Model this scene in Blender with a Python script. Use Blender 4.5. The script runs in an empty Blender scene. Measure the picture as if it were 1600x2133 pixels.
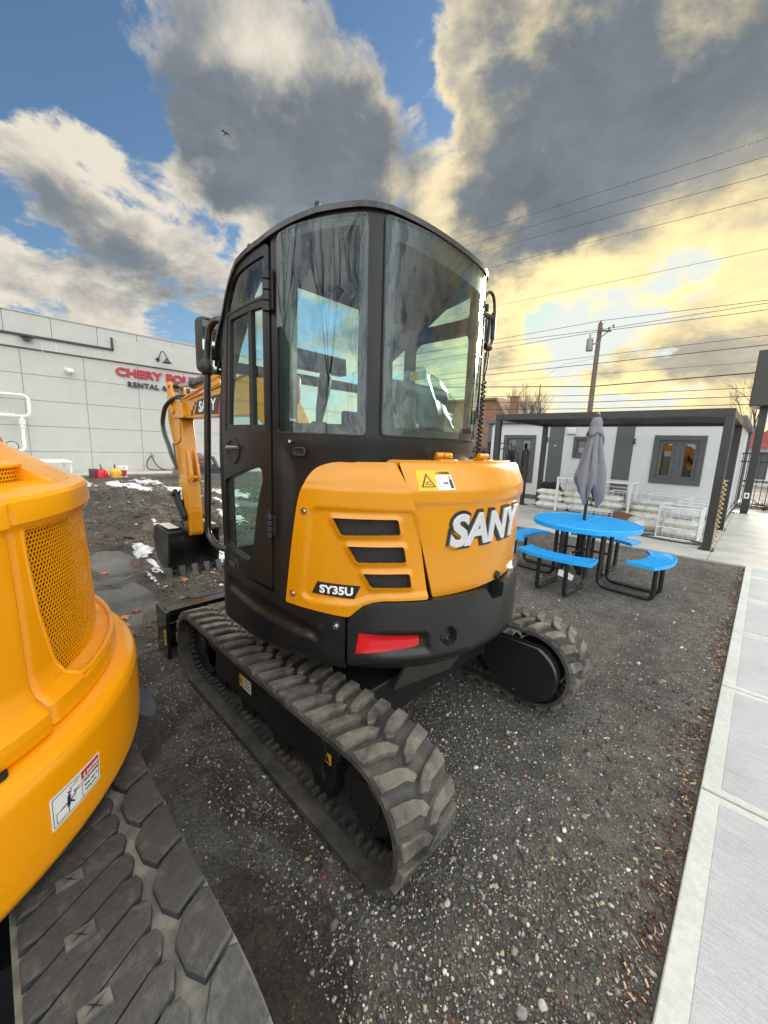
import bpy, bmesh, math, random
import numpy as np
from math import sin, cos, pi, radians, sqrt, atan2, exp
from mathutils import Vector, Matrix, noise
from mathutils.geometry import delaunay_2d_cdt
random.seed(7); RNG = np.random.default_rng(7)
SC = bpy.context.scene
COL = SC.collection
ORG = {}

# ------------------------------------------------------------------ objects
def tag(o, label=None, cat=None, group=None, kind=None):
    if label: o['label'] = label
    if cat: o['category'] = cat
    if group: o['group'] = group
    if kind: o['kind'] = kind
    return o

def thing(name, label, cat, loc=(0, 0, 0), group=None, rz=0.0):
    o = bpy.data.objects.new(name, None); COL.objects.link(o)
    o.empty_display_size = .1
    o.location = loc; o.rotation_euler = (0, 0, rz)
    ORG[o.name] = Vector(loc)
    return tag(o, label, cat, group)

def dup(root, loc, rz=0.0, label=None, scale=None):
    def cp(o, parent):
        c = o.copy(); COL.objects.link(c)
        if parent is not None: c.parent = parent
        for ch in list(o.children): cp(ch, c)
        return c
    r = cp(root, None)
    r.location = loc; r.rotation_euler = (0, 0, rz)
    if label: r['label'] = label
    if scale: r.scale = scale
    return r

def mkobj(name, verts, faces, mats, parent=None, mi=None, smooth=35, bevel=0, bseg=2, local=False):
    me = bpy.data.meshes.new(name)
    if parent is not None and not local:
        q = ORG.get(parent.name, Vector((0, 0, 0)))
        verts = [(v[0] - q.x, v[1] - q.y, v[2] - q.z) for v in verts]
    me.from_pydata([tuple(v) for v in verts], [], [tuple(f) for f in faces])
    if not isinstance(mats, (list, tuple)): mats = [mats]
    for m in mats: me.materials.append(m)
    if mi is not None and len(mats) > 1:
        me.polygons.foreach_set('material_index', np.array(mi, dtype=np.int32))
    if smooth:
        me.polygons.foreach_set('use_smooth', np.ones(len(me.polygons), dtype=bool))
        me.set_sharp_from_angle(angle=radians(smooth))
    me.update()
    o = bpy.data.objects.new(name, me); COL.objects.link(o)
    if parent is not None:
        o.parent = parent
        ORG[o.name] = ORG.get(parent.name, Vector((0, 0, 0)))
    if bevel:
        b = o.modifiers.new('bevel', 'BEVEL'); b.width = bevel; b.segments = bseg
        b.limit_method = 'ANGLE'; b.angle_limit = radians(40)
    return o

class MB:
    def __init__(s): s.v = []; s.f = []; s.mi = []; s.cur = 0
    def add(s, vs, fs):
        b = len(s.v); s.v.extend([tuple(v) for v in vs])
        s.f.extend([tuple(b + i for i in f) for f in fs]); s.mi.extend([s.cur] * len(fs)); return s
    def box(s, lo, hi, M=None):
        x0, y0, z0 = lo; x1, y1, z1 = hi
        vs = [Vector(p) for p in ((x0,y0,z0),(x1,y0,z0),(x1,y1,z0),(x0,y1,z0),(x0,y0,z1),(x1,y0,z1),(x1,y1,z1),(x0,y1,z1))]
        if M is not None: vs = [M @ v for v in vs]
        return s.add(vs, [(0,3,2,1),(4,5,6,7),(0,1,5,4),(1,2,6,5),(2,3,7,6),(3,0,4,7)])
    def bar(s, a, b, w, h, up=(0, 0, 1)):
        a = Vector(a); b = Vector(b); d = (b - a); L = d.length; d.normalize()
        u = Vector(up); x = d.cross(u)
        if x.length < 1e-4: x = d.cross(Vector((1, 0, 0)))
        x.normalize(); u = x.cross(d)
        vs = []
        for p in (a, b):
            for sx, su in ((-1,-1),(1,-1),(1,1),(-1,1)): vs.append(p + x*sx*w/2 + u*su*h/2)
        return s.add(vs, [(0,1,2,3),(7,6,5,4),(0,4,5,1),(1,5,6,2),(2,6,7,3),(3,7,4,0)])
    def tube(s, pts, r, n=8, closed=False, caps=True):
        pts = [Vector(p) for p in pts]; m = len(pts); rs = r if isinstance(r, (list, tuple)) else [r] * m
        vs = []; prev = None
        for i, p in enumerate(pts):
            if closed: t = pts[(i+1) % m] - pts[i-1]
            else: t = pts[min(i+1, m-1)] - pts[max(i-1, 0)]
            if t.length < 1e-9: t = Vector((0, 0, 1))
            t.normalize()
            if prev is None:
                x = t.orthogonal().normalized()
            else:
                x = prev - t * prev.dot(t)
                x = x.normalized() if x.length > 1e-6 else t.orthogonal().normalized()
            prev = x; y = t.cross(x)
            for k in range(n):
                a = 2*pi*k/n; vs.append(p + (x*cos(a) + y*sin(a)) * rs[i])
        fs = []
        for i in range(m if closed else m-1):
            j = (i+1) % m
            for k in range(n):
                l = (k+1) % n; fs.append((i*n+k, i*n+l, j*n+l, j*n+k))
        if caps and not closed:
            fs.append(tuple(range(n-1, -1, -1))); fs.append(tuple((m-1)*n + k for k in range(n)))
        return s.add(vs, fs)
    def cyl(s, a, b, r0, r1=None, n=16):
        return s.tube([a, b], [r0, r0 if r1 is None else r1], n)
    def prism(s, poly, d0, d1, plane='xz'):
        m = len(poly); vs = []
        for d in (d0, d1):
            for (a, b) in poly:
                vs.append((a, d, b) if plane == 'xz' else ((d, a, b) if plane == 'yz' else (a, b, d)))
        ar = sum(poly[i][0]*poly[(i+1) % m][1] - poly[(i+1) % m][0]*poly[i][1] for i in range(m))
        flip = (ar > 0) if plane == 'xz' else (ar < 0)
        f0 = tuple(range(m)); f1 = tuple(range(m, 2*m))
        sides = [(i, (i+1) % m, m + (i+1) % m, m + i) for i in range(m)]
        # for xz plane with ccw poly, normal of f0 (seen along) is -y
        if plane == 'xz':
            fs = [f0, f1[::-1]] + [(q[0], q[3], q[2], q[1]) for q in sides]
            if not flip: fs = [f[::-1] for f in fs]
        else:
            fs = [f0[::-1], f1] + sides
            if flip: fs = [f[::-1] for f in fs]
        return s.add(vs, fs)
    def lathe(s, prof, c=(0, 0, 0), n=24, cap=True):
        vs = []; c = Vector(c)
        for (r, z) in prof:
            for k in range(n):
                a = 2*pi*k/n; vs.append(c + Vector((r*cos(a), r*sin(a), z)))
        fs = []
        for i in range(len(prof)-1):
            for k in range(n):
                l = (k+1) % n; fs.append((i*n+k, i*n+l, (i+1)*n+l, (i+1)*n+k))
        if cap:
            fs.append(tuple(range(n-1, -1, -1))); fs.append(tuple((len(prof)-1)*n + k for k in range(n)))
        return s.add(vs, fs)
    def ball(s, c, r, n=12, sq=(1, 1, 1)):
        prof = [(max(1e-4, r*sin(pi*i/n)), -r*cos(pi*i/n)) for i in range(n+1)]
        b = len(s.v); s.lathe(prof, (0, 0, 0), n*2, True)
        for i in range(b, len(s.v)):
            v = s.v[i]; s.v[i] = (c[0]+v[0]*sq[0], c[1]+v[1]*sq[1], c[2]+v[2]*sq[2])
        return s
    def xform(s, M, b=0):
        for i in range(b, len(s.v)): s.v[i] = tuple(M @ Vector(s.v[i]))
        return s
    def build(s, name, mats, parent=None, **k):
        return mkobj(name, s.v, s.f, mats, parent, mi=s.mi, **k)

def rnd(poly, r, n=5):
    """fillet the corners of a polygon; r scalar or list"""
    out = []; m = len(poly)
    for i in range(m):
        p0 = Vector(poly[i-1]); p1 = Vector(poly[i]); p2 = Vector(poly[(i+1) % m])
        rr = r[i] if isinstance(r, (list, tuple)) else r
        a = (p0-p1); b = (p2-p1); la, lb = a.length, b.length
        if rr <= 0 or la < 1e-6 or lb < 1e-6: out.append(tuple(p1)); continue
        a.normalize(); b.normalize()
        d = min(rr, la*.45, lb*.45)
        for k in range(n+1):
            t = k/n; q = (p1 + a*d)*(1-t)**2 + p1*2*t*(1-t) + (p1 + b*d)*t*t
            out.append((q.x, q.y))
    return out

def bez(pts, n=12):
    """catmull-rom through points"""
    P = [Vector(p) for p in pts]; out = []
    for i in range(len(P)-1):
        p0 = P[max(i-1, 0)]; p1 = P[i]; p2 = P[i+1]; p3 = P[min(i+2, len(P)-1)]
        for k in range(n):
            t = k/n
            out.append(.5*((2*p1)+(p2-p0)*t+(2*p0-5*p1+4*p2-p3)*t*t+(3*p1-p0-3*p2+p3)*t**3))
    out.append(P[-1]); return out

def interp(x, tab):
    if x <= tab[0][0]: return tab[0][1]
    for (a, b), (c, d) in zip(tab, tab[1:]):
        if x <= c: return b + (d-b)*(x-a)/(c-a) if c > a else d
    return tab[-1][1]

def inpoly(p, poly):
    x, y = p; r = False; j = len(poly)-1
    for i in range(len(poly)):
        xi, yi = poly[i]; xj, yj = poly[j]
        if (yi > y) != (yj > y) and x < (xj-xi)*(y-yi)/(yj-yi)+xi: r = not r
        j = i
    return r

def dpoly(p, poly):
    x, y = p; best = 9e9
    for i in range(len(poly)):
        ax, ay = poly[i-1]; bx, by = poly[i]; dx, dy = bx-ax, by-ay
        L = dx*dx+dy*dy
        t = 0 if L == 0 else max(0, min(1, ((x-ax)*dx+(y-ay)*dy)/L))
        best = min(best, (x-ax-t*dx)**2+(y-ay-t*dy)**2)
    return sqrt(best)

def sst(a, b, x):
    t = max(0., min(1., (x-a)/(b-a))); return t*t*(3-2*t)

def resample(poly, d):
    out = []; m = len(poly)
    for i in range(m):
        a = poly[i]; b = poly[(i+1) % m]; L = math.hypot(b[0]-a[0], b[1]-a[1]); k = max(1, int(math.ceil(L/d)))
        for j in range(k): out.append((a[0]+(b[0]-a[0])*j/k, a[1]+(b[1]-a[1])*j/k))
    return out

def tri2d(outline, holes, ds, dz):
    loops = [resample(outline, ds)] + [resample(h, ds) for h in holes]
    vs = []; es = []
    for lp in loops:
        b = len(vs); vs += lp; es += [(b+i, b+(i+1) % len(lp)) for i in range(len(lp))]
    xs = [p[0] for p in loops[0]]; zs = [p[1] for p in loops[0]]
    dz = dz or 9e9; nz = max(1, int((max(zs)-min(zs))/dz)); nx = max(1, int((max(xs)-min(xs))/ds))
    for i in range(1, nx):
        for j in range(1, nz):
            p = (min(xs)+(max(xs)-min(xs))*i/nx, min(zs)+(max(zs)-min(zs))*j/nz)
            if inpoly(p, loops[0]) and not any(inpoly(p, h) for h in loops[1:]) and min(dpoly(p, l) for l in loops) > .35*ds: vs.append(p)
    r = delaunay_2d_cdt([Vector(v) for v in vs], es, [], 0, 1e-7)
    V = [(v.x, v.y) for v in r[0]]; F = []
    for f in r[2]:
        c = (sum(V[i][0] for i in f)/len(f), sum(V[i][1] for i in f)/len(f))
        if not inpoly(c, loops[0]) or any(inpoly(c, h) for h in loops[1:]): continue
        a = (V[f[1]][0]-V[f[0]][0])*(V[f[2]][1]-V[f[0]][1])-(V[f[2]][0]-V[f[0]][0])*(V[f[1]][1]-V[f[0]][1])
        F.append(tuple(f) if a > 0 else tuple(f[::-1]))
    return V, F

def wrapgeo(mb, outline, holes, F, off, thick, ds=.03, dz=None):
    """panel cut to outline (with holes) laid on the curved surface F(s,z,o); off may be a function of (s,z)"""
    V, T = tri2d(outline, holes, ds, dz)
    o = off if callable(off) else (lambda s, z: off)
    n = len(V)
    vs = [F(s, z, o(s, z)) for s, z in V] + [F(s, z, o(s, z)-thick) for s, z in V]
    cnt = {}
    for f in T:
        for i in range(len(f)): cnt[(f[i], f[(i+1) % len(f)])] = 1
    fs = list(T) + [tuple(n+i for i in f[::-1]) for f in T]
    for (a, b) in cnt:
        if (b, a) not in cnt: fs.append((b, a, n+a, n+b))
    return mb.add(vs, fs)

def setnormals(o, V, F):
    """exact normals of the curved sheet, so that it mirrors the sky cleanly"""
    n = len(V); ns = []
    for s, z in V: d = (Vector(F(s, z, .5))-Vector(F(s, z, 0))).normalized(); ns.append(d)
    ns += [-d for d in ns]
    o.data.normals_split_custom_set_from_vertices([tuple(d) for d in ns])

def wrap(name, outline, holes, F, off, thick, mat, parent, ds=.03, dz=None, **k):
    return wrapgeo(MB(), outline, holes, F, off, thick, ds, dz).build(name, mat, parent, **k)

def text2d(txt, size, bold=0.0, shear=0.0, extrude=.001, space=1.0, align='LEFT', bevel=0):
    """real letter outlines as a bmesh in the xy plane, z = thickness"""
    c = bpy.data.curves.new('lettering', 'FONT'); c.body = txt; c.size = size; c.offset = bold; c.shear = shear
    c.extrude = extrude; c.space_character = space; c.align_x = align; c.bevel_depth = bevel; c.resolution_u = 4
    o = bpy.data.objects.new('lettering', c); COL.objects.link(o)
    dg = bpy.context.evaluated_depsgraph_get()
    me = bpy.data.meshes.new_from_object(o.evaluated_get(dg))
    bm = bmesh.new(); bm.from_mesh(me)
    bpy.data.objects.remove(o); bpy.data.meshes.remove(me); bpy.data.curves.remove(c)
    return bm

def textgeo(mb, txt, size, fn, width=None, height=None, cut=None, **k):
    """letters through fn(x,y,z); width/height rescale the word"""
    bm = text2d(txt, size, **k)
    xs = [v.co.x for v in bm.verts]; ys = [v.co.y for v in bm.verts]
    x0, x1, y0, y1 = min(xs), max(xs), min(ys), max(ys)
    sx = width/(x1-x0) if width else 1; sy = height/(y1-y0) if height else 1
    for v in bm.verts: v.co.x = (v.co.x-x0)*sx; v.co.y = (v.co.y-y0)*sy
    if cut:
        W = (x1-x0)*sx; q = cut
        while q < W:
            bmesh.ops.bisect_plane(bm, geom=bm.verts[:]+bm.edges[:]+bm.faces[:], plane_co=(q, 0, 0), plane_no=(1, 0, 0)); q += cut
    bm.verts.index_update()
    mb.add([fn(v.co.x, v.co.y, v.co.z) for v in bm.verts], [[v.index for v in f.verts] for f in bm.faces])
    bm.free(); return mb

# ------------------------------------------------------------------ materials
def N(nt, t, **k):
    n = nt.nodes.new(t)
    for a, b in k.items():
        if a.startswith('i_'): n.inputs[a[2:].replace('_', ' ')].default_value = b
        else: setattr(n, a, b)
    return n

def newmat(name):
    m = bpy.data.materials.new(name); m.use_nodes = True; nt = m.node_tree; nt.nodes.clear()
    out = nt.nodes.new('ShaderNodeOutputMaterial'); b = nt.nodes.new('ShaderNodeBsdfPrincipled')
    nt.links.new(b.outputs[0], out.inputs[0]); return m, nt, b, out

def rampnode(nt, stops, src=None, interp='LINEAR'):
    r = nt.nodes.new('ShaderNodeValToRGB'); r.color_ramp.interpolation = interp
    e = r.color_ramp.elements
    while len(e) < len(stops): e.new(.5)
    for i, (p, c) in enumerate(stops):
        e[i].position = p; e[i].color = (c[0], c[1], c[2], 1) if isinstance(c, (tuple, list)) else (c, c, c, 1)
    if src is not None: nt.links.new(src, r.inputs[0])
    return r

def noi(nt, scale, det=4, rough=.55, vec=None, dist=0):
    n = N(nt, 'ShaderNodeTexNoise'); n.inputs['Scale'].default_value = scale; n.inputs['Detail'].default_value = det
    n.inputs['Roughness'].default_value = rough; n.inputs['Distortion'].default_value = dist
    if vec is not None: nt.links.new(vec, n.inputs['Vector'])
    return n

def mixc(nt, fac, a, b, mode='MIX'):
    m = N(nt, 'ShaderNodeMix', data_type='RGBA', blend_type=mode)
    for s, v in ((0, fac), (6, a), (7, b)):
        if hasattr(v, 'links'): nt.links.new(v, m.inputs[s])
        else: m.inputs[s].default_value = v if s == 0 else (v[0], v[1], v[2], 1)
    return m.outputs[2]

def pmat(name, col, rough=.5, metal=0, coat=0, var=0.12, vs=6, col2=None, c2=(.5, .7), c2s=3, bump=0, bs=40, rvar=.12, spec=.5, c2stretch=None):
    m, nt, b, out = newmat(name)
    tc = N(nt, 'ShaderNodeTexCoord'); v = tc.outputs['Object']
    n1 = noi(nt, vs, 5, .6, v)
    lo = tuple(c*(1-var) for c in col); hi = tuple(min(1, c*(1+var)) for c in col)
    r = rampnode(nt, [(.3, lo), (.7, hi)], n1.outputs[0]); c = r.outputs[0]
    if col2:
        vv = v
        if c2stretch:
            mp = N(nt, 'ShaderNodeMapping'); mp.inputs['Scale'].default_value = c2stretch; nt.links.new(v, mp.inputs[0]); vv = mp.outputs[0]
        n2 = noi(nt, c2s, 8, .65, vv)
        f = rampnode(nt, [(c2[0], 0.), (c2[1], 1.)], n2.outputs[0])
        c = mixc(nt, f.outputs[0], c, col2)
    nt.links.new(c, b.inputs['Base Color'])
    rr = N(nt, 'ShaderNodeMapRange'); rr.inputs['From Min'].default_value = .3; rr.inputs['From Max'].default_value = .7
    rr.inputs['To Min'].default_value = max(.02, rough-rvar); rr.inputs['To Max'].default_value = min(1, rough+rvar)
    n3 = noi(nt, vs*2.3, 4, .6, v); nt.links.new(n3.outputs[0], rr.inputs[0]); nt.links.new(rr.outputs[0], b.inputs['Roughness'])
    b.inputs['Metallic'].default_value = metal; b.inputs['Coat Weight'].default_value = coat; b.inputs['Coat Roughness'].default_value = .06
    b.inputs['Specular IOR Level'].default_value = spec
    if bump:
        n4 = noi(nt, bs, 6, .6, v); bp = N(nt, 'ShaderNodeBump'); bp.inputs['Strength'].default_value = bump; bp.inputs['Distance'].default_value = .01
        nt.links.new(n4.outputs[0], bp.inputs['Height']); nt.links.new(bp.outputs[0], b.inputs['Normal'])
    return m

def glassmat(name, tint, refl=1.0, rough=0.0, ior=1.5, base=.04):
    m, nt, b, out = newmat(name); nt.nodes.remove(b)
    fr = N(nt, 'ShaderNodeFresnel'); fr.inputs['IOR'].default_value = ior
    ge = N(nt, 'ShaderNodeNewGeometry'); iv_ = N(nt, 'ShaderNodeMath', operation='SUBTRACT'); iv_.inputs[0].default_value = 1; nt.links.new(ge.outputs['Backfacing'], iv_.inputs[1])
    mu = N(nt, 'ShaderNodeMath', operation='MULTIPLY_ADD'); mu.inputs[1].default_value = refl; mu.inputs[2].default_value = base; mu.use_clamp = True
    nt.links.new(fr.outputs[0], mu.inputs[0])
    fx = N(nt, 'ShaderNodeMath', operation='MULTIPLY'); nt.links.new(mu.outputs[0], fx.inputs[0]); nt.links.new(iv_.outputs[0], fx.inputs[1]); mu = fx
    t = N(nt, 'ShaderNodeBsdfTransparent'); t.inputs[0].default_value = (*tint, 1)
    g = N(nt, 'ShaderNodeBsdfGlossy'); g.inputs['Roughness'].default_value = rough; g.inputs[0].default_value = (.95, .97, 1, 1)
    mx = N(nt, 'ShaderNodeMixShader'); nt.links.new(mu.outputs[0], mx.inputs[0]); nt.links.new(t.outputs[0], mx.inputs[1]); nt.links.new(g.outputs[0], mx.inputs[2])
    nt.links.new(mx.outputs[0], out.inputs[0]); return m

M = {}
M['yellow'] = pmat('yellow_paint', (.62, .245, .003), .26, coat=.22, var=.05, vs=3, rvar=.06)
M['orange'] = pmat('orange_paint', (.90, .345, .001), .27, coat=.25, var=.025, vs=2.5, rvar=.04)
M['orange_in'] = pmat('orange_sheet', (.62, .24, .005), .4, var=.05)
M['black'] = pmat('satin_black_paint', (.013, .0135, .013), .36, var=.25, vs=4, rvar=.1, bump=.03, bs=60, spec=.36)
M['blackgloss'] = pmat('gloss_black_paint', (.012, .012, .013), .2, var=.2, vs=4, rvar=.08, coat=.3)
M['plastic'] = pmat('black_plastic', (.014, .014, .015), .5, var=.25, vs=8, bump=.06, bs=220)
M['cw'] = pmat('cast_black_paint', (.011, .011, .011), .33, var=.25, vs=3, rvar=.1, bump=.08, bs=35, col2=(.05, .048, .045), c2=(.64, .8), c2s=9)
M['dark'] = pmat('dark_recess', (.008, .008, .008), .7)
M['inner'] = pmat('cab_trim', (.055, .058, .06), .6, var=.15)
M['rubber'] = pmat('dusty_rubber', (.034, .032, .030), .75, var=.25, vs=9, col2=(.12, .102, .08), c2=(.44, .74), c2s=7, bump=.25, bs=60)
M['lug'] = pmat('dusty_lug_rubber', (.050, .047, .043), .8, var=.3, vs=12, col2=(.19, .165, .13), c2=(.40, .70), c2s=9, bump=.35, bs=45)
M['rubber2'] = pmat('scuffed_rubber', (.10, .10, .095), .75, var=.3, vs=14, col2=(.22, .21, .175), c2=(.42, .66), c2s=16, bump=.2, bs=60)
M['lug2'] = pmat('worn_lug_rubber', (.036, .037, .037), .7, var=.2, vs=40, col2=(.085, .085, .08), c2=(.52, .75), c2s=26, bump=.5, bs=70)
M['steel'] = pmat('bright_steel', (.6, .6, .6), .25, metal=1, var=.1)
M['chrome'] = pmat('silver_lettering', (.66, .66, .68), .28, metal=.35, var=.01, rvar=.02)
M['silver'] = pmat('silver_plastic', (.55, .56, .57), .35, metal=.3, var=.02)
M['red'] = pmat('red_reflector', (.55, .005, .01), .25, var=.04, coat=.4)
M['white'] = pmat('white_print', (.8, .8, .79), .4, var=.03)
M['whitepaint'] = pmat('white_paint', (.72, .72, .7), .4, var=.05)
M['decyel'] = pmat('warning_yellow', (.85, .45, .0), .35, var=.02)
M['decred'] = pmat('warning_red', (.55, .02, .03), .35, var=.02)
M['ink'] = pmat('black_print', (.015, .015, .015), .4)
M['ink2'] = pmat('dark_blue_print', (.03, .02, .06), .4)
M['hose'] = pmat('grey_hose', (.06, .065, .06), .5)
M['glass'] = glassmat('cab_glass', (.865, .965, .94), 1.25, 0, 1.42, .012)
M['winglass'] = glassmat('window_glass', (.75, .78, .78), 1.1, 0, 1.5, .04)
M['mirror'] = pmat('mirror_glass', (.75, .77, .78), .03, metal=1, var=.0, rvar=.01)
M['seat'] = pmat('seat_vinyl', (.022, .022, .024), .45, bump=.1, bs=90)
M['film'] = glassmat('seat_film', (.78, .84, .84), 1.0, .3, 1.4, .05)
M['lever'] = pmat('lever_orange', (.42, .13, .02), .4)
# ------------------------------------------------------------------ camera, light and sky
RC = np.array([[0.7142073122595789, 0.6989374979817654, 0.03734017983269237], [0.1458514586939456, -0.09643669728534279, -0.9845950007051343], [-0.6845694026990954, 0.708651068814325, -0.17081684798789237]])
EYE = Vector((0, 0, 1.6))
cam = bpy.data.cameras.new('camera'); co = bpy.data.objects.new('camera', cam); COL.objects.link(co); SC.camera = co
cam.sensor_fit = 'HORIZONTAL'; cam.sensor_width = 36; cam.lens = 36*810/1600; cam.clip_start = .02; cam.clip_end = 3000
Mr = Matrix.Identity(4)
for r in range(3):
    Mr[r][0] = RC[0][r]; Mr[r][1] = -RC[1][r]; Mr[r][2] = -RC[2][r]; Mr[r][3] = EYE[r]
co.matrix_world = Mr

def azel(az, el):   # az measured from +Y towards +X
    return Vector((sin(az)*cos(el), cos(az)*cos(el), sin(el)))
SUN_AZ, SUN_EL = radians(-4), radians(16)
SUN = azel(SUN_AZ, SUN_EL)
sl = bpy.data.lights.new('sun', 'SUN'); sl.energy = 2.6; sl.angle = radians(12); sl.color = (1, .90, .74)
so = bpy.data.objects.new('sun', sl); COL.objects.link(so); so.rotation_euler = (-SUN).to_track_quat('-Z', 'Y').to_euler(); so.location = (0, 30, 30)

def build_world():
    w = bpy.data.worlds.new('World'); SC.world = w; w.use_nodes = True; nt = w.node_tree; nt.nodes.clear(); L = nt.links
    out = N(nt, 'ShaderNodeOutputWorld'); bg = N(nt, 'ShaderNodeBackground'); L.new(bg.outputs[0], out.inputs[0])
    bg.inputs['Strength'].default_value = .060
    sky = N(nt, 'ShaderNodeTexSky', sky_type='NISHITA'); sky.sun_disc = False
    sky.sun_elevation = SUN_EL; sky.sun_rotation = SUN_AZ; sky.air_density = 1.1; sky.dust_density = .6; sky.ozone_density = 2.5
    tc = N(nt, 'ShaderNodeTexCoord'); D = tc.outputs['Generated']
    def math_(op, a, b=None, c=None, clamp=False):
        n = N(nt, 'ShaderNodeMath', operation=op); n.use_clamp = clamp
        for i, x in enumerate((a, b, c)):
            if x is None: continue
            if hasattr(x, 'links'): L.new(x, n.inputs[i])
            else: n.inputs[i].default_value = x
        return n.outputs[0]
    wn = noi(nt, 3.2, 7, .58, D); wa = N(nt, 'ShaderNodeVectorMath', operation='SUBTRACT'); L.new(wn.outputs['Color'], wa.inputs[0]); wa.inputs[1].default_value = (.5, .5, .5)
    wb = N(nt, 'ShaderNodeVectorMath', operation='SCALE'); L.new(wa.outputs[0], wb.inputs[0]); wb.inputs['Scale'].default_value = .30
    wc = N(nt, 'ShaderNodeVectorMath', operation='ADD'); L.new(D, wc.inputs[0]); L.new(wb.outputs[0], wc.inputs[1])
    wd = N(nt, 'ShaderNodeVectorMath', operation='NORMALIZE'); L.new(wc.outputs[0], wd.inputs[0]); DW = wd.outputs[0]
    def dot(v, warp=False):
        n = N(nt, 'ShaderNodeVectorMath', operation='DOT_PRODUCT'); L.new(DW if warp else D, n.inputs[0]); n.inputs[1].default_value = v; return n.outputs['Value']
    def mr(x, a, b, c=0., d=1., sm=True):
        n = N(nt, 'ShaderNodeMapRange', interpolation_type='SMOOTHSTEP' if sm else 'LINEAR'); L.new(x, n.inputs[0])
        for i, q in enumerate((a, b, c, d)): n.inputs[1+i].default_value = q
        return n.outputs[0]
    # flattened cloud-layer coordinates: direction over (elevation + k)
    sx = N(nt, 'ShaderNodeSeparateXYZ'); L.new(D, sx.inputs[0])
    el = sx.outputs['Z']
    den = math_('ADD', math_('MAXIMUM', el, -.05), .28)
    dv = N(nt, 'ShaderNodeVectorMath', operation='DIVIDE'); L.new(D, dv.inputs[0])
    cb = N(nt, 'ShaderNodeCombineXYZ')
    for i in range(3): L.new(den, cb.inputs[i])
    L.new(cb.outputs[0], dv.inputs[1])
    P = dv.outputs[0]
    def fbm(off, scale, det, rough):
        a = N(nt, 'ShaderNodeVectorMath', operation='ADD'); L.new(P, a.inputs[0]); a.inputs[1].default_value = off
        n = noi(nt, scale, det, rough, a.outputs[0], .25); return n.outputs[0]
    sh = SUN*0.10
    n0 = fbm((3.1, 1.7, .4), 2.4, 10, .6); n1 = fbm((3.1+sh.x, 1.7+sh.y, .4+sh.z*1.2+.04), 2.4, 10, .6)
    nf = fbm((7.3, 2.2, 5.4), 5.5, 9, .66)
    # look up the cover map by bearing and height, edges broken up by noise
    sw = N(nt, 'ShaderNodeSeparateXYZ'); L.new(DW, sw.inputs[0])
    az = math_('ARCTAN2', sw.outputs[0], sw.outputs[1]); e_ = math_('ARCSINE', sw.outputs[2])
    pos = mr(az, AZ0, AZ1, 0., 1., False); tot = None
    for j, ed in enumerate(ELS):
        st = [(k/31, cmap(AZ0+(AZ1-AZ0)*k/31, radians(ed))) for k in range(32)]
        rp = rampnode(nt, [(p_, (q[0]*.5+.5, q[1], 0)) for p_, q in st], pos, 'EASE')
        if tot is None: tot = rp.outputs[0]
        else: tot = mixc(nt, mr(e_, radians(ELS[j-1]), radians(ed)), tot, rp.outputs[0])
    sc_ = N(nt, 'ShaderNodeSeparateColor'); L.new(tot, sc_.inputs[0])
    field = math_('MULTIPLY_ADD', sc_.outputs[0], 1.6, -.8); lf = sc_.outputs[1]
    # everywhere behind the picture: plain broken cloud
    nn = math_('MULTIPLY_ADD', n0, 3.0, -1.5)
    nn2 = math_('MULTIPLY_ADD', nf, 1.7, -.85)
    dens = math_('ADD', math_('ADD', field, nn), math_('ADD', nn2, SKY_BASE))
    cover = mr(dens, -.08, .36)
    thick = mr(dens, .05, .75)
    rel = math_('MULTIPLY', math_('SUBTRACT', n0, n1), 2.6)     # side of the billows turned to the sun
    sund = dot(tuple(SUN)); glow = mr(sund, .60, 1.0); glow2 = mr(sund, .955, 1.0)
    edge = math_('MULTIPLY', math_('SUBTRACT', 1.0, thick), .38)
    tex = math_('MULTIPLY_ADD', nf, .9, -.45)
    lit = math_('ADD', math_('ADD', edge, math_('MULTIPLY_ADD', lf, .95, LIT0-.18)), math_('ADD', math_('MULTIPLY', rel, .85), math_('MULTIPLY', tex, .7)), clamp=True)
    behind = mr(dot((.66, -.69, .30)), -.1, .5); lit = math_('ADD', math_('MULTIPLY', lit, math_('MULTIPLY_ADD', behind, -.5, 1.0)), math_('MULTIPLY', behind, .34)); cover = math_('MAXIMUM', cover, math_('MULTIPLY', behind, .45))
    lit = mr(lit, .10, .86)
    hor = mr(el, .0, .30, 1., 0.)
    # unseen sky behind the camera and overhead, brightened to fill the foreground
    rear_fill = mr(dot((.66, -.69, .30)), -.15, .60)
    up = mr(el, .86, .98)
    cd = mixc(nt, hor, CLOUD_DARK, CLOUD_DARKH)
    cd = mixc(nt, glow2, cd, CLOUD_DARKS)
    cl = mixc(nt, glow, CLOUD_LIT, CLOUD_SUN)
    shade = mr(math_('MULTIPLY_ADD', n1, .6, math_('MULTIPLY', nf, .4)), .36, .64, .74, 1.30, False)
    cv = N(nt, 'ShaderNodeVectorMath', operation='SCALE'); L.new(cd, cv.inputs[0]); L.new(shade, cv.inputs['Scale'])
    cc = mixc(nt, lit, cv.outputs[0], cl)
    gain = math_('ADD', math_('MULTIPLY', rear_fill, BACK_FILL), math_('MULTIPLY', up, UPG)); gain = math_('ADD', gain, 1.0)
    skyc = mixc(nt, 1.0, sky.outputs[0], SKYTINT, 'MULTIPLY')
    mn = N(nt, 'ShaderNodeVectorMath', operation='MINIMUM'); L.new(skyc, mn.inputs[0]); mn.inputs[1].default_value = (6.2, 6.6, 6.2); skyc = mn.outputs[0]
    cc = mixc(nt, 1.0, cc, mixc(nt, rear_fill, (1, 1, 1), (.87, .98, 1.15)), 'MULTIPLY')
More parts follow.
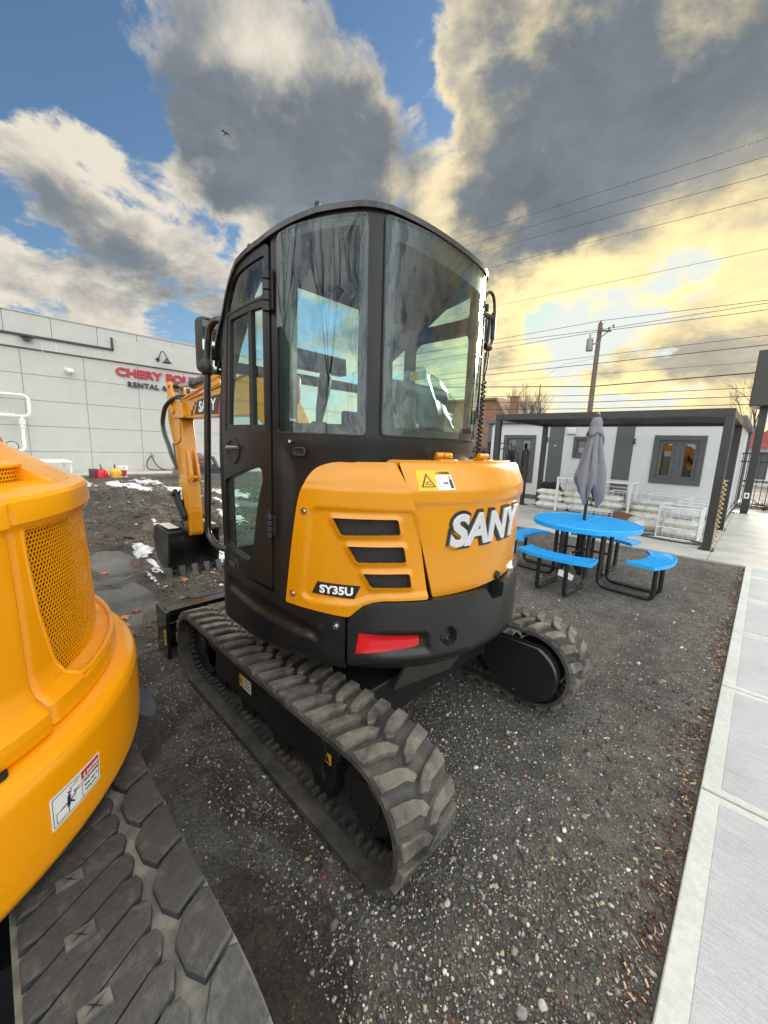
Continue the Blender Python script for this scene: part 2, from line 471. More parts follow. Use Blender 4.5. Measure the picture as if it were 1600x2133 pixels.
    vm = N(nt, 'ShaderNodeVectorMath', operation='SCALE'); L.new(cc, vm.inputs[0]); L.new(gain, vm.inputs['Scale'])
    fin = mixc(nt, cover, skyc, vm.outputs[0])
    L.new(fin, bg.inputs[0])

def pxdir(x, y):   # direction in the world of a place in the sky
    v = RC.T @ np.array([x-800, y-1066.5, 810.]); return tuple(v/np.linalg.norm(v))
CLOUD_DARK = (1.38, 1.60, 1.82); CLOUD_DARKH = (2.5, 2.5, 2.35); CLOUD_DARKS = (3.6, 3.3, 2.6)
CLOUD_LIT = (6.0, 5.5, 4.6); CLOUD_SUN = (9.0, 7.3, 3.7)
SKYTINT = (.95, 1.05, 1.12); BACK_FILL = 3.6; UPG = 2.0; SKY_BASE = .0; LIT0 = .0
# broad cloud banks and clear gaps (direction, inner and outer angular radius in degrees, weight)
# cloud cover and lit faces over the part of the sky the yard looks at: rows of (x, cover, lit)
CMAP = {-150: [(0, -.5, .4), (400, .1, .4), (800, -.3, .5), (1200, .8, .3), (1600, .8, .3)],
  0: [(0, -.9, .2), (150, -.75, .2), (250, -.25, .2), (380, .35, .25), (480, .55, .85), (560, .2, .6), (660, -.3, .4), (760, -.75, .3), (850, -.95, .3), (930, -.1, .8), (1000, .75, .8), (1100, .85, .45), (1200, .9, .2), (1400, .95, .12), (1600, .9, .2)],
  100: [(0, -.95, .2), (130, -.7, .2), (230, -.1, .15), (320, .4, .15), (420, .75, .2), (540, .8, .85), (600, .5, .6), (690, .35, .25), (770, -.35, .3), (860, -.8, .3), (930, -.2, .8), (990, .7, .7), (1080, .9, .35), (1200, 1, .1), (1400, 1, .08), (1600, .9, .12)],
  200: [(0, -.6, .5), (100, -.9, .2), (200, -.6, .2), (290, .4, .1), (400, 1, .05), (500, 1, .12), (600, .9, .3), (700, .8, .15), (800, .45, .15), (875, -.45, .4), (930, .2, .7), (1000, .8, .5), (1090, .95, .25), (1200, 1, .05), (1400, 1, .05), (1600, 1, .1)],
  300: [(0, .8, .85), (80, .65, .9), (140, -.3, .7), (220, -.9, .2), (280, .1, .1), (360, .9, .03), (480, 1, .05), (620, 1, .12), (740, .95, .08), (820, .5, .15), (865, -.3, .5), (920, .6, .75), (1000, .85, .35), (1200, 1, .02), (1400, 1, .05), (1600, .95, .15)],
  400: [(0, .7, .35), (100, .8, .6), (190, .65, .85), (250, -.1, .7), (320, -.85, .2), (390, .3, .1), (480, .9, .08), (620, 1, .15), (760, .95, .15), (840, .65, .5), (890, .75, .95), (960, .9, .4), (1200, 1, .02), (1380, .95, .12), (1500, .9, .35), (1600, .85, .6)],
  500: [(0, -.75, .4), (70, -.5, .4), (150, .6, .25), (250, .9, .35), (350, .8, .85), (420, .5, .95), (460, -.5, .6), (520, -.1, .6), (600, .85, .35), (760, .9, .3), (900, .9, .35), (1050, .95, .3), (1200, .9, .4), (1330, .85, .6), (1450, .8, .75), (1600, .6, .9)],
  600: [(0, .75, .8), (90, .5, .8), (150, -.3, .5), (240, .5, .15), (350, .9, .25), (460, .85, .6), (560, .8, .4), (800, .75, .5), (1000, .9, .6), (1080, .8, .9), (1180, .5, .9), (1250, -.1, .9), (1350, .6, .85), (1450, .45, .9), (1540, .1, .9), (1600, .6, .6)],
  660: [(0, .4, .6), (110, .7, .9), (220, .8, .75), (300, .3, .5), (380, -.55, .3), (480, .2, .3), (800, .6, .5), (1000, .6, .8), (1070, .75, .8), (1140, -.5, .6), (1230, -.35, .6), (1330, .5, .7), (1430, .3, .8), (1520, .75, .55), (1600, .85, .5)],
  720: [(0, .4, .7), (150, .75, .75), (300, .85, .85), (400, .3, .6), (480, -.3, .4), (800, .5, .5), (1000, .6, .45), (1090, .8, .4), (1160, .3, .8), (1220, -.45, .6), (1300, .5, .5), (1400, .9, .25), (1520, .85, .3), (1600, .7, .5)],
  790: [(0, .5, .7), (300, .5, .7), (480, .1, .5), (800, .3, .6), (1000, .5, .9), (1100, .4, .8), (1200, -.1, .8), (1290, .6, .75), (1380, .4, .9), (1470, .7, .6), (1600, .6, .6)],
  860: [(0, .3, .8), (800, .3, .8), (1100, .5, .9), (1250, .2, 1), (1400, .5, .9), (1600, .3, 1)],
  960: [(0, .2, .8), (1600, .2, 1)]}
def cmap(az, el):
    d = Vector((sin(az)*cos(el), cos(az)*cos(el), sin(el))); c = RC @ np.array(d)
    if c[2] < .12: return .45, .6
    x, y = 800+810*c[0]/c[2], 1066.5+810*c[1]/c[2]
    out = max(0, -x-80, x-1680, -y-200)/350.; k = min(1., out); x = min(1600, max(0, x)); y = min(960, max(-150, y))
    R = sorted(CMAP); j = 0
    while j < len(R)-2 and R[j+1] < y: j += 1
    u = (y-R[j])/(R[j+1]-R[j]); v = []
    for q in (1, 2):
        f = lambda r: interp(x, [(p[0], p[q]) for p in CMAP[r]]); v.append(f(R[j])*(1-u)+f(R[j+1])*u)
    return v[0]*(1-k)+.45*k, v[1]*(1-k)+.6*k
AZ0, AZ1 = radians(-122), radians(38)
ELS = [0, 4, 8, 12, 16, 20, 24.5, 29, 34, 40, 47, 55, 64]
build_world()
SC.view_settings.view_transform = 'Standard'; SC.view_settings.look = 'None'; SC.view_settings.gamma = 1; SC.view_settings.exposure = 1.22
SC.render.film_transparent = False
SC.cycles.transparent_max_bounces = 24; SC.cycles.max_bounces = 8; SC.cycles.caustics_reflective = False; SC.cycles.caustics_refractive = False
SC.cycles.sample_clamp_indirect = 6
SC.cycles.use_denoising = True
# ------------------------------------------------------------------ the excavator in the middle
PC = (-1.70, 1.68); R0 = .85
def HW(s, z, o=0.0):                      # lower body: s runs along the left flank and round the tail
    if s < -.22:
        a = radians(-90) - (-.22-s)/.10
        if a < -pi:
            return (-1.92-.10-o, .93+(-pi-a)*.10*-1*-1, z)
        return (-1.92+(.10+o)*cos(a), .93+(.10+o)*sin(a), z)
    if s <= 0: return (PC[0]+s, PC[1]-R0-o, z)
    if s <= pi*R0:
        a = s/R0-pi/2; return (PC[0]+(R0+o)*cos(a), PC[1]+(R0+o)*sin(a), z)
    return (PC[0]-(s-pi*R0), PC[1]+R0+o, z)

_P = [(-2.02, 1.6), (-2.02, .93)] + [(-1.92+.10*cos(radians(a)), .93+.10*sin(radians(a))) for a in range(190, 271, 10)] + [(-1.7, .83)]
_P += [(-1.7+.85*cos(radians(a)), 1.68+.85*sin(radians(a))) for a in range(-87, -49, 3)]
_Q = [(-1.154, 1.029), (-1.112, 1.085), (-1.09, 1.17), (-1.075, 1.30), (-1.072, 1.45), (-1.08, 1.62), (-1.10, 1.76), (-1.13, 1.835), (-1.19, 1.875), (-1.3, 1.885)]
for _ in range(2):
    q = [_Q[0]]
    for a, b in zip(_Q, _Q[1:]): q += [(a[0]*.75+b[0]*.25, a[1]*.75+b[1]*.25), (a[0]*.25+b[0]*.75, a[1]*.25+b[1]*.75)]
    _Q = q + [_Q[-1]]
_P += _Q[1:] + [(-1.6, 1.885), (-2.02, 1.885)]
_T = [0.0]
for a, b in zip(_P, _P[1:]): _T.append(_T[-1]+math.hypot(b[0]-a[0], b[1]-a[1]))
_i0 = min(range(len(_P)), key=lambda i: abs(_P[i][0]+1.7)+abs(_P[i][1]-.83)); _T = [t-_T[_i0] for t in _T]
_NRM = []
for i in range(len(_P)):
    a = _P[max(0, i-1)]; b = _P[min(len(_P)-1, i+1)]; dx, dy = b[0]-a[0], b[1]-a[1]; l = math.hypot(dx, dy); _NRM.append((dy/l, -dx/l))
def CW(t, z, o=0.0):                      # cab walls: the same idea round the cab
    t = max(_T[0], min(_T[-1]-1e-6, t))
    i = 0
    lo, hi = 0, len(_T)-1
    while hi-lo > 1:
        m = (lo+hi)//2
        if _T[m] <= t: lo = m
        else: hi = m
    u = (t-_T[lo])/(_T[hi]-_T[lo])
    p = [_P[lo][k]*(1-u)+_P[hi][k]*u for k in (0, 1)]; n = [_NRM[lo][k]*(1-u)+_NRM[hi][k]*u for k in (0, 1)]
    return (p[0]+n[0]*o, p[1]+n[1]*o, z)
T_END = _T[-1]
ROOF = [(-2.04, 1.55), (-2.02, 1.80), (-1.975, 1.97), (-1.91, 2.08), (-1.84, 2.165), (-1.816, 2.215), (-1.764, 2.285), (-1.704, 2.33), (-1.62, 2.35), (-1.535, 2.366), (-1.465, 2.386), (-1.38, 2.407), (-1.285, 2.426), (-1.15, 2.437), (-1.04, 2.442)]
def roofz(x): return interp(x, ROOF)

EX = thing('mini_excavator', 'black-cabbed compact excavator with orange-yellow tail panels parked in the middle of the gravel yard', 'excavator', (PC[0], PC[1], 0))

# --- undercarriage
def track_path(xf, xr, zc, rf, rr, n=26):
    P = []
    for i in range(n+1): a = radians(90-180*i/n); P.append((xr+rr*cos(a), zc[1]+rr*sin(a)))
    for i in range(1, 16): t = i/16; P.append((xr+(xf-xr)*t, zc[1]-rr+(zc[0]-rf-zc[1]+rr)*t))
    for i in range(n+1): a = radians(270-180*i/n); P.append((xf+rf*cos(a), zc[0]+rf*sin(a)))
    for i in range(1, 16): t = i/16; P.append((xf+(xr-xf)*t, zc[0]+rf+(zc[1]+rr-zc[0]-rf)*t - .012*sin(pi*t)))
    return P
def resamp(P, d):
    Q = P+[P[0]]; S = [0]
    for a, b in zip(Q, Q[1:]): S.append(S[-1]+math.hypot(b[0]-a[0], b[1]-a[1]))
    L = S[-1]; n = round(L/d)
    def at(s):
        s = s % L; i = 0
        lo, hi = 0, len(S)-1
        while hi-lo > 1:
            m = (lo+hi)//2
            if S[m] <= s: lo = m
            else: hi = m
        u = (s-S[lo])/max(1e-9, S[hi]-S[lo]); return (Q[lo][0]*(1-u)+Q[hi][0]*u, Q[lo][1]*(1-u)+Q[hi][1]*u)
    return at, L, n
def belt(mb, P, y0, y1, th, lugs, pitch, lugh, side=1, jit=.002):
    """rubber belt with moulded tread blocks; lugs = polygons in (along 0..1 of a pitch, across 0..1)"""
    at, L, n = resamp(P, pitch)
    pit = L/n
    def fr(s, o):
        a = at(s-.01); b = at(s+.01); dx, dz = b[0]-a[0], b[1]-a[1]; l = math.hypot(dx, dz); p = at(s)
        return p[0]-dz/l*o, p[1]+dx/l*o
    k = n*4; vs = []
    for i in range(k):
        s = L*i/k
        for (yy, o) in ((y0, 0), (y1, 0), (y1, -th), (y0, -th)):
            e = .012 if o == 0 else 0
            x, z = fr(s, o); vs.append((x, yy, z))
    fs = []
    for i in range(k):
        j = (i+1) % k
        for q in range(4): fs.append((i*4+q, j*4+q, j*4+(q+1) % 4, i*4+(q+1) % 4))
    mb.cur = 0; mb.add(vs, fs)
    mb.cur = 1
    W = y1-y0
    for i in range(n):
        for lg in lugs:
            h = lugh*(1+random.uniform(-.06, .06)); m = len(lg)
            cx = sum(p[0] for p in lg)/m; cy = sum(p[1] for p in lg)/m
            vs = []
            for (sc, o) in ((1.0, -.004), (.985, h*.8), (.90, h)):
                for (u, v) in lg:
                    uu = cx+(u-cx)*sc; vv = cy+(v-cy)*sc
                    x, z = fr((i+uu)*pit+random.uniform(-jit, jit), o); y = y0+W*vv if side > 0 else y1-W*vv
                    vs.append((x, y, z))
            fs = [tuple(range(2*m, 3*m))]
            for r in (0, 1):
                for q in range(m): fs.append((r*m+q, r*m+(q+1) % m, (r+1)*m+(q+1) % m, (r+1)*m+q))
            a = Vector(vs[2*m]); nrm = (Vector(vs[2*m+1])-a).cross(Vector(vs[2*m+2])-a)
            x, z = fr((i+cx)*pit, 1); x2, z2 = fr((i+cx)*pit, 0)
            if nrm.dot(Vector((x-x2, 0, z-z2))) < 0: fs = [f[::-1] for f in fs]
            mb.add(vs, fs)
    return mb
LUG1 = [[(.06, .0), (.60, .0), (.70, .16), (.78, .34), (.98, .44), (.86, .53), (.52, .46), (.32, .34), (.18, .16)],
        [(.56, 1.0), (1.10, 1.0), (1.20, .84), (1.28, .66), (1.48, .56), (1.36, .47), (1.02, .54), (.82, .66), (.68, .84)]]
TX0, TX1 = -2.475, -.90
TP = track_path(TX0, TX1, (.25, .265), .225, .24)
def track_side(y0, sd):
    g = belt(MB(), TP, y0, y0+.30, .022, LUG1, .098, .027, sd); g.cur = 0
    # inner guide teeth of the belt
    at, L, n = resamp(TP, .049)
    for i in range(n):
        p = at(i*L/n); q = at(i*L/n+.01); d = Vector((q[0]-p[0], 0, q[1]-p[1])).normalized(); nn = Vector((-d.z, 0, d.x))
        for yy in (y0+.085, y0+.215):
            a = Vector((p[0], yy-.02, p[1]))-nn*.022; b = Vector((p[0], yy+.02, p[1]))-nn*.022
            g.add([a-d*.016, a+d*.016, b+d*.016, b-d*.016, a-d*.008-nn*.03, a+d*.008-nn*.03, b+d*.008-nn*.03, b-d*.008-nn*.03], [(0,1,2,3),(7,6,5,4),(0,4,5,1),(1,5,6,2),(2,6,7,3),(3,7,4,0)])
    g.build('rubber_track', [M['rubber'], M['lug']], EX, smooth=28)
    f = MB(); yo = y0+.085; yi = y0+.255
    f.prism(rnd([(-2.42, .15), (-1.1, .15), (-1.1, .36), (-2.0, .40), (-2.42, .36)], .04), yo+.01, yi-.01)
    f.prism(rnd([(-2.35, .31), (-1.05, .33), (-1.05, .37), (-2.35, .36)], .01), yo-.012, yo+.012)
    f.build('track_frame', M['black'], EX, bevel=.006)
    w = MB()
    w.cyl((TX0, yo+.01, .25), (TX0, yi-.01, .25), .19, n=36)
    w.cyl((TX0, yo-.005, .25), (TX0, yi+.005, .25), .06, n=20)
    w.build('idler', M['black'], EX, bevel=.006)
    w = MB()
    for x in (-2.25, -1.9, -1.55, -1.2): w = MB(); w.cyl((x, yo+.02, .13), (x, yi-.02, .13), .075, n=24); w.build('roller', M['black'], EX)
    s = MB(); s.cyl((TX1, y0+.12, .265), (TX1, y0+.20, .265), .165, n=40)
    for k in range(17):
        a = 2*pi*k/17; s.bar((TX1+.17*cos(a), y0+.15, .265+.17*sin(a)), (TX1+.212*cos(a), y0+.15, .265+.212*sin(a)), .05, .03, up=(0, 1, 0))
    s.build('drive_sprocket', M['black'], EX, bevel=.003)
    return yo, yi
track_side(.81, 1); TX1 = -.865; TP = track_path(TX0, TX1, (.25, .265), .225, .24); track_side(2.25, -1); TX1 = -.90
# sprocket motor covers
c = MB(); c.cyl((TX1, .895, .265), (TX1, .93, .265), .13, n=40); c.cyl((TX1, .885, .265), (TX1, .90, .265), .08, n=32)
for k in range(9):
    a = 2*pi*k/9; c.cyl((TX1+.105*cos(a), .888, .265+.105*sin(a)), (TX1+.105*cos(a), .897, .265+.105*sin(a)), .008, n=6)
c.build('final_drive', M['black'], EX, bevel=.003)
for (yc, sd) in ((2.245, -1), (1.115, 1)):
    TX1 = -.865 if sd < 0 else -.90
    pts = [(TX1-.345, .42)] + [(TX1+.185*cos(radians(a)), .265+.185*sin(radians(a))) for a in range(72, -100, -9)] + [(TX1-.225, .15), (TX1-.345, .26)]
    cov = MB(); cov.prism(pts, yc-.05 if sd < 0 else yc-.02, yc+.02 if sd < 0 else yc+.05); o = cov.build('motor_cover', M['blackgloss'], EX, bevel=.012, bseg=3)
    for (x, z) in ((TX1-.295, .40), (TX1-.295, .27), (TX1-.065, .12)): b = MB(); b.cyl((x, yc-.056 if sd < 0 else yc+.056, z), (x, yc, z), .008, n=6); b.build('bolt', M['steel'], o)
# decals on the track frame
d = MB(); d.cur = 0; d.box((-1.93, .886, .245), (-1.885, .8885, .325)); d.cur = 1; d.box((-1.884, .886, .245), (-1.80, .8885, .325)); d.cur = 2
for i in range(3): d.box((-1.876, .8855, .26+i*.02), (-1.81, .8875, .266+i*.02))
d.add([(-1.92, .8855, .27), (-1.895, .8855, .27), (-1.9075, .8855, .30)], [(0, 1, 2)])
d.build('warning_decal', [M['decyel'], M['white'], M['ink']], EX, smooth=0)
d = MB(); d.cur = 0; d.box((-1.16, .892, .27), (-1.115, .8945, .37)); d.cur = 1
for z in (.275, .325): d.add([(-1.155, .8915, z), (-1.12, .8915, z), (-1.1375, .8915, z+.035)], [(0, 1, 2)])
d.build('warning_decal', [M['decyel'], M['ink']], EX, smooth=0)
# hose clip by the drive
MB().tube(bez([(-1.20, .89, .36), (-1.17, .88, .40), (-1.14, .885, .34), (-1.17, .89, .25), (-1.15, .89, .18)], 6), .008, 8).build('hose', M['plastic'], EX)
x = MB()
x.box((-2.25, 1.06, .28), (-1.15, 2.30, .48)); x.box((-2.05, 1.0, .25), (-1.9, 2.36, .42)); x.box((-1.5, 1.0, .25), (-1.35, 2.36, .42))
x.lathe([(.0, .47), (.40, .47), (.40, .55), (.36, .55), (.36, .63), (0.01, .63)], (PC[0], PC[1], 0), 40)
x.build('center_frame', M['black'], EX, bevel=.008)
# bent guard plate hanging below the tail
MB().add([(-1.05, 1.28, .60), (-.93, 1.55, .615), (-.99, 1.55, .50), (-1.12, 1.27, .44), (-1.07, 1.29, .60), (-.95, 1.56, .615), (-1.01, 1.56, .50), (-1.14, 1.28, .44)],
         [(0,1,2,3),(7,6,5,4),(0,4,5,1),(1,5,6,2),(2,6,7,3),(3,7,4,0)]).build('belly_plate', pmat('bare_plate', (.10, .10, .085), .35, metal=.6), EX, smooth=0)
# --- dozer blade in front
b = MB()
b.prism(rnd([(-3.12, .0), (-3.05, .0), (-3.015, .12), (-3.02, .28), (-3.06, .35), (-3.10, .35), (-3.075, .26), (-3.07, .12)], .01), .83, 2.53)
b.box((-3.02, .815, .335), (-2.93, 2.545, .36)); b.box((-3.02, .83, .21), (-2.99, 2.53, .235))
b.box((-3.13, .805, -.01), (-2.90, .83, .36)); b.box((-3.13, 2.53, -.01), (-2.90, 2.555, .36))
for y in (1.32, 1.96): b.prism([(-3.05, .12), (-2.2, .30), (-2.2, .40), (-3.05, .30)], y, y+.09)
bl = b.build('dozer_blade', M['blackgloss'], EX, bevel=.004)
d = MB(); d.cur = 0; d.box((-2.955, .8025, .10), (-2.925, .8055, .21)); d.cur = 1
for i in range(3): d.box((-2.95, .8015, .115+i*.03), (-2.93, .803, .13+i*.03))
d.build('decal', [M['decyel'], M['ink']], bl, smooth=0)

# --- revolving body inside the panels
x = MB()
ring = [HW(s, 0, -.05)[:2] for s in np.linspace(-.34, pi*.85, 60)] + [(-1.75, 2.48), (-2.0, 2.48)]
x.prism(ring, .64, .89, 'xy'); x.prism([HW(s, 0, -.06)[:2] for s in np.linspace(.40, pi*.85, 50)]+[(-1.75, 2.48), (-1.6, 2.4)], .88, 1.50, 'xy'); x.build('revolving_frame', M['dark'], EX, smooth=30)
# yellow side cover with its three slots
SP = rnd([(.285, .908), (.323, 1.218), (.352, 1.392), (.41, 1.498), (.50, 1.526), (.75, 1.531), (.782, 1.47), (.822, 1.40), (.834, 1.355), (.869, 1.19), (.914, .957), (.70, .957), (.632, .933), (.578, .878), (.44, .892)],
         [.01, .3, .09, .09, .09, .02, .03, .02, .03, .1, .015, .06, .04, .02, .1])
VENT = [rnd(v, .012) for v in ([(.496, 1.30), (.536, 1.227), (.781, 1.237), (.767, 1.303)], [(.562, 1.186), (.605, 1.115), (.81, 1.119), (.795, 1.190)], [(.629, 1.073), (.668, 1.008), (.838, 1.008), (.824, 1.075)])]
REC = rnd([(.398, 1.345), (.358, .95), (.40, .928), (.60, .932), (.68, .968), (.95, .972), (.835, 1.345)], [.05, .05, .04, .03, .04, .02, .02])
def sp_off(s, z):
    o = .010 - .026*sst(1.43, 1.54, z) - .004*sst(1.415, 1.43, z)
    d = dpoly((s, z), REC); ins = inpoly((s, z), REC)
    o -= .011*sst(0, .022, d) if ins else 0
    for v in VENT:
        dv = dpoly((s, z), v); o += .011*exp(-(dv/.013)**2)
    return o
sp = wrap('side_panel', SP, VENT, HW, sp_off, .02, M['yellow'], EX, ds=.0085, dz=.0085, smooth=50)
for v in VENT:
    g = MB(); ou = rnd([(p[0], p[1]) for p in ((min(q[0] for q in v)-.01, min(q[1] for q in v)-.01), (max(q[0] for q in v)+.01, min(q[1] for q in v)-.01), (max(q[0] for q in v)+.01, max(q[1] for q in v)+.01), (min(q[0] for q in v)-.01, max(q[1] for q in v)+.01))], .004)
    wrapgeo(g, ou, [], HW, -.022, .006, .03)
    g.build('vent', pmat('vent_mesh', (.012, .012, .012), .6, bump=.4, bs=400), sp)
for (s, z) in ((.376, 1.317), (.322, .952)):
    a = HW(s, z, .004); b_ = HW(s, z, .016); m_ = MB(); m_.cyl(a, HW(s, z, .0105), .017, .015, 18); m_.cyl(a, b_, .0085, .0075, 8); m_.build('bolt', M['steel'], sp)
d = MB(); d.cur = 0
DEC = [(.436, 1.021), (.623, 1.016), (.597, .958), (.411, .968)][::-1]
wrapgeo(d, DEC, [], HW, lambda s, z: sp_off(s, z)+.0022, .0016, .02, .02)
d.cur = 1
textgeo(d, 'SY35U', .06, lambda x, y, z: HW(.447+x, .973+y-.01*x, sp_off(.447+x, .973+y)+.0034+z), cut=.015, width=.145, height=.037, bold=.0022, extrude=.0004)
d.build('model_decal', [M['ink'], M['white']], sp, smooth=0)
# engine hood at the tail
HD = rnd([(.767, 1.533), (.825, 1.365), (.945, .953), (1.20, .962), (1.235, .966), (1.62, .985), (1.70, .99), (1.70, 1.533)], [.02, .02, .01, 0, 0, 0, .01, .02])
HOFF = [(.94, -.022), (1.0, -.014), (1.2, -.008), (1.352, -.008), (1.374, .0025), (1.425, .0035), (1.434, .0), (1.515, -.034), (1.53, -.046), (1.545, -.078)]
def hd_off(s, z): return interp(z, HOFF)
hd = wrap('engine_hood', HD, [], HW, hd_off, .02, M['yellow'], EX, ds=.02, dz=.011, smooth=60, bevel=.004)
t = MB(); top = []
for s in np.linspace(.79, 1.75, 40): top.append(HW(s, 0, -.078)[:2])
inn = [CW(q, 0, -.02)[:2] for q in np.linspace(1.36, .62, 26)]
t.prism(top+inn, 1.512, 1.540, 'xy'); t.build('hood_top', M['yellow'], hd, bevel=.008, bseg=3)
for s in (1.03, 1.335):
    p = Vector(HW(s, 1.54, -.125)); a = s/R0-pi/2; tv = Vector((-sin(a), cos(a), 0)); rv = Vector((cos(a), sin(a), 0))
    m_ = MB()
    m_.cyl(p-tv*.042+Vector((0, 0, .022)), p-tv*.006+Vector((0, 0, .022)), .0135, n=16); m_.cyl(p-tv*.003+Vector((0, 0, .022)), p+tv*.036+Vector((0, 0, .022)), .0135, n=16)
    m_.bar(p-tv*.042+rv*.012, p+tv*.036+rv*.012, .045, .012)
    m_.bar(p-tv*.03-rv*.02+Vector((0, 0, .006)), p+tv*.02-rv*.02+Vector((0, 0, .006)), .03, .016)
    h = m_.build('hinge', M['yellow'], hd, bevel=.003)
    m_ = MB(); q = p+tv*.06+Vector((0, 0, -.002)); m_.cyl(q, q+Vector((0, 0, .009)), .012, n=6); q = q-rv*.03; m_.cyl(q, q+Vector((0, 0, .009)), .012, n=6); m_.build('bolt', M['steel'], hd)
a = HW(1.352, .997, -.016); m_ = MB(); m_.cyl(a, HW(1.352, .997, -.001), .021, .019, 20); m_.cyl(HW(1.352, .997, -.002), HW(1.352, .997, .0005), .008, n=12); m_.build('lock', M['plastic'], hd)
# raised silver lettering on a black outline
LS0, LS1 = .998, 1.500
lg = MB(); lg.cur = 0
def lw(o): return lambda x, y, z: HW(LS0+x+.12*y, 1.174+y+.012*x/.5, interp(1.174+y, HOFF)+o+z)
textgeo(lg, 'SANY', .2, lambda x, y, z: lw(.003)(x-.012, y-.012, z), width=LS1-LS0+.024, height=.172, cut=.03, bold=.018, extrude=.003, space=.93)
lg.cur = 1
textgeo(lg, 'SANY', .2, lw(.0085), width=LS1-LS0, height=.146, cut=.03, bold=.006, extrude=.0035, space=1.0, bevel=.0022)
lg.build('brand_lettering', [M['ink'], M['chrome']], hd, smooth=20)
# warning label
def dec(mb, mi, poly, o): mb.cur = mi; wrapgeo(mb, poly, [], HW, lambda s, z: interp(z, HOFF)+o, .0008, .02, .02)
d = MB()
def bil(u, v):  # label corners
    a, b_, c_, d_ = (.848, 1.4212), (1.014, 1.4242), (.994, 1.504), (.835, 1.502)
    return (a[0]*(1-u)*(1-v)+b_[0]*u*(1-v)+c_[0]*u*v+d_[0]*(1-u)*v, a[1]*(1-u)*(1-v)+b_[1]*u*(1-v)+c_[1]*u*v+d_[1]*(1-u)*v)
def lab(mi, pts, o): dec(d, mi, [bil(*p) for p in pts], o)
lab(0, [(0, 0), (1, 0), (1, 1), (0, 1)], .0016)
lab(2, [(.515, .02), (.985, .02), (.985, .76), (.515, .76)], .0026)
lab(1, [(.08, .18), (.46, .18), (.27, .86)], .0026); lab(0, [(.135, .225), (.405, .225), (.27, .73)], .0034)
lab(1, [(.19, .3), (.36, .3), (.36, .335), (.19, .335)], .0042); lab(1, [(.22, .36), (.34, .44), (.33, .47), (.21, .40)], .0042)
lab(1, [(.57, .18), (.665, .18), (.665, .62), (.57, .62)], .0034); lab(2, [(.58, .2), (.655, .2), (.655, .6), (.58, .6)], .0042)
lab(1, [(.69, .37), (.74, .45), (.74, .40), (.80, .40), (.80, .45), (.85, .37), (.80, .29), (.80, .34), (.74, .34), (.74, .29)], .0034)
lab(1, [(.875, .1), (.96, .1), (.96, .56), (.875, .56)], .0034); lab(1, [(.895, .6), (.94, .6), (.94, .7), (.895, .7)], .0034)
lab(1, [(.55, .81), (.60, .81), (.575, .95)], .0026)
d.cur = 1
textgeo(d, 'WARNING', .02, lambda x, y, z: (lambda q: HW(q[0], q[1], interp(q[1], HOFF)+.0028+z))(bil(.625+x, .81+y)), width=.345, height=.14, bold=.0006, extrude=.0003)
d.build('warning_decal', [M['decyel'], M['ink'], M['white']], hd, smooth=0)
# right-hand cover, out of the camera's sight but part of the machine
wrap('side_panel', [(1.72, .99), (3.0, .99), (3.0, 1.36), (2.6, 1.5), (1.72, 1.5)], [], HW, lambda s, z: -.012-.045*sst(1.42, 1.52, z), .02, M['yellow'], EX, ds=.05, dz=.03)
# skirt and counterweight
SK = rnd([(-.30, .97), (-.30, .66), (.19, .66), (.564, .625), (.562, .876), (.45, .888), (.30, .905), (.10, .952), (-.10, .966)], [.02, .03, .05, .01, .005, .05, .05, .08, .05])
GRV = rnd([(-.19, .845), (.20, .80), (.445, .755), (.445, .81), (.20, .88), (-.19, .92)], .02)
def sk_off(s, z):
    o = -.03*sst(.70, .62, z)
    if inpoly((s, z), GRV): o -= .014*sst(0, .014, dpoly((s, z), GRV))
    return o+.006
sk = wrap('side_skirt', SK, [], HW, sk_off, .03, M['cw'], EX, ds=.014, dz=.014, smooth=45)
m_ = MB(); m_.cyl(HW(.525, .834, .0), HW(.525, .834, .014), .016, .014, 16); m_.cyl(HW(.525, .834, .01), HW(.525, .834, .024), .008, n=6); m_.build('bolt', M['steel'], sk)
CWT = [(.574, .872), (.588, .884), (.636, .935), (.68, .952), (.905, .952), (1.232, .957), (1.283, .897), (1.382, .889), (1.392, .955), (1.56, .982), (2.08, .985), (2.08, .62), (1.6, .60), (.9, .60), (.578, .612)][::-1]
REDR = rnd([(.560, .822), (.552, .708), (.945, .705), (.930, .812)], .012)
def cw_off(s, z):
    o = .015 - .085*sst(.70, .595, z)**1.4 - .006*sst(.93, .985, z)
    d_ = dpoly((s, z), REDR)
    if inpoly((s, z), REDR): o -= .016*sst(0, .03, d_)*sst(.60, .80, s)
    for (hs_, hz_, rr_) in ((1.022, .772, .036), (2.0, .772, .036)):
        o -= .035*sst(rr_+.004, rr_-.004, math.hypot(s-hs_, z-hz_))
    return o
cw = wrap('counterweight', CWT, [], HW, cw_off, .07, M['cw'], EX, ds=.0125, dz=.0125, smooth=45)
RED = rnd([(.622, .813), (.610, .722), (.74, .729), (.862, .741), (.884, .75), (.880, .797), (.75, .802)], [.006, .006, .02, .02, .006, .008, .02])[::1]
wrap('reflector', RED, [], HW, lambda s, z: cw_off(s, z)+.003, .004, M['red'], cw, ds=.012, dz=.012, smooth=40)
m_ = MB(); a = HW(1.022, .772, -.022); m_.cyl(HW(1.022, .772, -.05), a, .02, n=6); m_.build('tow_bolt', M['black'], cw)
x = MB(); x.prism([HW(s, 0, -.06)[:2] for s in np.linspace(.5, 2.1, 40)]+[(-1.5, 2.2), (-1.5, 1.2)], .618, .64, 'xy'); x.build('under_plate', M['black'], EX)

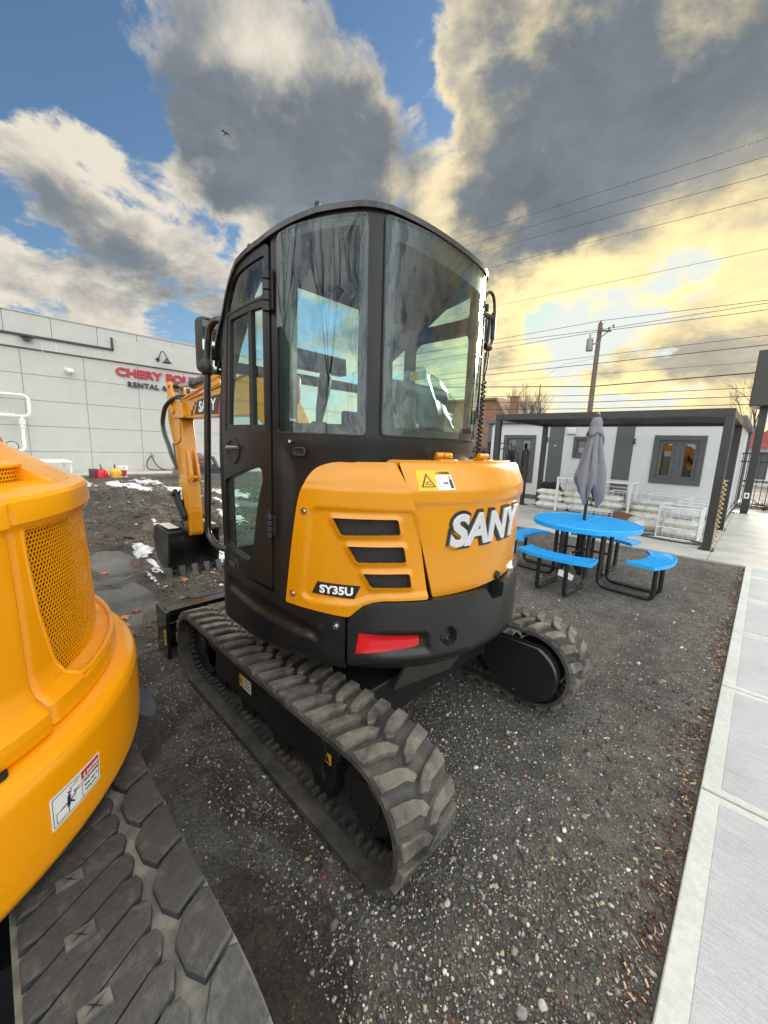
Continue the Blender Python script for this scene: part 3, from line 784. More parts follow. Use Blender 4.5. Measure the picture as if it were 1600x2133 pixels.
# --- cab
W_ALL = [(.212, .915), (.30, .905), (.337, 1.218), (.366, 1.388), (.42, 1.483), (.50, 1.50), (1.42, 1.50)]
cabtop = lambda t: roofz(CW(t, 0)[0])-.012
ts = list(np.linspace(1.42, .212, 30))
outline = W_ALL + [(t, cabtop(t)) for t in ts]
SWC = rnd([(.302, 1.672), (.590, 1.672), (.584, 2.372), (.313, 2.352)], [.02, .02, .02, .02])
RWC = rnd([(.735, 1.668), (1.345, 1.668), (1.345, 2.33), (.722, 2.345)], .02)
cab = wrap('cab', outline, [SWC, RWC], CW, lambda t_, z_: -.022*sst(.275, .295, t_)*(1-sst(1.535, 1.56, z_)), .045, M['black'], EX, ds=.03, dz=.06, smooth=50, bevel=.003)
# the other walls: front pillar, front frame, right-hand frame
TL = _T[0]
pil = [(TL+.72, .95), (-.212, .95), (-.205, 1.70), (-.19, 1.95), (-.165, 2.09), (-.15, 2.155), (-.23, 2.07), (-.30, 1.97), (-.335, 1.80), (TL+.72, 1.80)]
g = MB(); wrapgeo(g, pil, [], CW, 0, .04, .03)
_k = min(range(len(_P)), key=lambda i: abs(_P[i][0]+1.3)+abs(_P[i][1]-1.885)); XR = lambda x: _T[_k]-1.3-x
rt = [(1.42, .95), (T_END, .95)] + [(t, roofz(CW(t, 0)[0])-.012) for t in np.linspace(T_END, 1.42, 24)]
wrapgeo(g, rt, [rnd([(XR(-1.19), 1.42), (XR(-1.60), 1.42), (XR(-1.60), 2.19), (XR(-1.19), 2.19)], .06), rnd([(XR(-1.20), 2.265), (XR(-1.62), 2.265), (XR(-1.60), 2.315), (XR(-1.20), 2.385)], .02), rnd([(XR(-1.66), 1.25), (XR(-1.98), 1.25), (XR(-1.95), 1.90), (XR(-1.84), 2.08), (XR(-1.74), 2.18), (XR(-1.66), 2.19)], .05)], CW, 0, .04, .05)
# front frame bars
for y in (.90, 1.84):
    P = [(x_, y, z_-.03) for x_, z_ in ROOF[:9]]; P = [(-2.02, y, .95)] + P
    for a, b_ in zip(P, P[1:]): g.bar(a, b_, .05, .05, up=(1, 0, .3))
g.box((-2.05, .90, .93), (-1.99, 1.84, 1.02)); g.box((-2.05, .90, 1.57), (-2.0, 1.84, 1.62))
g.build('front_frame', M['black'], cab, smooth=40, bevel=.003)
m_ = MB()
for (z0, z1) in ((1.03, 1.57), (1.62, 1.80)): m_.box((-2.035, .93, z0), (-2.030, 1.82, z1))
pr = [(x_, z_-.012) for x_, z_ in ROOF[1:8]]; m_.prism(pr + [(a-.004, b_+.005) for a, b_ in pr[::-1]], .93, 1.82)
m_.build('windscreen', M['glass'], cab, smooth=40)
m_ = MB()
wrapgeo(m_, rnd([(XR(-1.17), 1.40), (XR(-1.62), 1.40), (XR(-1.63), 2.325), (XR(-1.18), 2.40)], .03), [], CW, .005, .004, .05)
wrapgeo(m_, rnd([(XR(-1.645), 1.22), (XR(-1.995), 1.22), (XR(-1.97), 1.92), (XR(-1.85), 2.10), (XR(-1.75), 2.20), (XR(-1.645), 2.22)], .05), [], CW, .005, .004, .05)
m_.build('right_window', M['glass'], cab, smooth=40)
SWO = rnd([(.247, 1.636), (.624, 1.634), (.613, 2.405), (.50, 2.40), (.31, 2.383), (.253, 2.366)], [.02, .02, .02, .05, .05, .02])
RWO = rnd([(.690, 1.638), (1.392, 1.640), (1.392, 2.425), (1.0, 2.425), (.68, 2.412)], [.02, .02, .02, .1, .02])
for nm, ol, hole in (('side_window', SWO, SWC), ('rear_window', RWO, RWC)):
    o = wrap(nm, ol, [], CW, .010, .005, M['glass'], cab, ds=.03, dz=.2, smooth=40); setnormals(o, tri2d(ol, [], .03, .2)[0], CW)
    cx = sum(p[0] for p in ol)/len(ol); cz = sum(p[1] for p in ol)/len(ol)
    big = [(cx+(p[0]-cx)*1.02, cz+(p[1]-cz)*1.012) for p in ol]
    wrap('window_seal', big, [[(cx+(p[0]-cx)*.995, cz+(p[1]-cz)*.996) for p in ol]], CW, .008, .01, M['plastic'], o, ds=.03)
# roof skin
ol = [(p[0]+n[0]*.016, p[1]+n[1]*.016) for p, n in zip(_P[2:-2], _NRM[2:-2])]
ol = [(-1.985, 1.60), (-1.985, .93)] + [q for q in ol if q[0] > -1.99][0:] + [(-1.985, 1.90)]
ol = [(max(-1.985, q[0]), q[1]) for q in ol]
V2, T2 = tri2d(ol, [], .04, .04)
def rz_(x, y):
    d_ = dpoly((x, y), ol); return roofz(x)+.004+.016*sst(0, .05, d_)+.02*sst(0, .45, d_)
k = len(V2)
tris = [f for f in T2 if max(V2[i][0] for i in f) > -1.70 or max(V2[i][1] for i in f) < .955 or min(V2[i][1] for i in f) > 1.79]
vs = [(x, y, rz_(x, y)) for x, y in V2]+[(x, y, roofz(x)-.016) for x, y in V2]
fs = list(tris)+[tuple(k+i for i in f[::-1]) for f in tris]; ed = {}
for f in tris:
    for i in range(3): ed[(f[i], f[(i+1) % 3])] = 1
fs += [(b_, a_, k+a_, k+b_) for (a_, b_) in ed if (b_, a_) not in ed]
MB().add(vs, fs).build('roof', M['blackgloss'], cab, smooth=50)
for t_, z_ in ((.055, 2.35), (.413, 2.425)):
    m_ = MB(); p = CW(t_, 0, -.02); zz_ = roofz(p[0]); m_.cyl((p[0], p[1], zz_-.01), (p[0], p[1], zz_+.035), .011, .010, 10); m_.ball((p[0], p[1], zz_+.037), .011, 6); m_.build('roof_plug', M['plastic'], cab)
# headliner and right inner pillar seen through the glass
m_ = MB(); hl = [(x_+(-1.5-x_)*.06, y_+(1.36-y_)*.06) for x_, y_ in ol if x_ > -1.72]; wrapgeo(m_, hl, [], lambda a_, b_, o_: (a_, b_, roofz(a_)-.03+o_), 0, .012, .06, .08); m_.build('headliner', M['inner'], cab)
# details of the black wall
p = .352; ov = MB(); wrapgeo(ov, rnd([(p-.03, 1.54), (p+.03, 1.54), (p+.03, 1.578), (p-.03, 1.578)], .018), [rnd([(p-.019, 1.549), (p+.019, 1.549), (p+.019, 1.569), (p-.019, 1.569)], .009)], CW, .008, .012, .01)
ov.build('lock_bezel', M['plastic'], cab, bevel=.003); wrap('lock_recess', rnd([(p-.021, 1.547), (p+.021, 1.547), (p+.021, 1.571), (p-.021, 1.571)], .009), [], CW, .0015, .003, M['dark'], cab)
m_ = MB(); m_.cyl(CW(.316, 1.599, 0), CW(.316, 1.599, .02), .007, .006, 10); m_.build('door_catch', M['steel'], cab)
# floor and things in the cab
m_ = MB(); m_.box((-2.0, .90, .90), (-1.45, 1.85, .95)); m_.build('cab_floor', M['inner'], cab)
m_ = MB()
prf = rnd([(-1.36, 1.40), (-1.30, 1.42), (-1.24, 1.62), (-1.215, 1.86), (-1.25, 1.90), (-1.30, 1.88), (-1.33, 1.66)], .03)
m_.prism(prf, 1.33, 1.71); m_.prism(rnd([(-1.80, 1.30), (-1.32, 1.28), (-1.30, 1.42), (-1.80, 1.44)], .04), 1.30, 1.74); m_.box((-1.7, 1.34, .95), (-1.35, 1.68, 1.29))
m_.build('driver_seat', M['seat'], cab, bevel=.03, bseg=3)
m_ = MB()   # loose clear film bag drawn over the seat back
pp = []
for i in range(9):
    for j in range(13):
        u, v = i/8, j/12; y_ = 1.25+.52*v; z_ = 1.655+.315*u*(1-.42*(2*v-1)**2)
        pp.append((-1.185-.05*u+.018*sin(9*v+5*u)+.012*sin(23*v+3*u), y_, z_))
m_.add(pp, [(i*13+j, i*13+j+1, (i+1)*13+j+1, (i+1)*13+j) for i in range(8) for j in range(12)])
o = m_.build('seat_film', M['film'], cab, smooth=60); sd_ = o.modifiers.new('thick', 'SOLIDIFY'); sd_.thickness = .002
for sgn, yy in ((-1, 1.10), (1, 1.74)):
    m_ = MB(); m_.box((-1.80, yy-.07, .95), (-1.38, yy+.07, 1.56)); m_.build('console', M['inner'], cab, bevel=.02)
    j = MB(); cx = -1.52
    for q in range(6): j.lathe([(.06-.005*q, 0), (.066-.005*q, .011), (.058-.005*q, .022)], (cx+.004*q, yy, 1.56+.022*q), 16)
    j.tube(bez([(cx+.02, yy, 1.69), (cx+.035, yy, 1.76), (cx+.055, yy, 1.83), (cx+.06, yy, 1.88)], 5), [.016, .017, .018, .02, .022, .023, .024, .025, .026, .027, .028, .029, .03, .03, .03, .024][:16], 10)
    j.ball((cx+.062, yy, 1.885), .03, 8, (1, .8, 1)); j.build('joystick', M['plastic'], cab)
m_ = MB(); m_.tube([(-1.53, 1.0, 1.35), (-1.54, 1.0, 1.77)], .012, 10); m_.cur = 0; m_.tube([(-1.54, 1.0, 1.76), (-1.543, 1.0, 1.78), (-1.545, 1.0, 1.87), (-1.545, 1.0, 1.885)], [.013, .022, .028, .02], 12); m_.build('safety_lever', M['lever'], cab)
m_ = MB(); m_.box((-1.98, 1.62, 1.62), (-1.93, 1.80, 1.80)); m_.build('monitor', M['plastic'], cab, bevel=.01)
m_ = MB(); m_.box((-1.97, 1.2, 2.0), (-1.90, 1.6, 2.10)); m_.build('sun_visor', M['plastic'], cab, bevel=.01)
m_ = MB(); m_.box((-2.03, .9, 1.93), (-1.97, 1.84, 1.98)); m_.build('cross_bar', M['black'], cab, bevel=.006)
m_ = MB(); m_.cur = 0; m_.box((-1.6, 1.835, 1.98), (-1.53, 1.838, 2.03)); m_.cur = 1; m_.box((-1.53, 1.835, 1.98), (-1.48, 1.838, 2.03)); m_.build('cab_sticker', [M['decyel'], M['white']], cab, smooth=0)
# door
DO = [(-.203, .972), (.206, .950), (.206, 2.352), (.061, 2.333), (-.012, 2.324), (-.073, 2.298), (-.122, 2.226), (-.146, 2.15), (-.165, 2.07), (-.188, 1.93), (-.20, 1.75)]
UG = rnd([(-.112, 2.148), (.180, 2.163), (.182, 2.311), (.039, 2.292), (-.015, 2.282), (-.065, 2.254), (-.093, 2.214)], [.01, .012, .012, .03, .03, .03, .03])
SW = rnd([(-.170, 1.634), (.178, 1.634), (.183, 2.155), (-.114, 2.138)], .012)
LG = rnd([(-.193, 1.400), (-.20, 1.06), (.035, 1.036), (.075, 1.10), (.117, 1.32), (.155, 1.43), (.147, 1.476), (.116, 1.487), (-.013, 1.458)], [.02, .04, .03, .05, .05, .02, .02, .03, .1])
do = wrap('door', rnd(DO, [.02, .01, .03, .02, .02, .02, .02, .02, .02, .02, .02]), [UG, SW, LG], CW, .006, .04, M['black'], EX, ds=.03, dz=.08, smooth=50, bevel=.003)
def grow(poly, k):
    cx = sum(p[0] for p in poly)/len(poly); cz = sum(p[1] for p in poly)/len(poly); return [(cx+(p[0]-cx)*k, cz+(p[1]-cz)*k) for p in poly]
UGI = grow(UG, .86)
g = MB(); wrapgeo(g, grow(UG, 1.0), [UGI], CW, -.004, .014, .03); g.build('window_trim', M['black'], do)
wrap('upper_window', grow(UG, 1.02), [], CW, -.001, .003, M['glass'], do)
g = MB(); wrapgeo(g, grow(SW, 1.0), [rnd([(-.128, 1.664), (.166, 1.664), (.164, 2.126), (-.093, 2.118)], .008)], CW, .003, .02, .03)
wrapgeo(g, [(.060, 1.664), (.090, 1.664), (.086, 2.124), (.062, 2.122)], [], CW, .0, .02, .03); g.build('sliding_frame', M['plastic'], do, bevel=.002)
wrap('sliding_window', [(-.13, 1.66), (.075, 1.66), (.075, 2.125), (-.10, 2.12)], [], CW, -.006, .003, M['glass'], do)
wrap('sliding_window', [(.065, 1.66), (.17, 1.66), (.17, 2.128), (.065, 2.124)], [], CW, -.013, .003, M['glass'], do)
wrap('lower_window', grow(LG, 1.04), [], CW, -.004, .004, M['glass'], do)
g = MB(); wrapgeo(g, [(-.20, 1.006), (.07, .992), (.07, 1.0), (-.20, 1.014)], [], CW, .011, .008, .03); g.build('press_line', M['black'], do, bevel=.003)
hc = (-.095, 1.545)
g = MB(); circ = [(hc[0]+.068*cos(2*pi*i/28), hc[1]+.062*sin(2*pi*i/28)) for i in range(28)]; ci = [(hc[0]+.05*cos(2*pi*i/28), hc[1]+.046*sin(2*pi*i/28)) for i in range(28)]
wrapgeo(g, circ, [ci], CW, .012, .01, .02); wrapgeo(g, ci, [], CW, .0075, .004, .02)
g.build('handle_dish', M['plastic'], do, bevel=.003)
g = MB(); g.cur = 0; a = Vector(CW(-.10, 1.56, .03)); b_ = Vector(CW(-.005, 1.563, .026)); g.tube([Vector(CW(-.09, 1.56, .0)), a, (a+b_)/2, b_], [.007, .009, .008, .007], 8); g.build('door_handle', M['steel'], do)
for z0, z1 in ((2.095, 2.25), (1.185, 1.29)):
    g = MB()
    for k, q in enumerate(np.linspace(z0, z1, 5)[:-1]):
        h_ = (z1-z0)/4; g.cyl(CW(.21, q+.002, .022), CW(.21, q+h_-.002, .022), .015, n=14)
    wrapgeo(g, [(.188, z0+.01), (.232, z0+.01), (.232, z1-.01), (.188, z1-.01)], [], CW, .014, .012, .02)
    g.cyl(CW(.21, z1-.002, .022), CW(.21, z1+.012, .022), .007, n=10)
    g.build('hinge', M['plastic'], do, bevel=.002)
# grab rail and mirror
rail = bez([(-1.90, .845, 1.04), (-2.0, .832, 1.035), (-2.10, .83, 1.06), (-2.14, .83, 1.12), (-2.125, .83, 1.3), (-2.085, .83, 1.75), (-2.06, .83, 1.98), (-2.035, .83, 2.09), (-1.99, .832, 2.14), (-1.93, .84, 2.145), (-1.885, .86, 2.12)], 8)
gr = MB().tube(rail, .0175, 14).build('grab_rail', M['blackgloss'], EX)
m_ = MB(); m_.ball((-2.07, .83, 1.95), .038, 10, (1, 1, 1.25)); m_.tube(bez([(-2.05, .835, 1.93), (-2.0, .84, 1.915), (-1.975, .845, 1.94), (-1.96, .85, 2.05), (-1.95, .85, 2.12)], 6), .007, 8)
m_.build('mirror_clamp', M['plastic'], gr)
mm = MB(); b0 = len(mm.v)
mm.prism(rnd([(.832, 1.94), (.985, 1.94), (.985, 2.215), (.832, 2.215)], .035), -2.235, -2.155, 'yz')
mir = mm.build('mirror', M['plastic'], EX, bevel=.025, bseg=3)
g = MB(); g.prism(rnd([(.845, 1.955), (.972, 1.955), (.972, 2.20), (.845, 2.20)], .03), -2.157, -2.152, 'yz'); g.build('mirror_glass', M['mirror'], mir)
g = MB(); g.tube([(-2.16, .90, 2.06), (-2.06, .87, 2.04), (-2.06, .835, 2.04)], .016, 8); g.cyl((-2.155, .90, 2.03), (-2.10, .885, 2.03), .03, .024, 14); g.build('mirror_arm', M['plastic'], mir)
# bracket and coiled cable behind the cab's right corner
D0 = Vector((-1.15, 1.925, 0))
g = MB()
g.tube(bez([D0+Vector(v) for v in ((0, -.055, 2.30), (0, -.05, 2.36), (0, -.01, 2.395), (0, .03, 2.385), (0, .05, 2.33), (0, .055, 2.25), (0, .05, 2.17), (0, .02, 2.12))], 6), .008, 8)
g.tube([D0+Vector((0, -.03, 2.30)), D0+Vector((0, -.03, 2.33))], .014, 8)
g.cyl(D0+Vector((0, -.095, 2.275)), D0+Vector((0, .03, 2.28)), .014, n=12); g.ball(tuple(D0+Vector((0, -.095, 2.275))), .022, 7)
g.tube([D0+Vector((0, .05, 2.31)), D0+Vector((0, .052, 2.18))], .013, 8); g.tube([D0+Vector((0, .01, 2.27)), D0+Vector((0, .0, 2.13))], .009, 8)
g.tube([D0+Vector((0, -.03, 2.27)), D0+Vector((0, -.03, 2.15))], .010, 8); g.cyl(D0+Vector((0, -.02, 2.13)), D0+Vector((0, .03, 2.13)), .018, n=8)
g.cyl(D0+Vector((.02, -.09, 2.25)), D0+Vector((.03, -.085, 1.75)), .011, .006, 8)
g.build('cable_bracket', M['plastic'], cab)
g = MB(); P = [D0+Vector((0, .01, 2.13)), D0+Vector((0, .0, 2.06)), D0+Vector((0, -.01, 2.0)), D0+Vector((0, .012, 1.955))]
for i in range(17*8): a = 2*pi*i/8; P.append(D0+Vector((.013*cos(a), -.004+.013*sin(a), 1.95-.4*i/136)))
g.tube(P, .0045, 6); g.tube([D0+Vector((0, .03, 2.12)), D0+Vector((0, .02, 2.03)), D0+Vector((0, .0, 1.97))], .0045, 6); g.tube([D0+Vector((0, -.008, 2.1)), D0+Vector((0, -.012, 1.54))], .004, 6)
g.build('coiled_cable', M['plastic'], cab)

# --- boom, arm and bucket
YB0, YB1 = 1.53, 1.67
bm_ = MB()
BP = [(-2.05, .80), (-2.20, .86), (-2.60, 1.55), (-2.95, 1.80), (-3.54, 1.79), (-4.34, 1.815), (-4.62, 1.80), (-4.70, 1.88), (-4.62, 1.965), (-4.36, 1.985), (-3.79, 2.035), (-3.50, 2.08), (-2.95, 2.14), (-2.60, 2.02), (-2.35, 1.72), (-2.02, .98)]
bm_.prism(rnd(BP, [.05, .03, .15, .15, .1, .05, .06, .08, .06, .05, .05, .1, .2, .15, .1, .05]), YB0+.012, YB1-.012)
boom = bm_.build('boom', M['yellow'], EX, bevel=.008)
g = MB(); g.box((-4.62, YB0-.004, 1.797), (-3.0, YB1+.004, 1.812)); g.prism([(-3.0, 2.13), (-4.34, 1.99), (-4.34, 1.975), (-3.0, 2.115)], YB0-.004, YB1+.004); g.build('flange', M['yellow'], boom, bevel=.002)
for y0, y1 in ((YB0-.03, YB0+.012), (YB1-.012, YB1+.03)):
    g = MB(); g.prism(rnd([(-4.80, 1.86), (-4.72, 1.80), (-4.38, 1.795), (-4.46, 1.95), (-4.62, 1.985), (-4.76, 1.96)], .04), y0, y1)
    g.build('pivot_plate', M['yellow'], boom, bevel=.004); g = MB(); g.prism(rnd([(-3.82, 2.04), (-3.55, 2.07), (-3.60, 2.22), (-3.68, 2.235), (-3.74, 2.19)], .03), y0+.02 if y0 < 1.6 else y0-.0, y1 if y0 < 1.6 else y1-.02)
    g.build('clevis', M['yellow'], boom, bevel=.004)
d = MB(); d.cur = 0; yy = YB0+.0095
d.prism([(-4.20, 1.828), (-3.45, 1.815), (-3.45, 2.0), (-4.10, 1.965)], yy-.0012, yy+.002)
for (x_, z_, w_) in ((-4.29, 1.85, .055), (-4.235, 1.895, .04), (-4.185, 1.935, .035)): d.prism([(x_, z_-w_*.5), (x_+w_*.8, z_-w_*.5), (x_+w_, z_+w_*.5), (x_+w_*.2, z_+w_*.5)], yy-.0012, yy+.002)
d.cur = 1; textgeo(d, 'SANY', .12, lambda x, y, z: (-4.08+x+.15*y, yy-.0018-z, 1.845+y+.03*x), width=.40, height=.105, bold=.004, extrude=.0005)
d.cur = 2; d.prism([(-3.63, 1.822), (-3.56, 1.82), (-3.50, 1.995), (-3.57, 1.99)], yy-.0026, yy)
d.build('brand_decal', [M['ink'], M['white'], M['decred']], boom, smooth=0)
ar = MB()
AP = [(-4.94, 2.13), (-4.92, 2.19), (-4.86, 2.205), (-4.81, 2.17), (-4.80, 2.11), (-4.66, 1.96), (-4.575, 1.80), (-4.50, 1.35), (-4.44, .85), (-4.425, .56), (-4.45, .52), (-4.52, .52), (-4.56, .60), (-4.62, .93), (-4.76, 1.29), (-4.82, 1.54), (-4.98, 1.82), (-4.97, 1.95)]
arm_low = [p for p in AP if True]
ar.prism(rnd([(-4.66, 1.80), (-4.575, 1.80), (-4.50, 1.35), (-4.44, .85), (-4.425, .56), (-4.45, .52), (-4.52, .52), (-4.56, .60), (-4.62, .93), (-4.76, 1.29), (-4.82, 1.54), (-4.90, 1.70)], .03), YB0+.005, YB1-.005)
for y0, y1 in ((YB0-.006, YB0+.02), (YB1-.02, YB1+.006)):
    ar.prism(rnd([(-4.94, 2.13), (-4.92, 2.19), (-4.86, 2.205), (-4.81, 2.17), (-4.80, 2.11), (-4.66, 1.96), (-4.58, 1.80), (-4.60, 1.55), (-4.80, 1.50), (-4.96, 1.80), (-4.96, 1.95)], [.03, .03, .03, .03, .03, .05, .05, .05, .05, .06, .05]), y0, y1)
arm = ar.build('arm', M['yellow'], EX, bevel=.005)
g = MB(); g.box((-4.455, YB0+.012, .70), (-4.433, YB1-.012, .80)); g.build('wear_plate', M['yellow'], arm, bevel=.003); g = MB()
for y0 in (YB0+.02, YB1-.045): g.prism(rnd([(-4.53, 1.50), (-4.47, 1.42), (-4.40, 1.20), (-4.40, 1.12), (-4.47, 1.15), (-4.50, 1.30)], .02), y0, y0+.025)
g.cyl((-4.43, YB0+.01, 1.17), (-4.43, YB1-.01, 1.17), .022, n=14)
g.build('lug', M['yellow'], arm, bevel=.003); g = MB(); g.cyl((-4.87, YB0-.02, 2.16), (-4.87, YB1+.02, 2.16), .028, n=16); g.build('pivot_pin', M['yellow'], arm, bevel=.003); g = MB(); g.cyl((-4.86, YB0, 2.06), (-4.86, YB1, 2.06), .012, n=10); g.build('pivot_pin', M['yellow'], arm, bevel=.003); g = MB(); g.cyl((-4.70, YB0-.045, 1.885), (-4.70, YB1+.045, 1.885), .045, n=20)
g.build('pivot_pin', M['yellow'], arm, bevel=.003)
d = MB(); yy = YB0+.002
d.cur = 0; d.prism([(-4.715, 1.05), (-4.665, 1.05), (-4.675, 1.13), (-4.72, 1.13)], yy, yy+.004); d.cur = 1; d.prism([(-4.70, .90), (-4.645, .90), (-4.66, 1.03), (-4.705, 1.03)], yy, yy+.004)
d.cur = 2; d.prism([(-4.705, 1.07), (-4.68, 1.07), (-4.69, 1.11)], yy-.001, yy+.002); d.prism([(-4.69, .93), (-4.665, .94), (-4.68, .97)], yy-.001, yy+.002); d.prism([(-4.70, .98), (-4.67, .985), (-4.69, 1.015)], yy-.001, yy+.002)
d.build('arm_decal', [M['decyel'], M['white'], M['ink']], arm, smooth=0)
c = MB(); c.cur = 0; c.cyl((-4.35, 1.60, 2.145), (-3.70, 1.60, 2.175), .047, n=20); c.cyl((-4.37, 1.60, 2.144), (-4.30, 1.60, 2.147), .053, n=20); c.cyl((-3.72, 1.60, 2.174), (-3.62, 1.60, 2.18), .035, n=16)
c.cur = 1; c.cyl((-4.85, 1.60, 2.155), (-4.35, 1.60, 2.145), .024, n=16); c.cur = 0; c.cyl((-4.92, 1.60, 2.158), (-4.78, 1.60, 2.153), .04, n=16)
c.build('arm_cylinder', [M['blackgloss'], M['steel']], EX, bevel=.002)
c = MB(); c.cur = 0; c.cyl((-4.98, 1.60, 1.52), (-4.78, 1.60, 1.08), .036, n=16); c.cur = 1; c.cyl((-4.80, 1.60, 1.12), (-4.72, 1.60, .93), .02, n=12); c.build('bucket_cylinder', [M['blackgloss'], M['steel']], EX)
c = MB(); c.cyl((-2.35, 1.60, 1.0), (-2.72, 1.60, 1.60), .045, n=16); c.build('boom_cylinder', M['blackgloss'], EX)
lk = MB()
for y0 in (YB0-.035, YB1+.01): lk.prism(rnd([(-4.86, .98), (-4.78, 1.02), (-4.50, .76), (-4.50, .68), (-4.58, .68), (-4.84, .90)], .03), y0, y0+.025)
lk.prism(rnd([(-4.86, .98), (-4.78, 1.0), (-4.70, .66), (-4.78, .62)], .03), 1.56, 1.64)
lk.cyl((-4.81, YB0-.06, .95), (-4.81, YB1+.06, .95), .024, n=14); lk.cyl((-4.55, YB0-.05, .72), (-4.55, YB1+.05, .72), .02, n=14)
lk.build('bucket_linkage', M['black'], EX, bevel=.004)
hz = MB()
for k, dy in enumerate((0, .025)):
    hz.tube(bez([(-4.42, YB0+.01, 2.0+dy), (-4.52, YB0-.02, 2.0+dy), (-4.68, YB0-.035-dy, 1.985), (-4.88, YB0-.04-dy, 1.91), (-4.985, YB0-.04-dy, 1.76), (-4.955, YB0-.035-dy, 1.62), (-4.86, YB0-.03-dy, 1.50), (-4.79, YB0-.02-dy, 1.38), (-4.74, YB0-.01, 1.24)], 8), .013, 8)
hz.build('hydraulic_hose', M['hose'], EX)
hz = MB(); hz.tube(bez([(-3.5, YB0-.005, 2.15), (-4.0, YB0-.005, 2.06), (-4.45, YB0-.01, 1.99)], 8), .012, 8); hz.tube(bez([(-3.5, YB0+.03, 2.16), (-4.0, YB0+.03, 2.07), (-4.45, YB0+.03, 2.0)], 8), .012, 8); hz.build('steel_pipe', M['yellow'], EX)
g = MB(); g.box((-4.80, YB0-.045, 1.18), (-4.74, YB0+.0, 1.26)); g.build('valve_block', pmat('grey_valve', (.25, .26, .24), .5), EX, bevel=.005)
# bucket
M['sheet'] = pmat('sky_sheen_cream', (.66, .60, .48), .4)  # cream colour stands in for sky reflected on the bucket's top plates
M['toothsteel'] = pmat('tooth_steel', (.10, .10, .098), .4, metal=.4, var=.3)
bk = MB()
prof = [(-4.53, .565), (-4.93, .60), (-5.0, .56), (-5.045, .48), (-5.05, .40), (-5.01, .28), (-4.94, .20), (-4.84, .15), (-4.73, .125), (-4.60, .10)]
def offp(P, d):
    out = []
    for i in range(len(P)):
        a = Vector(P[max(0, i-1)]); b_ = Vector(P[min(len(P)-1, i+1)]); t_ = (b_-a).normalized(); out.append((P[i][0]-t_.y*-d, P[i][1]+t_.x*-d))
    return out
inn_ = offp(prof, -.016)
bk.prism(prof+inn_[::-1], 1.335, 1.885)
side = prof+[(-4.53, .54)]
for y0 in (1.325, 1.875): bk.prism([(-4.53, .565)]+prof[1:]+[(-4.56, .30)], y0, y0+.02)
bk.box((-4.56, 1.325, .545), (-4.52, 1.895, .575))
bk.box((-4.70, 1.33, .095), (-4.585, 1.89, .12))
bucket = bk.build('bucket', pmat('bucket_paint', (.022, .021, .02), .42, var=.3, vs=5, col2=(.07, .055, .04), c2=(.5, .75), c2s=6), EX, bevel=.005)
g = MB()
for y_ in (1.48, 1.70): g.prism(rnd([(-4.95, .58), (-4.62, .57), (-4.50, .52), (-4.48, .60), (-4.55, .68), (-4.80, .66)], .03), y_-.012, y_+.012)
g.build('ear', M['black'], bucket, bevel=.004)
for q in (((-4.90, 1.35, .60), (-4.57, 1.46, .606)), ((-4.90, 1.74, .60), (-4.57, 1.87, .606))): g = MB(); g.box(*q); g.build('top_plate', M['sheet'], bucket, smooth=0)
for k in range(5):
    y_ = 1.335+.1375*k; w_ = .05
    g = MB(); g.add([(-4.66, y_-.034, .135), (-4.66, y_+.034, .135), (-4.59, y_+.034, .155), (-4.59, y_-.034, .155), (-4.57, y_-.026, -.01), (-4.57, y_+.026, -.01), (-4.545, y_+.026, -.005), (-4.545, y_-.026, -.005)],
        [(0, 3, 2, 1), (4, 5, 6, 7), (0, 1, 5, 4), (1, 2, 6, 5), (2, 3, 7, 6), (3, 0, 4, 7)]); g.build('tooth', M['toothsteel'], bucket, bevel=.004)
# ------------------------------------------------------------------ the orange excavator at the left edge
C2 = (-1.70, -.55); R2 = .885
def A2(deg, z, R): return (C2[0]+R*cos(radians(deg)), C2[1]+R*sin(radians(deg)), z)
def S2(s, z, o=0.0): return A2(math.degrees(s/R2), z, R2+o)   # s = R2 * angle from the +X axis
E2 = thing('orange_excavator', 'bright orange excavator with round counterweight and punched sheet grille, cut off by the left edge', 'excavator', (C2[0], C2[1], 0))
RAD = lambda d: R2*radians(d)
# counterweight: one turned casting
prof = [(.70, .600), (.84, .604), (.872, .616), (.886, .64), (.889, .68), (.889, .82), (.888, .855), (.880, .876), (.862, .890), (.80, .905), (.70, .91)]
g = MB(); angs = list(np.linspace(-150, 150, 151)); vs = []
pp = []
for a, b in zip(prof, prof[1:]):
    for k in range(3): pp.append((a[0]+(b[0]-a[0])*k/3, a[1]+(b[1]-a[1])*k/3))
pp.append(prof[-1])
for a in angs:
    for (r, z) in pp: vs.append(A2(a, z, r + (.0 if abs(a) < 80 else -.0)))
m = len(pp); fs = [(i*m+j, (i+1)*m+j, (i+1)*m+j+1, i*m+j+1) for i in range(len(angs)-1) for j in range(m-1)]
g.add(vs, fs); cw2 = g.build('counterweight', M['orange'], E2, smooth=60)
g = MB(); g.lathe([(.017, .8965), (.017, .906)], A2(37.2, 0, .84), 18); g.build('bolt_hole', M['dark'], cw2)
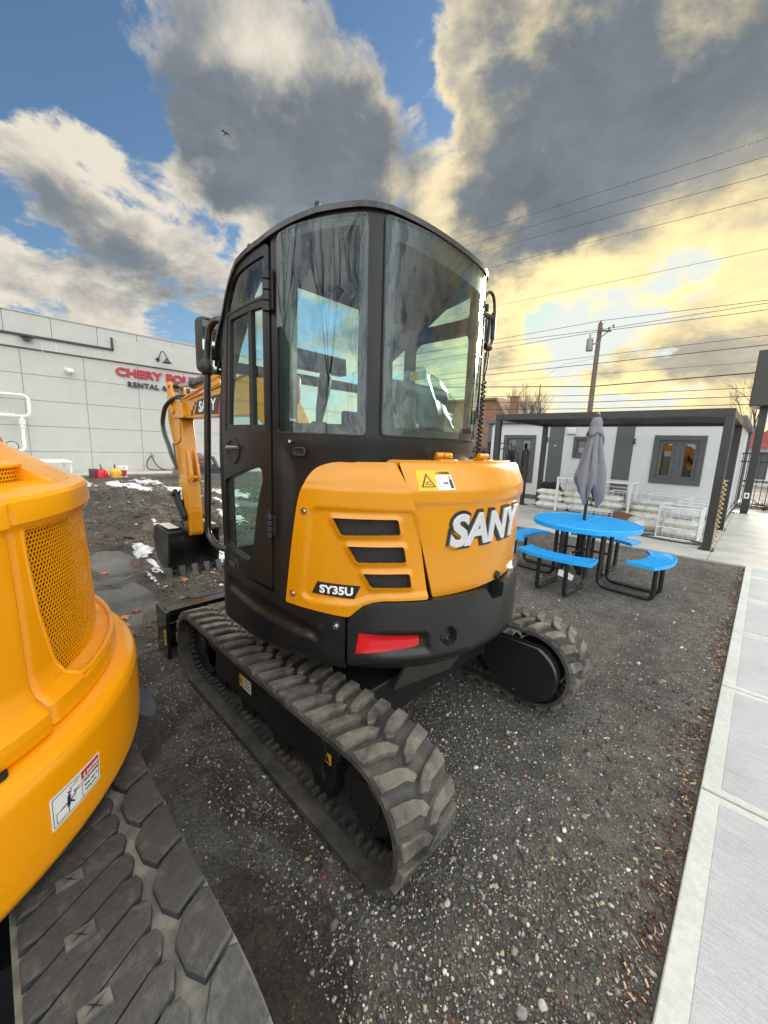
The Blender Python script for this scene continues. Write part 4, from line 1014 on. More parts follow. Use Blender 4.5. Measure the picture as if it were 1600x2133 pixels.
# warning plate
def pl(mb, mi, pts, o):
    mb.cur = mi; a, b, c_, d_ = (RAD(40.6), .712), (RAD(50.4), .710), (RAD(50.7), .784), (RAD(40.7), .794)
    q = [(a[0]*(1-u)*(1-v)+b[0]*u*(1-v)+c_[0]*u*v+d_[0]*(1-u)*v, a[1]*(1-u)*(1-v)+b[1]*u*(1-v)+c_[1]*u*v+d_[1]*(1-u)*v) for u, v in pts]
    wrapgeo(mb, q, [], S2, o, .0006, .02, .03)
def plp(u, v, o):
    a, b, c_, d_ = (RAD(40.6), .712), (RAD(50.4), .710), (RAD(50.7), .784), (RAD(40.7), .794)
    return S2(a[0]*(1-u)*(1-v)+b[0]*u*(1-v)+c_[0]*u*v+d_[0]*(1-u)*v, a[1]*(1-u)*(1-v)+b[1]*u*(1-v)+c_[1]*u*v+d_[1]*(1-u)*v, o)
g = MB(); B0 = .0052
def rect(mi, u0, v0, u1, v1, o): pl(g, mi, [(u0, v0), (u1, v0), (u1, v1), (u0, v1)], o)
pl(g, 0, rnd([(0, 0), (1, 0), (1, 1), (0, 1)], .03, 3), B0)
def frame(u0, v0, u1, v1, w, o):
    rect(1, u0, v0, u1, v0+w, o); rect(1, u0, v1-w, u1, v1, o); rect(1, u0, v0, u0+w*.5, v1, o); rect(1, u1-w*.5, v0, u1, v1, o)
frame(.03, .06, .97, .94, .014, B0+.0007)
rect(1, .57, .06, .576, .94, B0+.0007)
rect(2, .58, .68, .965, .93, B0+.0009)
pl(g, 0, [(.605, .73), (.655, .73), (.63, .88)], B0+.0015)
rect(2, .626, .755, .634, .82, B0+.0021)
frame(.08, .12, .30, .42, .012, B0+.0007); rect(1, .30, .42, .306, .6, B0+.0007); rect(1, .30, .12, .306, .3, B0+.0007)
rect(1, .33, .80, .50, .812, B0+.0007); rect(1, .35, .66, .36, .80, B0+.0007); rect(1, .42, .86, .55, .868, B0+.0007)
for v in (.52, .60): rect(1, .40, v, .55, v+.01, B0+.0007)
pl(g, 3, [(.16, .40), (.44, .46), (.44, .49), (.16, .43)], B0+.0011); pl(g, 3, [(.27, .30), (.32, .30), (.34, .62), (.30, .66), (.28, .60)], B0+.0013)
pl(g, 3, [(.30, .44), (.40, .26), (.42, .28), (.33, .46)], B0+.0011); pl(g, 3, [(.31, .66), (.335, .70), (.32, .76), (.29, .74)], B0+.0011)
pl(g, 3, [(.40, .57), (.44, .60), (.43, .575), (.50, .575), (.50, .565), (.43, .565), (.44, .54)], B0+.0011)
for txt, u, v, w, h, mi in (('DANGER', .675, .745, .275, .115, 0), ('CRUSH HAZARD', .595, .54, .36, .085, 1), ('Keep clear of', .62, .35, .30, .09, 1), ('swing area', .63, .18, .26, .09, 1)):
    g.cur = mi; textgeo(g, txt, .05, lambda x, y, z: plp(u+x, v+y, B0+.0018+z), width=w, height=h, bold=.0012, extrude=.00015)
g.build('warning_plate', [M['white'], M['ink'], M['decred'], M['ink2']], cw2, smooth=0)
# hood: sheet body with a valley beside the grille and a brow above it
GA0, GA1 = 50.6, 84.0            # grille from .. to
HP = [(.893, .822), (.905, .834), (.955, .830), (.985, .800), (1.02, .789), (1.20, .787), (1.372, .782), (1.384, .786), (1.394, .7945), (1.444, .791), (1.453, .784), (1.462, .75), (1.472, .70), (1.474, .684)]
def hr(a, z):
    r = interp(z, HP)
    r += .016*sst(47.2, 45.2, a)*sst(.88, .93, z)*sst(1.48, 1.44, z)        # raised door skin to the left
    r -= .008*exp(-((a-47.0)/.5)**2)*sst(1.44, 1.38, z)
    # recess round the grille
    u = min(a-GA0, 200.); zt = 1.378; zb = .985+.0*a
    return r
zs = []
for a, b in zip(HP, HP[1:]):
    n_ = max(1, int((b[0]-a[0])/.012))
    for k in range(n_): zs.append(a[0]+(b[0]-a[0])*k/n_)
zs.append(HP[-1][0])
def in_grille(a, z):
    # grille outline: straight top, left edge slanting to a rounded foot
    if not (a > 50.0 and z < 1.376): return False
    lo = interp(a, [(50.0, 1.30), (50.8, 1.17), (52.6, 1.05), (54.2, .985), (56, .962), (58.5, .957), (130, .957)])
    return z > lo and a < 128
aa = list(np.arange(-110, 40, 3.0)) + list(np.arange(40, 90, .5)) + list(np.arange(90, 141, 3.0))
vs = []; m = len(zs)
for a in aa:
    for z in zs: vs.append(A2(a, z, hr(a, z)))
fs = []
for i in range(len(aa)-1):
    for j in range(m-1):
        if in_grille((aa[i]+aa[i+1])/2, (zs[j]+zs[j+1])/2): continue
        fs.append((i*m+j, (i+1)*m+j, (i+1)*m+j+1, i*m+j+1))
g = MB(); g.add(vs, fs); hood2 = g.build('rear_hood', M['orange'], E2, smooth=24)
sd_ = hood2.modifiers.new('sheet', 'SOLIDIFY'); sd_.thickness = .006; sd_.offset = -1
# punched sheet: every hole is cut
def punched(name, a0, a1, z0, z1, Rf, pitch, hole, keep, nseg=10):
    g = MB(); s0 = Rf((z0+z1)/2)*radians(a0); s1 = Rf((z0+z1)/2)*radians(a1); Rm = Rf((z0+z1)/2)
    dz = pitch*sqrt(3)/2; rows = int((z1-z0)/dz)+1; cols = int((s1-s0)/pitch)+1
    hexr = pitch/sqrt(3)
    for r in range(rows):
        for c in range(cols):
            cs = s0+(c+.5*(r % 2))*pitch; cz = z0+r*dz
            if not keep(math.degrees(cs/Rm), cz): continue
            vs = []; fs = []
            for k in range(12):
                an = radians(30*k+0); ro = hexr*(1 if k % 2 == 1 else cos(pi/6)); 
                so, zo = cs+ro*cos(an), cz+ro*sin(an); si, zi = cs+hole*cos(an), cz+hole*sin(an)
                A, B, = so/Rm, si/Rm
                vs += [A2(math.degrees(A), zo, Rf(zo)), A2(math.degrees(B), zi, Rf(zi)), A2(math.degrees(B), zi, Rf(zi)-.0022)]
            for k in range(12):
                n_ = (k+1) % 12; fs += [(k*3, n_*3, n_*3+1, k*3+1), (k*3+1, n_*3+1, n_*3+2, k*3+2)]
            g.add(vs, fs)
    return g.build(name, M['orange'], hood2, smooth=0)
keep_main = lambda a, z: in_grille(a-.35, z) and in_grille(a-.35, z+.004) or (in_grille(a, z) and z > .965)
punched('grille', 49.8, 98, .95, 1.384, lambda z: interp(z, [(.95, .784), (1.2, .779), (1.384, .768)]), .0118, .0046, lambda a, z: in_grille(a+.25, z) or in_grille(a-.25, z) or in_grille(a, z+.006) or in_grille(a, z-.008))
# dark backing with a paler radiator core low down
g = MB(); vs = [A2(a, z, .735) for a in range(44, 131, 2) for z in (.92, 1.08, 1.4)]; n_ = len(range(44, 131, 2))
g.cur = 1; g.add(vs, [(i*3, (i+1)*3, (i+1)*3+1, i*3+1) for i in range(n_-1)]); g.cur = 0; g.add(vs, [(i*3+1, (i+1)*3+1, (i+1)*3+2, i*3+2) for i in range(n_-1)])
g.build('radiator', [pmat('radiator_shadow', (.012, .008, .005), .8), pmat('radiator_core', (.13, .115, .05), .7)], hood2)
# brow reveal above the grille and sill below
g = MB(); vs = []
A_ = list(np.arange(49.6, 130, 1.0))
for a in A_: vs += [A2(a, 1.374, .785), A2(a, 1.380, .764)]
A3 = list(np.arange(51.5, 130, 1.0)); v3 = []
for a in A3: v3 += [A2(a, .972, .782), A2(a, .962, .800), A2(a, .950, .828)]
g.add(v3, [(i*3+j, i*3+3+j, i*3+4+j, i*3+1+j) for i in range(len(A3)-1) for j in (0, 1)])
g.add(vs, [(i*2, i*2+2, i*2+3, i*2+1) for i in range(len(A_)-1)])
L_ = [(49.8, 1.376), (49.9, 1.30), (50.7, 1.17), (52.5, 1.05), (54.1, .985), (55.9, .962), (58.5, .957), (128, .957)]
vs = []
P_ = resample(L_, .8)[:-1]
P_ = [p for p in P_ if p[1] <= 1.377]
path = []
for a, b in zip(L_, L_[1:]):
    k_ = max(2, int(abs(b[0]-a[0])/1.2)+3)
    for q in range(k_): path.append((a[0]+(b[0]-a[0])*q/k_, a[1]+(b[1]-a[1])*q/k_))
g.tube([A2(a, z, hr(a, z)-.006) for a, z in path], .0085, 10)
g.build('grille_frame', M['orange'], hood2, smooth=60)
# stepped top with two narrow punched bands
def ringtop(mb, prof, a0, a1, st=1.5):
    A = list(np.arange(a0, a1+.01, st)); m = len(prof); vs = [A2(a, z, r) for a in A for (r, z) in prof]
    mb.add(vs, [(i*m+j, (i+1)*m+j, (i+1)*m+j+1, i*m+j+1) for i in range(len(A)-1) for j in range(m-1)])
g = MB()
ringtop(g, [(.684, 1.474), (.684, 1.470)], -110, 140)
ringtop(g, [(.672, 1.506), (.690, 1.508), (.691, 1.514), (.686, 1.518), (.640, 1.528), (.596, 1.532)], -110, 64)
ringtop(g, [(.752, 1.460), (.745, 1.468), (.62, 1.548), (.600, 1.562), (.50, 1.578)], 64, 140)
vs = [A2(64, z, r) for r, z in ((.752, 1.462), (.745, 1.468), (.62, 1.548), (.600, 1.562), (.55, 1.56), (.55, 1.46))]; g.add(vs, [(0, 1, 2, 3, 4, 5)])
ringtop(g, [(.596, 1.546), (.612, 1.548), (.613, 1.553), (.605, 1.562), (.52, 1.575), (.1, 1.58)], -110, 140)
g.build('hood_top', M['orange'], hood2, smooth=24)
punched('louver_band', 38, 66.0, 1.472, 1.510, lambda z: .678, .0118, .0043, lambda a, z: True)
punched('louver_band', 40, 66, 1.532, 1.548, lambda z: .603, .0118, .0043, lambda a, z: True)
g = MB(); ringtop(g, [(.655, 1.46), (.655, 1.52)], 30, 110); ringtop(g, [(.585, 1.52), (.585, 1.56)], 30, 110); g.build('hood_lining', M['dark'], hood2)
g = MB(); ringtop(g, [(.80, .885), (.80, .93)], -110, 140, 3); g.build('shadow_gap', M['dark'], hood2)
g = MB(); g.lathe([(.0, .35), (.42, .35), (.42, .60), (0, .60)], (C2[0], C2[1], 0), 40); g.lathe([(0, .601), (.74, .601), (.72, .90), (0, .90)], (C2[0], C2[1], 0), 48); g.build('turret', M['dark'], E2)
# its right-hand track, seen from above
LUG2 = []
for k in (0, .5): LUG2.append([(1.04+k, .03), (.67+k, .03), (.0+k, .58), (.02+k, .655), (.18+k, .675), (.42+k, .635), (1.03+k, .13)])
LUG2.append([(.42, .705), (.82, .712), (1.08, .775), (.84, .99), (.0, .99), (-.06, .94), (.10, .80)])
TP2 = track_path(-2.75, -.62, (.29, .31), .26, .28)
E2t = MB(); belt(E2t, TP2, -.055, .27, .03, LUG2, .145, .019, 1, .001)
# bonded centre blocks with slit marks
at, L, n = resamp(TP2, .145)
for i in range(n):
    for u_, v_ in ((.43, .31),):
        s = (i+u_)*L/n; a = at(s-.01); b = at(s+.01); d = Vector((b[0]-a[0], 0, b[1]-a[1])).normalized(); nn = Vector((-d.z, 0, d.x)); p = at(s); p = Vector((p[0], -.055+.325*v_, p[1]))
        if not (p.z > .3): continue
        ya = Vector((0, 1, 0))
        E2t.cur = 2
        q = [p-d*.015-ya*.028, p+d*.015-ya*.028, p+d*.015+ya*.028, p-d*.015+ya*.028]
        E2t.add([w-nn*.002 for w in q]+[w+nn*.0245 for w in [p+(x_-p)*.86 for x_ in q]], [(4, 5, 6, 7), (0, 1, 5, 4), (1, 2, 6, 5), (2, 3, 7, 6), (3, 0, 4, 7)])
        E2t.cur = 3; c_ = p+nn*.0252
        for (e1, e2) in ((.9, .55), (-.5, .8)):
            v1 = (d*.016*e1+ya*.024*e2); w_ = v1.cross(nn).normalized()*.0018
            E2t.add([c_-v1, c_+w_, c_+v1, c_-w_], [(0, 1, 2, 3)])
E2t.build('rubber_track', [M['rubber2'], M['lug2'], pmat('block_rubber', (.065, .066, .062), .7, var=.3, vs=30, col2=(.15, .145, .125), c2=(.45, .7), c2s=20), M['dark']], E2, smooth=28)
g = MB(); g.prism(rnd([(-2.6, .12), (-.75, .12), (-.75, .46), (-2.6, .46)], .05), .0, .22); g.cyl((-.62, .02, .31), (-.62, .2, .31), .22, n=32); g.cyl((-2.75, .02, .29), (-2.75, .2, .29), .2, n=32); g.build('track_frame', M['black'], E2)
belt(MB(), TP2, -1.37, -1.045, .03, LUG2[:2], .145, .012, -1, .001).build('rubber_track', [M['rubber2'], M['lug2']], E2, smooth=28)
g = MB(); g.prism(rnd([(-2.6, .12), (-.75, .12), (-.75, .46), (-2.6, .46)], .05), -1.32, -1.1); g.box((-2.2, -1.1, .2), (-1.1, 0, .36)); g.build('center_frame', M['black'], E2)
# cab block of the same machine, outside the picture
g = MB(); g.prism(rnd([(-2.6, .9), (-1.95, .9), (-1.9, 1.6), (-1.95, 2.45), (-2.5, 2.45), (-2.7, 1.9)], .06), -1.38, -.55); g.build('cab', M['black'], E2, bevel=.03)
g = MB(); g.prism(rnd([(-2.4, .8), (-2.7, .9), (-3.1, 2.2), (-3.9, 2.75), (-3.9, 2.55), (-3.3, 2.0), (-2.9, .9)], .08), -.62, -.46); g.build('boom', M['orange'], E2, bevel=.01)
# ------------------------------------------------------------------ the yard
def vnoise(X, Y, seed=0):
    """smooth value noise on a lattice (vectorised)"""
    xi = np.floor(X).astype(np.int64); yi = np.floor(Y).astype(np.int64); fx = X-xi; fy = Y-yi
    def h(a, b):
        n = (a*374761393 + b*668265263 + seed*144269504) & 0xffffffff
        n = ((n ^ (n >> 13))*1274126177) & 0xffffffff
        return ((n ^ (n >> 16)) & 0xffff)/65535.0
    u = fx*fx*(3-2*fx); v = fy*fy*(3-2*fy)
    return (h(xi, yi)*(1-u)+h(xi+1, yi)*u)*(1-v)+(h(xi, yi+1)*(1-u)+h(xi+1, yi+1)*u)*v
def fbm(X, Y, o=4, seed=0):
    s = 0; a = .5
    for i in range(o): s = s+a*(vnoise(X*2**i, Y*2**i, seed+i)-.5); a *= .5
    return s
def ss(a, b, x):
    t = np.clip((x-a)/(b-a), 0, 1); return t*t*(3-2*t)
def puddle(X, Y):
    w = fbm(X*1.6, Y*1.6, 4, 5)
    def e(cx, cy, rx, ry): return np.sqrt(((X-cx)/rx)**2+((Y-cy)/ry)**2)
    d = np.minimum.reduce([e(-4.45, .82, .85, .33), e(-5.75, 1.02, .85, .34), e(-4.0, .75, .5, .22), e(-6.6, 2.6, .8, .35), e(-5.3, 2.7, .7, .35), e(-2.55, .55, .25, .06), e(-9.3, 4.6, 1.2, .5)])
    return 1.0-d+w*1.1
def gh(X, Y):
    X = np.asarray(X, float); Y = np.asarray(Y, float)
    mud = ss(-2.9, -4.2, X)*ss(8.5, 6.0, Y)*ss(-17.6, -16.5, X)
    h = .016*fbm(X*3, Y*3, 4, 1)+.012*fbm(X*.7, Y*.7, 2, 2)
    h = h+mud*(.12*fbm(X*2.4, Y*3.4, 6, 3)+.03*np.abs(fbm(X*7, Y*9, 3, 14))+.05*(.5-np.abs(fbm(X*.9, Y*1.6, 4, 4)))*.6+.02)
    heap = np.exp(-(((X+9.2)/1.6)**2+((Y-2.9)/1.2)**2))+.8*np.exp(-(((X+10.6)/1.8)**2+((Y-1.8)/1.0)**2))+.5*np.exp(-(((X+7.6)/1.0)**2+((Y-2.0)/.8)**2))
    h = h+heap*(.20+.45*fbm(X*1.7, Y*1.7, 5, 9))
    # ribbed prints left by tracks
    for (x0, x1, y0, y1, ph, rot) in ((-5.2, -3.55, 1.02, 1.36, 0, .0), (-9.5, -5.9, 1.55, 1.9, .3, .0), (-8.5, -6.2, 2.9, 3.2, .5, .1)):
        yy = Y-rot*(X-x0); m = ss(x0, x0+.15, X)*ss(x1, x1-.15, X)*ss(y0, y0+.05, yy)*ss(y1, y1-.05, yy)
        h = h+m*(.022*np.sin(X*2*np.pi/.098+ph+yy*3)+.004)
    p = puddle(X, Y); h = h*(1-.75*ss(-.15, .3, p))-.05*ss(0, .45, p)
    # flat where machines, slabs and furniture stand
    ex = ss(.25, .0, np.maximum(np.maximum(-3.2-X, X+.4), np.maximum(.7-Y, Y-2.7)))
    h = h*(1-.6*ex)-.002*ex
    near_slab = ss(-.10, -.01, X)*ss(8, 7.5, Y); h = h*(1-.5*near_slab)
    return h
def axis(segs):
    out = [segs[0][0]]
    for a, b, st in segs:
        n = max(1, int(round((b-a)/st))); out += [a+(b-a)*i/n for i in range(1, n+1)]
    return np.array(out)
gx = axis([(-900, -60, 120), (-60, -22, 6), (-22, -9, .09), (-9, -4.5, .035), (-4.5, .02, .026), (.02, 3, .6), (3, 60, 8), (60, 900, 120)])
gy = axis([(-900, -60, 120), (-60, -2, 6), (-2, .3, .12), (.3, 5.2, .028), (5.2, 9.0, .07), (9, 20, .6), (20, 60, 6), (60, 900, 120)])
X, Y = np.meshgrid(gx, gy, indexing='ij'); Z = gh(X, Y)
far = ss(1.0, 3.0, X)+ss(10, 12, Y)+ss(-20.5, -22, X)+ss(-1, -3, Y); Z = Z*(1-np.clip(far, 0, 1))-.012*np.clip(far, 0, 1)
Z = np.where((X > .015), -.03, Z)
Z = np.where((Y > 7.78) & (X > -5.2), -.03, Z)
nx_, ny_ = len(gx), len(gy)
co_ = np.stack([X, Y, Z], -1).reshape(-1, 3)
ii = (np.arange(nx_-1)[:, None]*ny_+np.arange(ny_-1)[None, :]).ravel()
quads = np.stack([ii, ii+ny_, ii+ny_+1, ii+1], -1)
def npmesh(name, co, faces, mats, mi=None, smooth=True):
    me = bpy.data.meshes.new(name); k = faces.shape[1]
    me.vertices.add(len(co)); me.vertices.foreach_set('co', co.astype(np.float32).ravel())
    me.loops.add(faces.size); me.loops.foreach_set('vertex_index', faces.astype(np.int32).ravel())
    me.polygons.add(len(faces)); me.polygons.foreach_set('loop_start', np.arange(0, faces.size, k, dtype=np.int32))
    for m in mats: me.materials.append(m)
    if mi is not None: me.polygons.foreach_set('material_index', mi.astype(np.int32))
    me.polygons.foreach_set('use_smooth', np.full(len(faces), smooth, dtype=bool))
    me.update(calc_edges=True); me.validate()
    o = bpy.data.objects.new(name, me); COL.objects.link(o); return o
def groundmat():
    m, nt, b, out = newmat('gravel_and_mud'); L = nt.links
    tc = N(nt, 'ShaderNodeTexCoord'); v = tc.outputs['Object']
    sp_ = N(nt, 'ShaderNodeSeparateXYZ'); L.new(v, sp_.inputs[0])
    big = noi(nt, 1.1, 5, .6, v); mid = noi(nt, 9, 6, .65, v); fine = noi(nt, 70, 6, .7, v)
    base = rampnode(nt, [(.25, (.064, .058, .050)), (.5, (.122, .112, .096)), (.78, (.205, .188, .160))], mid.outputs[0])
    fr = rampnode(nt, [(.3, .30), (.7, 1.6)], fine.outputs[0])
    c = mixc(nt, 1, base.outputs[0], fr.outputs[0], 'MULTIPLY')
    # mud to the left
    mm = N(nt, 'ShaderNodeMapRange'); mm.inputs['From Min'].default_value = -1.6; mm.inputs['From Max'].default_value = -4.0; L.new(sp_.outputs[0], mm.inputs[0])
    bb = N(nt, 'ShaderNodeMath', operation='MULTIPLY_ADD'); L.new(big.outputs[0], bb.inputs[0]); bb.inputs[1].default_value = 1.4; bb.inputs[2].default_value = .25
    mf = N(nt, 'ShaderNodeMath', operation='MULTIPLY'); mf.use_clamp = True; L.new(mm.outputs[0], mf.inputs[0]); L.new(bb.outputs[0], mf.inputs[1])
    mud = rampnode(nt, [(.3, (.026, .019, .0125)), (.6, (.078, .058, .040)), (.8, (.18, .145, .105))], mid.outputs[0])
    c = mixc(nt, mf.outputs[0], c, mud.outputs[0])
    # loose pebbles pressed in
    hts = []
    for sc, thr, colr in ((46, .32, [(0, (.045, .044, .042)), (.45, (.13, .12, .105)), (.75, (.26, .24, .21)), (.93, (.5, .47, .42)), (1, (.66, .63, .58))]), (120, .42, [(0, (.035, .033, .03)), (.45, (.12, .11, .095)), (.75, (.30, .28, .24)), (1, (.62, .58, .52))])):
        vo = N(nt, 'ShaderNodeTexVoronoi', feature='F1'); vo.inputs['Scale'].default_value = sc; vo.inputs['Randomness'].default_value = 1; L.new(v, vo.inputs['Vector'])
        se = N(nt, 'ShaderNodeSeparateColor'); L.new(vo.outputs['Color'], se.inputs[0])
        sz = N(nt, 'ShaderNodeMath', operation='MULTIPLY'); L.new(se.outputs[1], sz.inputs[0]); sz.inputs[1].default_value = thr
        df = N(nt, 'ShaderNodeMath', operation='SUBTRACT'); L.new(sz.outputs[0], df.inputs[0]); L.new(vo.outputs['Distance'], df.inputs[1])
        f = N(nt, 'ShaderNodeMapRange'); f.inputs['From Min'].default_value = 0; f.inputs['From Max'].default_value = .05; L.new(df.outputs[0], f.inputs[0])
        cr = rampnode(nt, colr, se.outputs[0])
        c = mixc(nt, f.outputs[0], c, cr.outputs[0]); hts.append((df.outputs[0], sc))
    dmp = rampnode(nt, [(.36, .62), (.54, 1.05)], noi(nt, .85, 5, .62, v, .6).outputs[0]); c = mixc(nt, 1, c, dmp.outputs[0], 'MULTIPLY')
    yy_ = N(nt, 'ShaderNodeMapRange'); yy_.inputs['From Min'].default_value = 1.15; yy_.inputs['From Max'].default_value = .65; L.new(sp_.outputs[1], yy_.inputs[0])
    wp_ = rampnode(nt, [(.46, 0.), (.56, 1.)], noi(nt, 2.1, 6, .62, v, .8).outputs[0]); wq = N(nt, 'ShaderNodeMath', operation='MULTIPLY'); L.new(yy_.outputs[0], wq.inputs[0]); L.new(wp_.outputs[0], wq.inputs[1])
    c = mixc(nt, wq.outputs[0], c, mixc(nt, 1, c, (.42, .36, .30), 'MULTIPLY'))
    L.new(c, b.inputs['Base Color'])
    rr = rampnode(nt, [(.35, .95), (.62, .75)], big.outputs[0]); L.new(rr.outputs[0], b.inputs['Roughness'])
    wet = rampnode(nt, [(.46, 0.), (.62, 1.)], noi(nt, 2.3, 5, .6, v).outputs[0]); wf = N(nt, 'ShaderNodeMath', operation='MULTIPLY'); L.new(wet.outputs[0], wf.inputs[0]); L.new(mf.outputs[0], wf.inputs[1])
    rm = N(nt, 'ShaderNodeMix', data_type='FLOAT'); L.new(wf.outputs[0], rm.inputs[0]); L.new(rr.outputs[0], rm.inputs[2]); rm.inputs[3].default_value = .28; L.new(rm.outputs[0], b.inputs['Roughness'])
    h = None
    for o_, sc in hts:
        cl = N(nt, 'ShaderNodeMath', operation='MAXIMUM'); L.new(o_, cl.inputs[0]); cl.inputs[1].default_value = -.06
        k = N(nt, 'ShaderNodeMath', operation='MULTIPLY_ADD'); L.new(cl.outputs[0], k.inputs[0]); k.inputs[1].default_value = 1.6*46/sc
        if h is None: k.inputs[2].default_value = 0
        else: L.new(h, k.inputs[2])
        h = k.outputs[0]
    k = N(nt, 'ShaderNodeMath', operation='MULTIPLY_ADD'); L.new(fine.outputs[0], k.inputs[0]); k.inputs[1].default_value = .8; L.new(h, k.inputs[2])
    bp = N(nt, 'ShaderNodeBump'); bp.inputs['Strength'].default_value = 1.0; bp.inputs['Distance'].default_value = .03; L.new(k.outputs[0], bp.inputs['Height']); L.new(bp.outputs[0], b.inputs['Normal'])
    return m
tag(npmesh('ground', co_, quads, [groundmat()]), kind='structure')
# puddle water: a level sheet that shows wherever the mud dips under it
wm, nt, b, out = newmat('puddle_water'); b.inputs['Base Color'].default_value = (.035, .032, .028, 1); b.inputs['Roughness'].default_value = .04; b.inputs['IOR'].default_value = 1.33
tc = N(nt, 'ShaderNodeTexCoord'); n_ = noi(nt, 5, 3, .5, tc.outputs['Object']); bp = N(nt, 'ShaderNodeBump'); bp.inputs['Strength'].default_value = .05; bp.inputs['Distance'].default_value = .02; nt.links.new(n_.outputs[0], bp.inputs['Height']); nt.links.new(bp.outputs[0], b.inputs['Normal'])
n2 = noi(nt, 1.8, 5, .6, tc.outputs['Object']); r_ = rampnode(nt, [(.5, .02), (.68, .2)], n2.outputs[0]); nt.links.new(r_.outputs[0], b.inputs['Roughness'])
c_ = rampnode(nt, [(.45, (.05, .047, .042)), (.7, (.11, .105, .095))], n2.outputs[0]); nt.links.new(c_.outputs[0], b.inputs['Base Color'])
for nm, x0, x1, y0, y1 in (('puddle', -7.7, -2.2, .15, 3.2), ('puddle', -11, -8, 3.9, 5.4)):
    tag(mkobj(nm, [(x0, y0, -.013), (x1, y0, -.013), (x1, y1, -.013), (x0, y1, -.013)], [(0, 1, 2, 3)], wm, smooth=0), kind='structure')
# old snow lying in the ruts
sm = pmat('old_snow', (.62, .63, .65), .5, var=.12, vs=5, col2=(.20, .18, .16), c2=(.48, .66), c2s=5, bump=.4, bs=40)
def snowfield(X, Y):
    def e(cx, cy, rx, ry): return 1-np.sqrt(((X-cx)/rx)**2+((Y-cy)/ry)**2)
    d = np.maximum.reduce([e(-6.0, 1.42, .42, .14), e(-5.35, 1.36, .25, .06), e(-5.0, 1.33, .18, .05), e(-13.6, 3.2, 1.9, .45), e(-15.2, 3.9, 1.2, .5), e(-14.8, 2.9, 1.2, .35), e(-12.6, 4.0, 1.5, .3), e(-9.2, 3.9, 1.0, .35), e(-11.2, 5.0, 1.4, .5), e(-15.8, 5.6, 1.2, .4), e(-5.0, 2.2, .7, .28), e(-6.7, 1.95, .8, .12), e(-7.4, 3.3, .8, .22), e(-8.6, 1.0, .6, .1), e(-4.75, 1.20, .28, .05)])
    return d-.26+1.7*fbm(X*3.2, Y*8.5, 6, 21)
sx_ = axis([(-17.5, -8, .07), (-8, -3.6, .035)]); sy_ = axis([(.4, 6.6, .04)])
X, Y = np.meshgrid(sx_, sy_, indexing='ij'); S = snowfield(X, Y); Z = gh(X, Y)+np.where(S > 0, .002+.02*np.clip(S, 0, .6), -.02+0*S)
keep = (S > -.12); n2_ = len(sy_)
ii = (np.arange(len(sx_)-1)[:, None]*n2_+np.arange(n2_-1)[None, :])
k4 = (keep[:-1, :-1] | keep[1:, :-1] | keep[1:, 1:] | keep[:-1, 1:]); ii = ii[k4]
tag(npmesh('snow', np.stack([X, Y, Z], -1).reshape(-1, 3), np.stack([ii, ii+n2_, ii+n2_+1, ii+1], -1), [sm]), kind='stuff')

# stones: thousands of loose pebbles, nobody counts them
ICO = bmesh.new(); bmesh.ops.create_icosphere(ICO, subdivisions=1, radius=1); iv = np.array([v.co[:] for v in ICO.verts]); ICO.faces.ensure_lookup_table(); ifc = np.array([[v.index for v in f.verts] for f in ICO.faces]); ICO.free()
ICO2 = bmesh.new(); bmesh.ops.create_icosphere(ICO2, subdivisions=2, radius=1); iv2 = np.array([v.co[:] for v in ICO2.verts]); ifc2 = np.array([[v.index for v in f.verts] for f in ICO2.faces]); ICO2.free()
def scatter(name, pts, sizes, mats, prob, sq=(.5, .9), kind='stuff', base=None, jit=.28, sink=.25):
    bv, bf = base or (iv, ifc); n = len(pts); k = len(bv)
    a = RNG.uniform(0, 2*np.pi, n); ca, sa = np.cos(a), np.sin(a)
    v = bv[None]*(1+RNG.uniform(-jit, jit, (n, k, 1)))
    for _ in range(5):   # knock flat faces off each stone
        d_ = RNG.normal(0, 1, (n, 1, 3)); d_ /= np.linalg.norm(d_, axis=-1, keepdims=True); q = (v*d_).sum(-1, keepdims=True); v = v-d_*np.maximum(q-RNG.uniform(.45, .85, (n, 1, 1)), 0)
    ax = np.stack([RNG.uniform(.7, 1.25, n), RNG.uniform(.6, 1.0, n), RNG.uniform(*sq, n)], -1)*sizes[:, None]
    v = v*ax[:, None, :]
    x = v[..., 0]*ca[:, None]-v[..., 1]*sa[:, None]; y = v[..., 0]*sa[:, None]+v[..., 1]*ca[:, None]
    z = v[..., 2]+ (gh(pts[:, 0], pts[:, 1])+ax[:, 2]*(1-sink*2)*.6)[:, None]
    co = np.stack([x+pts[:, 0:1], y+pts[:, 1:2], z], -1).reshape(-1, 3)
    f = (bf[None]+(np.arange(n)*k)[:, None, None]).reshape(-1, 3)
    mi = np.repeat(RNG.choice(len(mats), n, p=prob), len(bf))
    return tag(npmesh(name, co, f, mats, mi, smooth=True), kind=kind)
SM = [pmat('stone_dark', (.055, .052, .048), .8, var=.3, vs=80), pmat('stone_brown', (.11, .095, .078), .8, var=.3, vs=80), pmat('stone_grey', (.20, .19, .175), .75, var=.25, vs=90), pmat('stone_pale', (.40, .375, .33), .7, var=.2, vs=90), pmat('stone_white', (.64, .63, .60), .65, var=.12, vs=90), pmat('stone_tan', (.42, .30, .17), .7, var=.2, vs=90), pmat('stone_red', (.24, .06, .045), .7, var=.2, vs=90)]
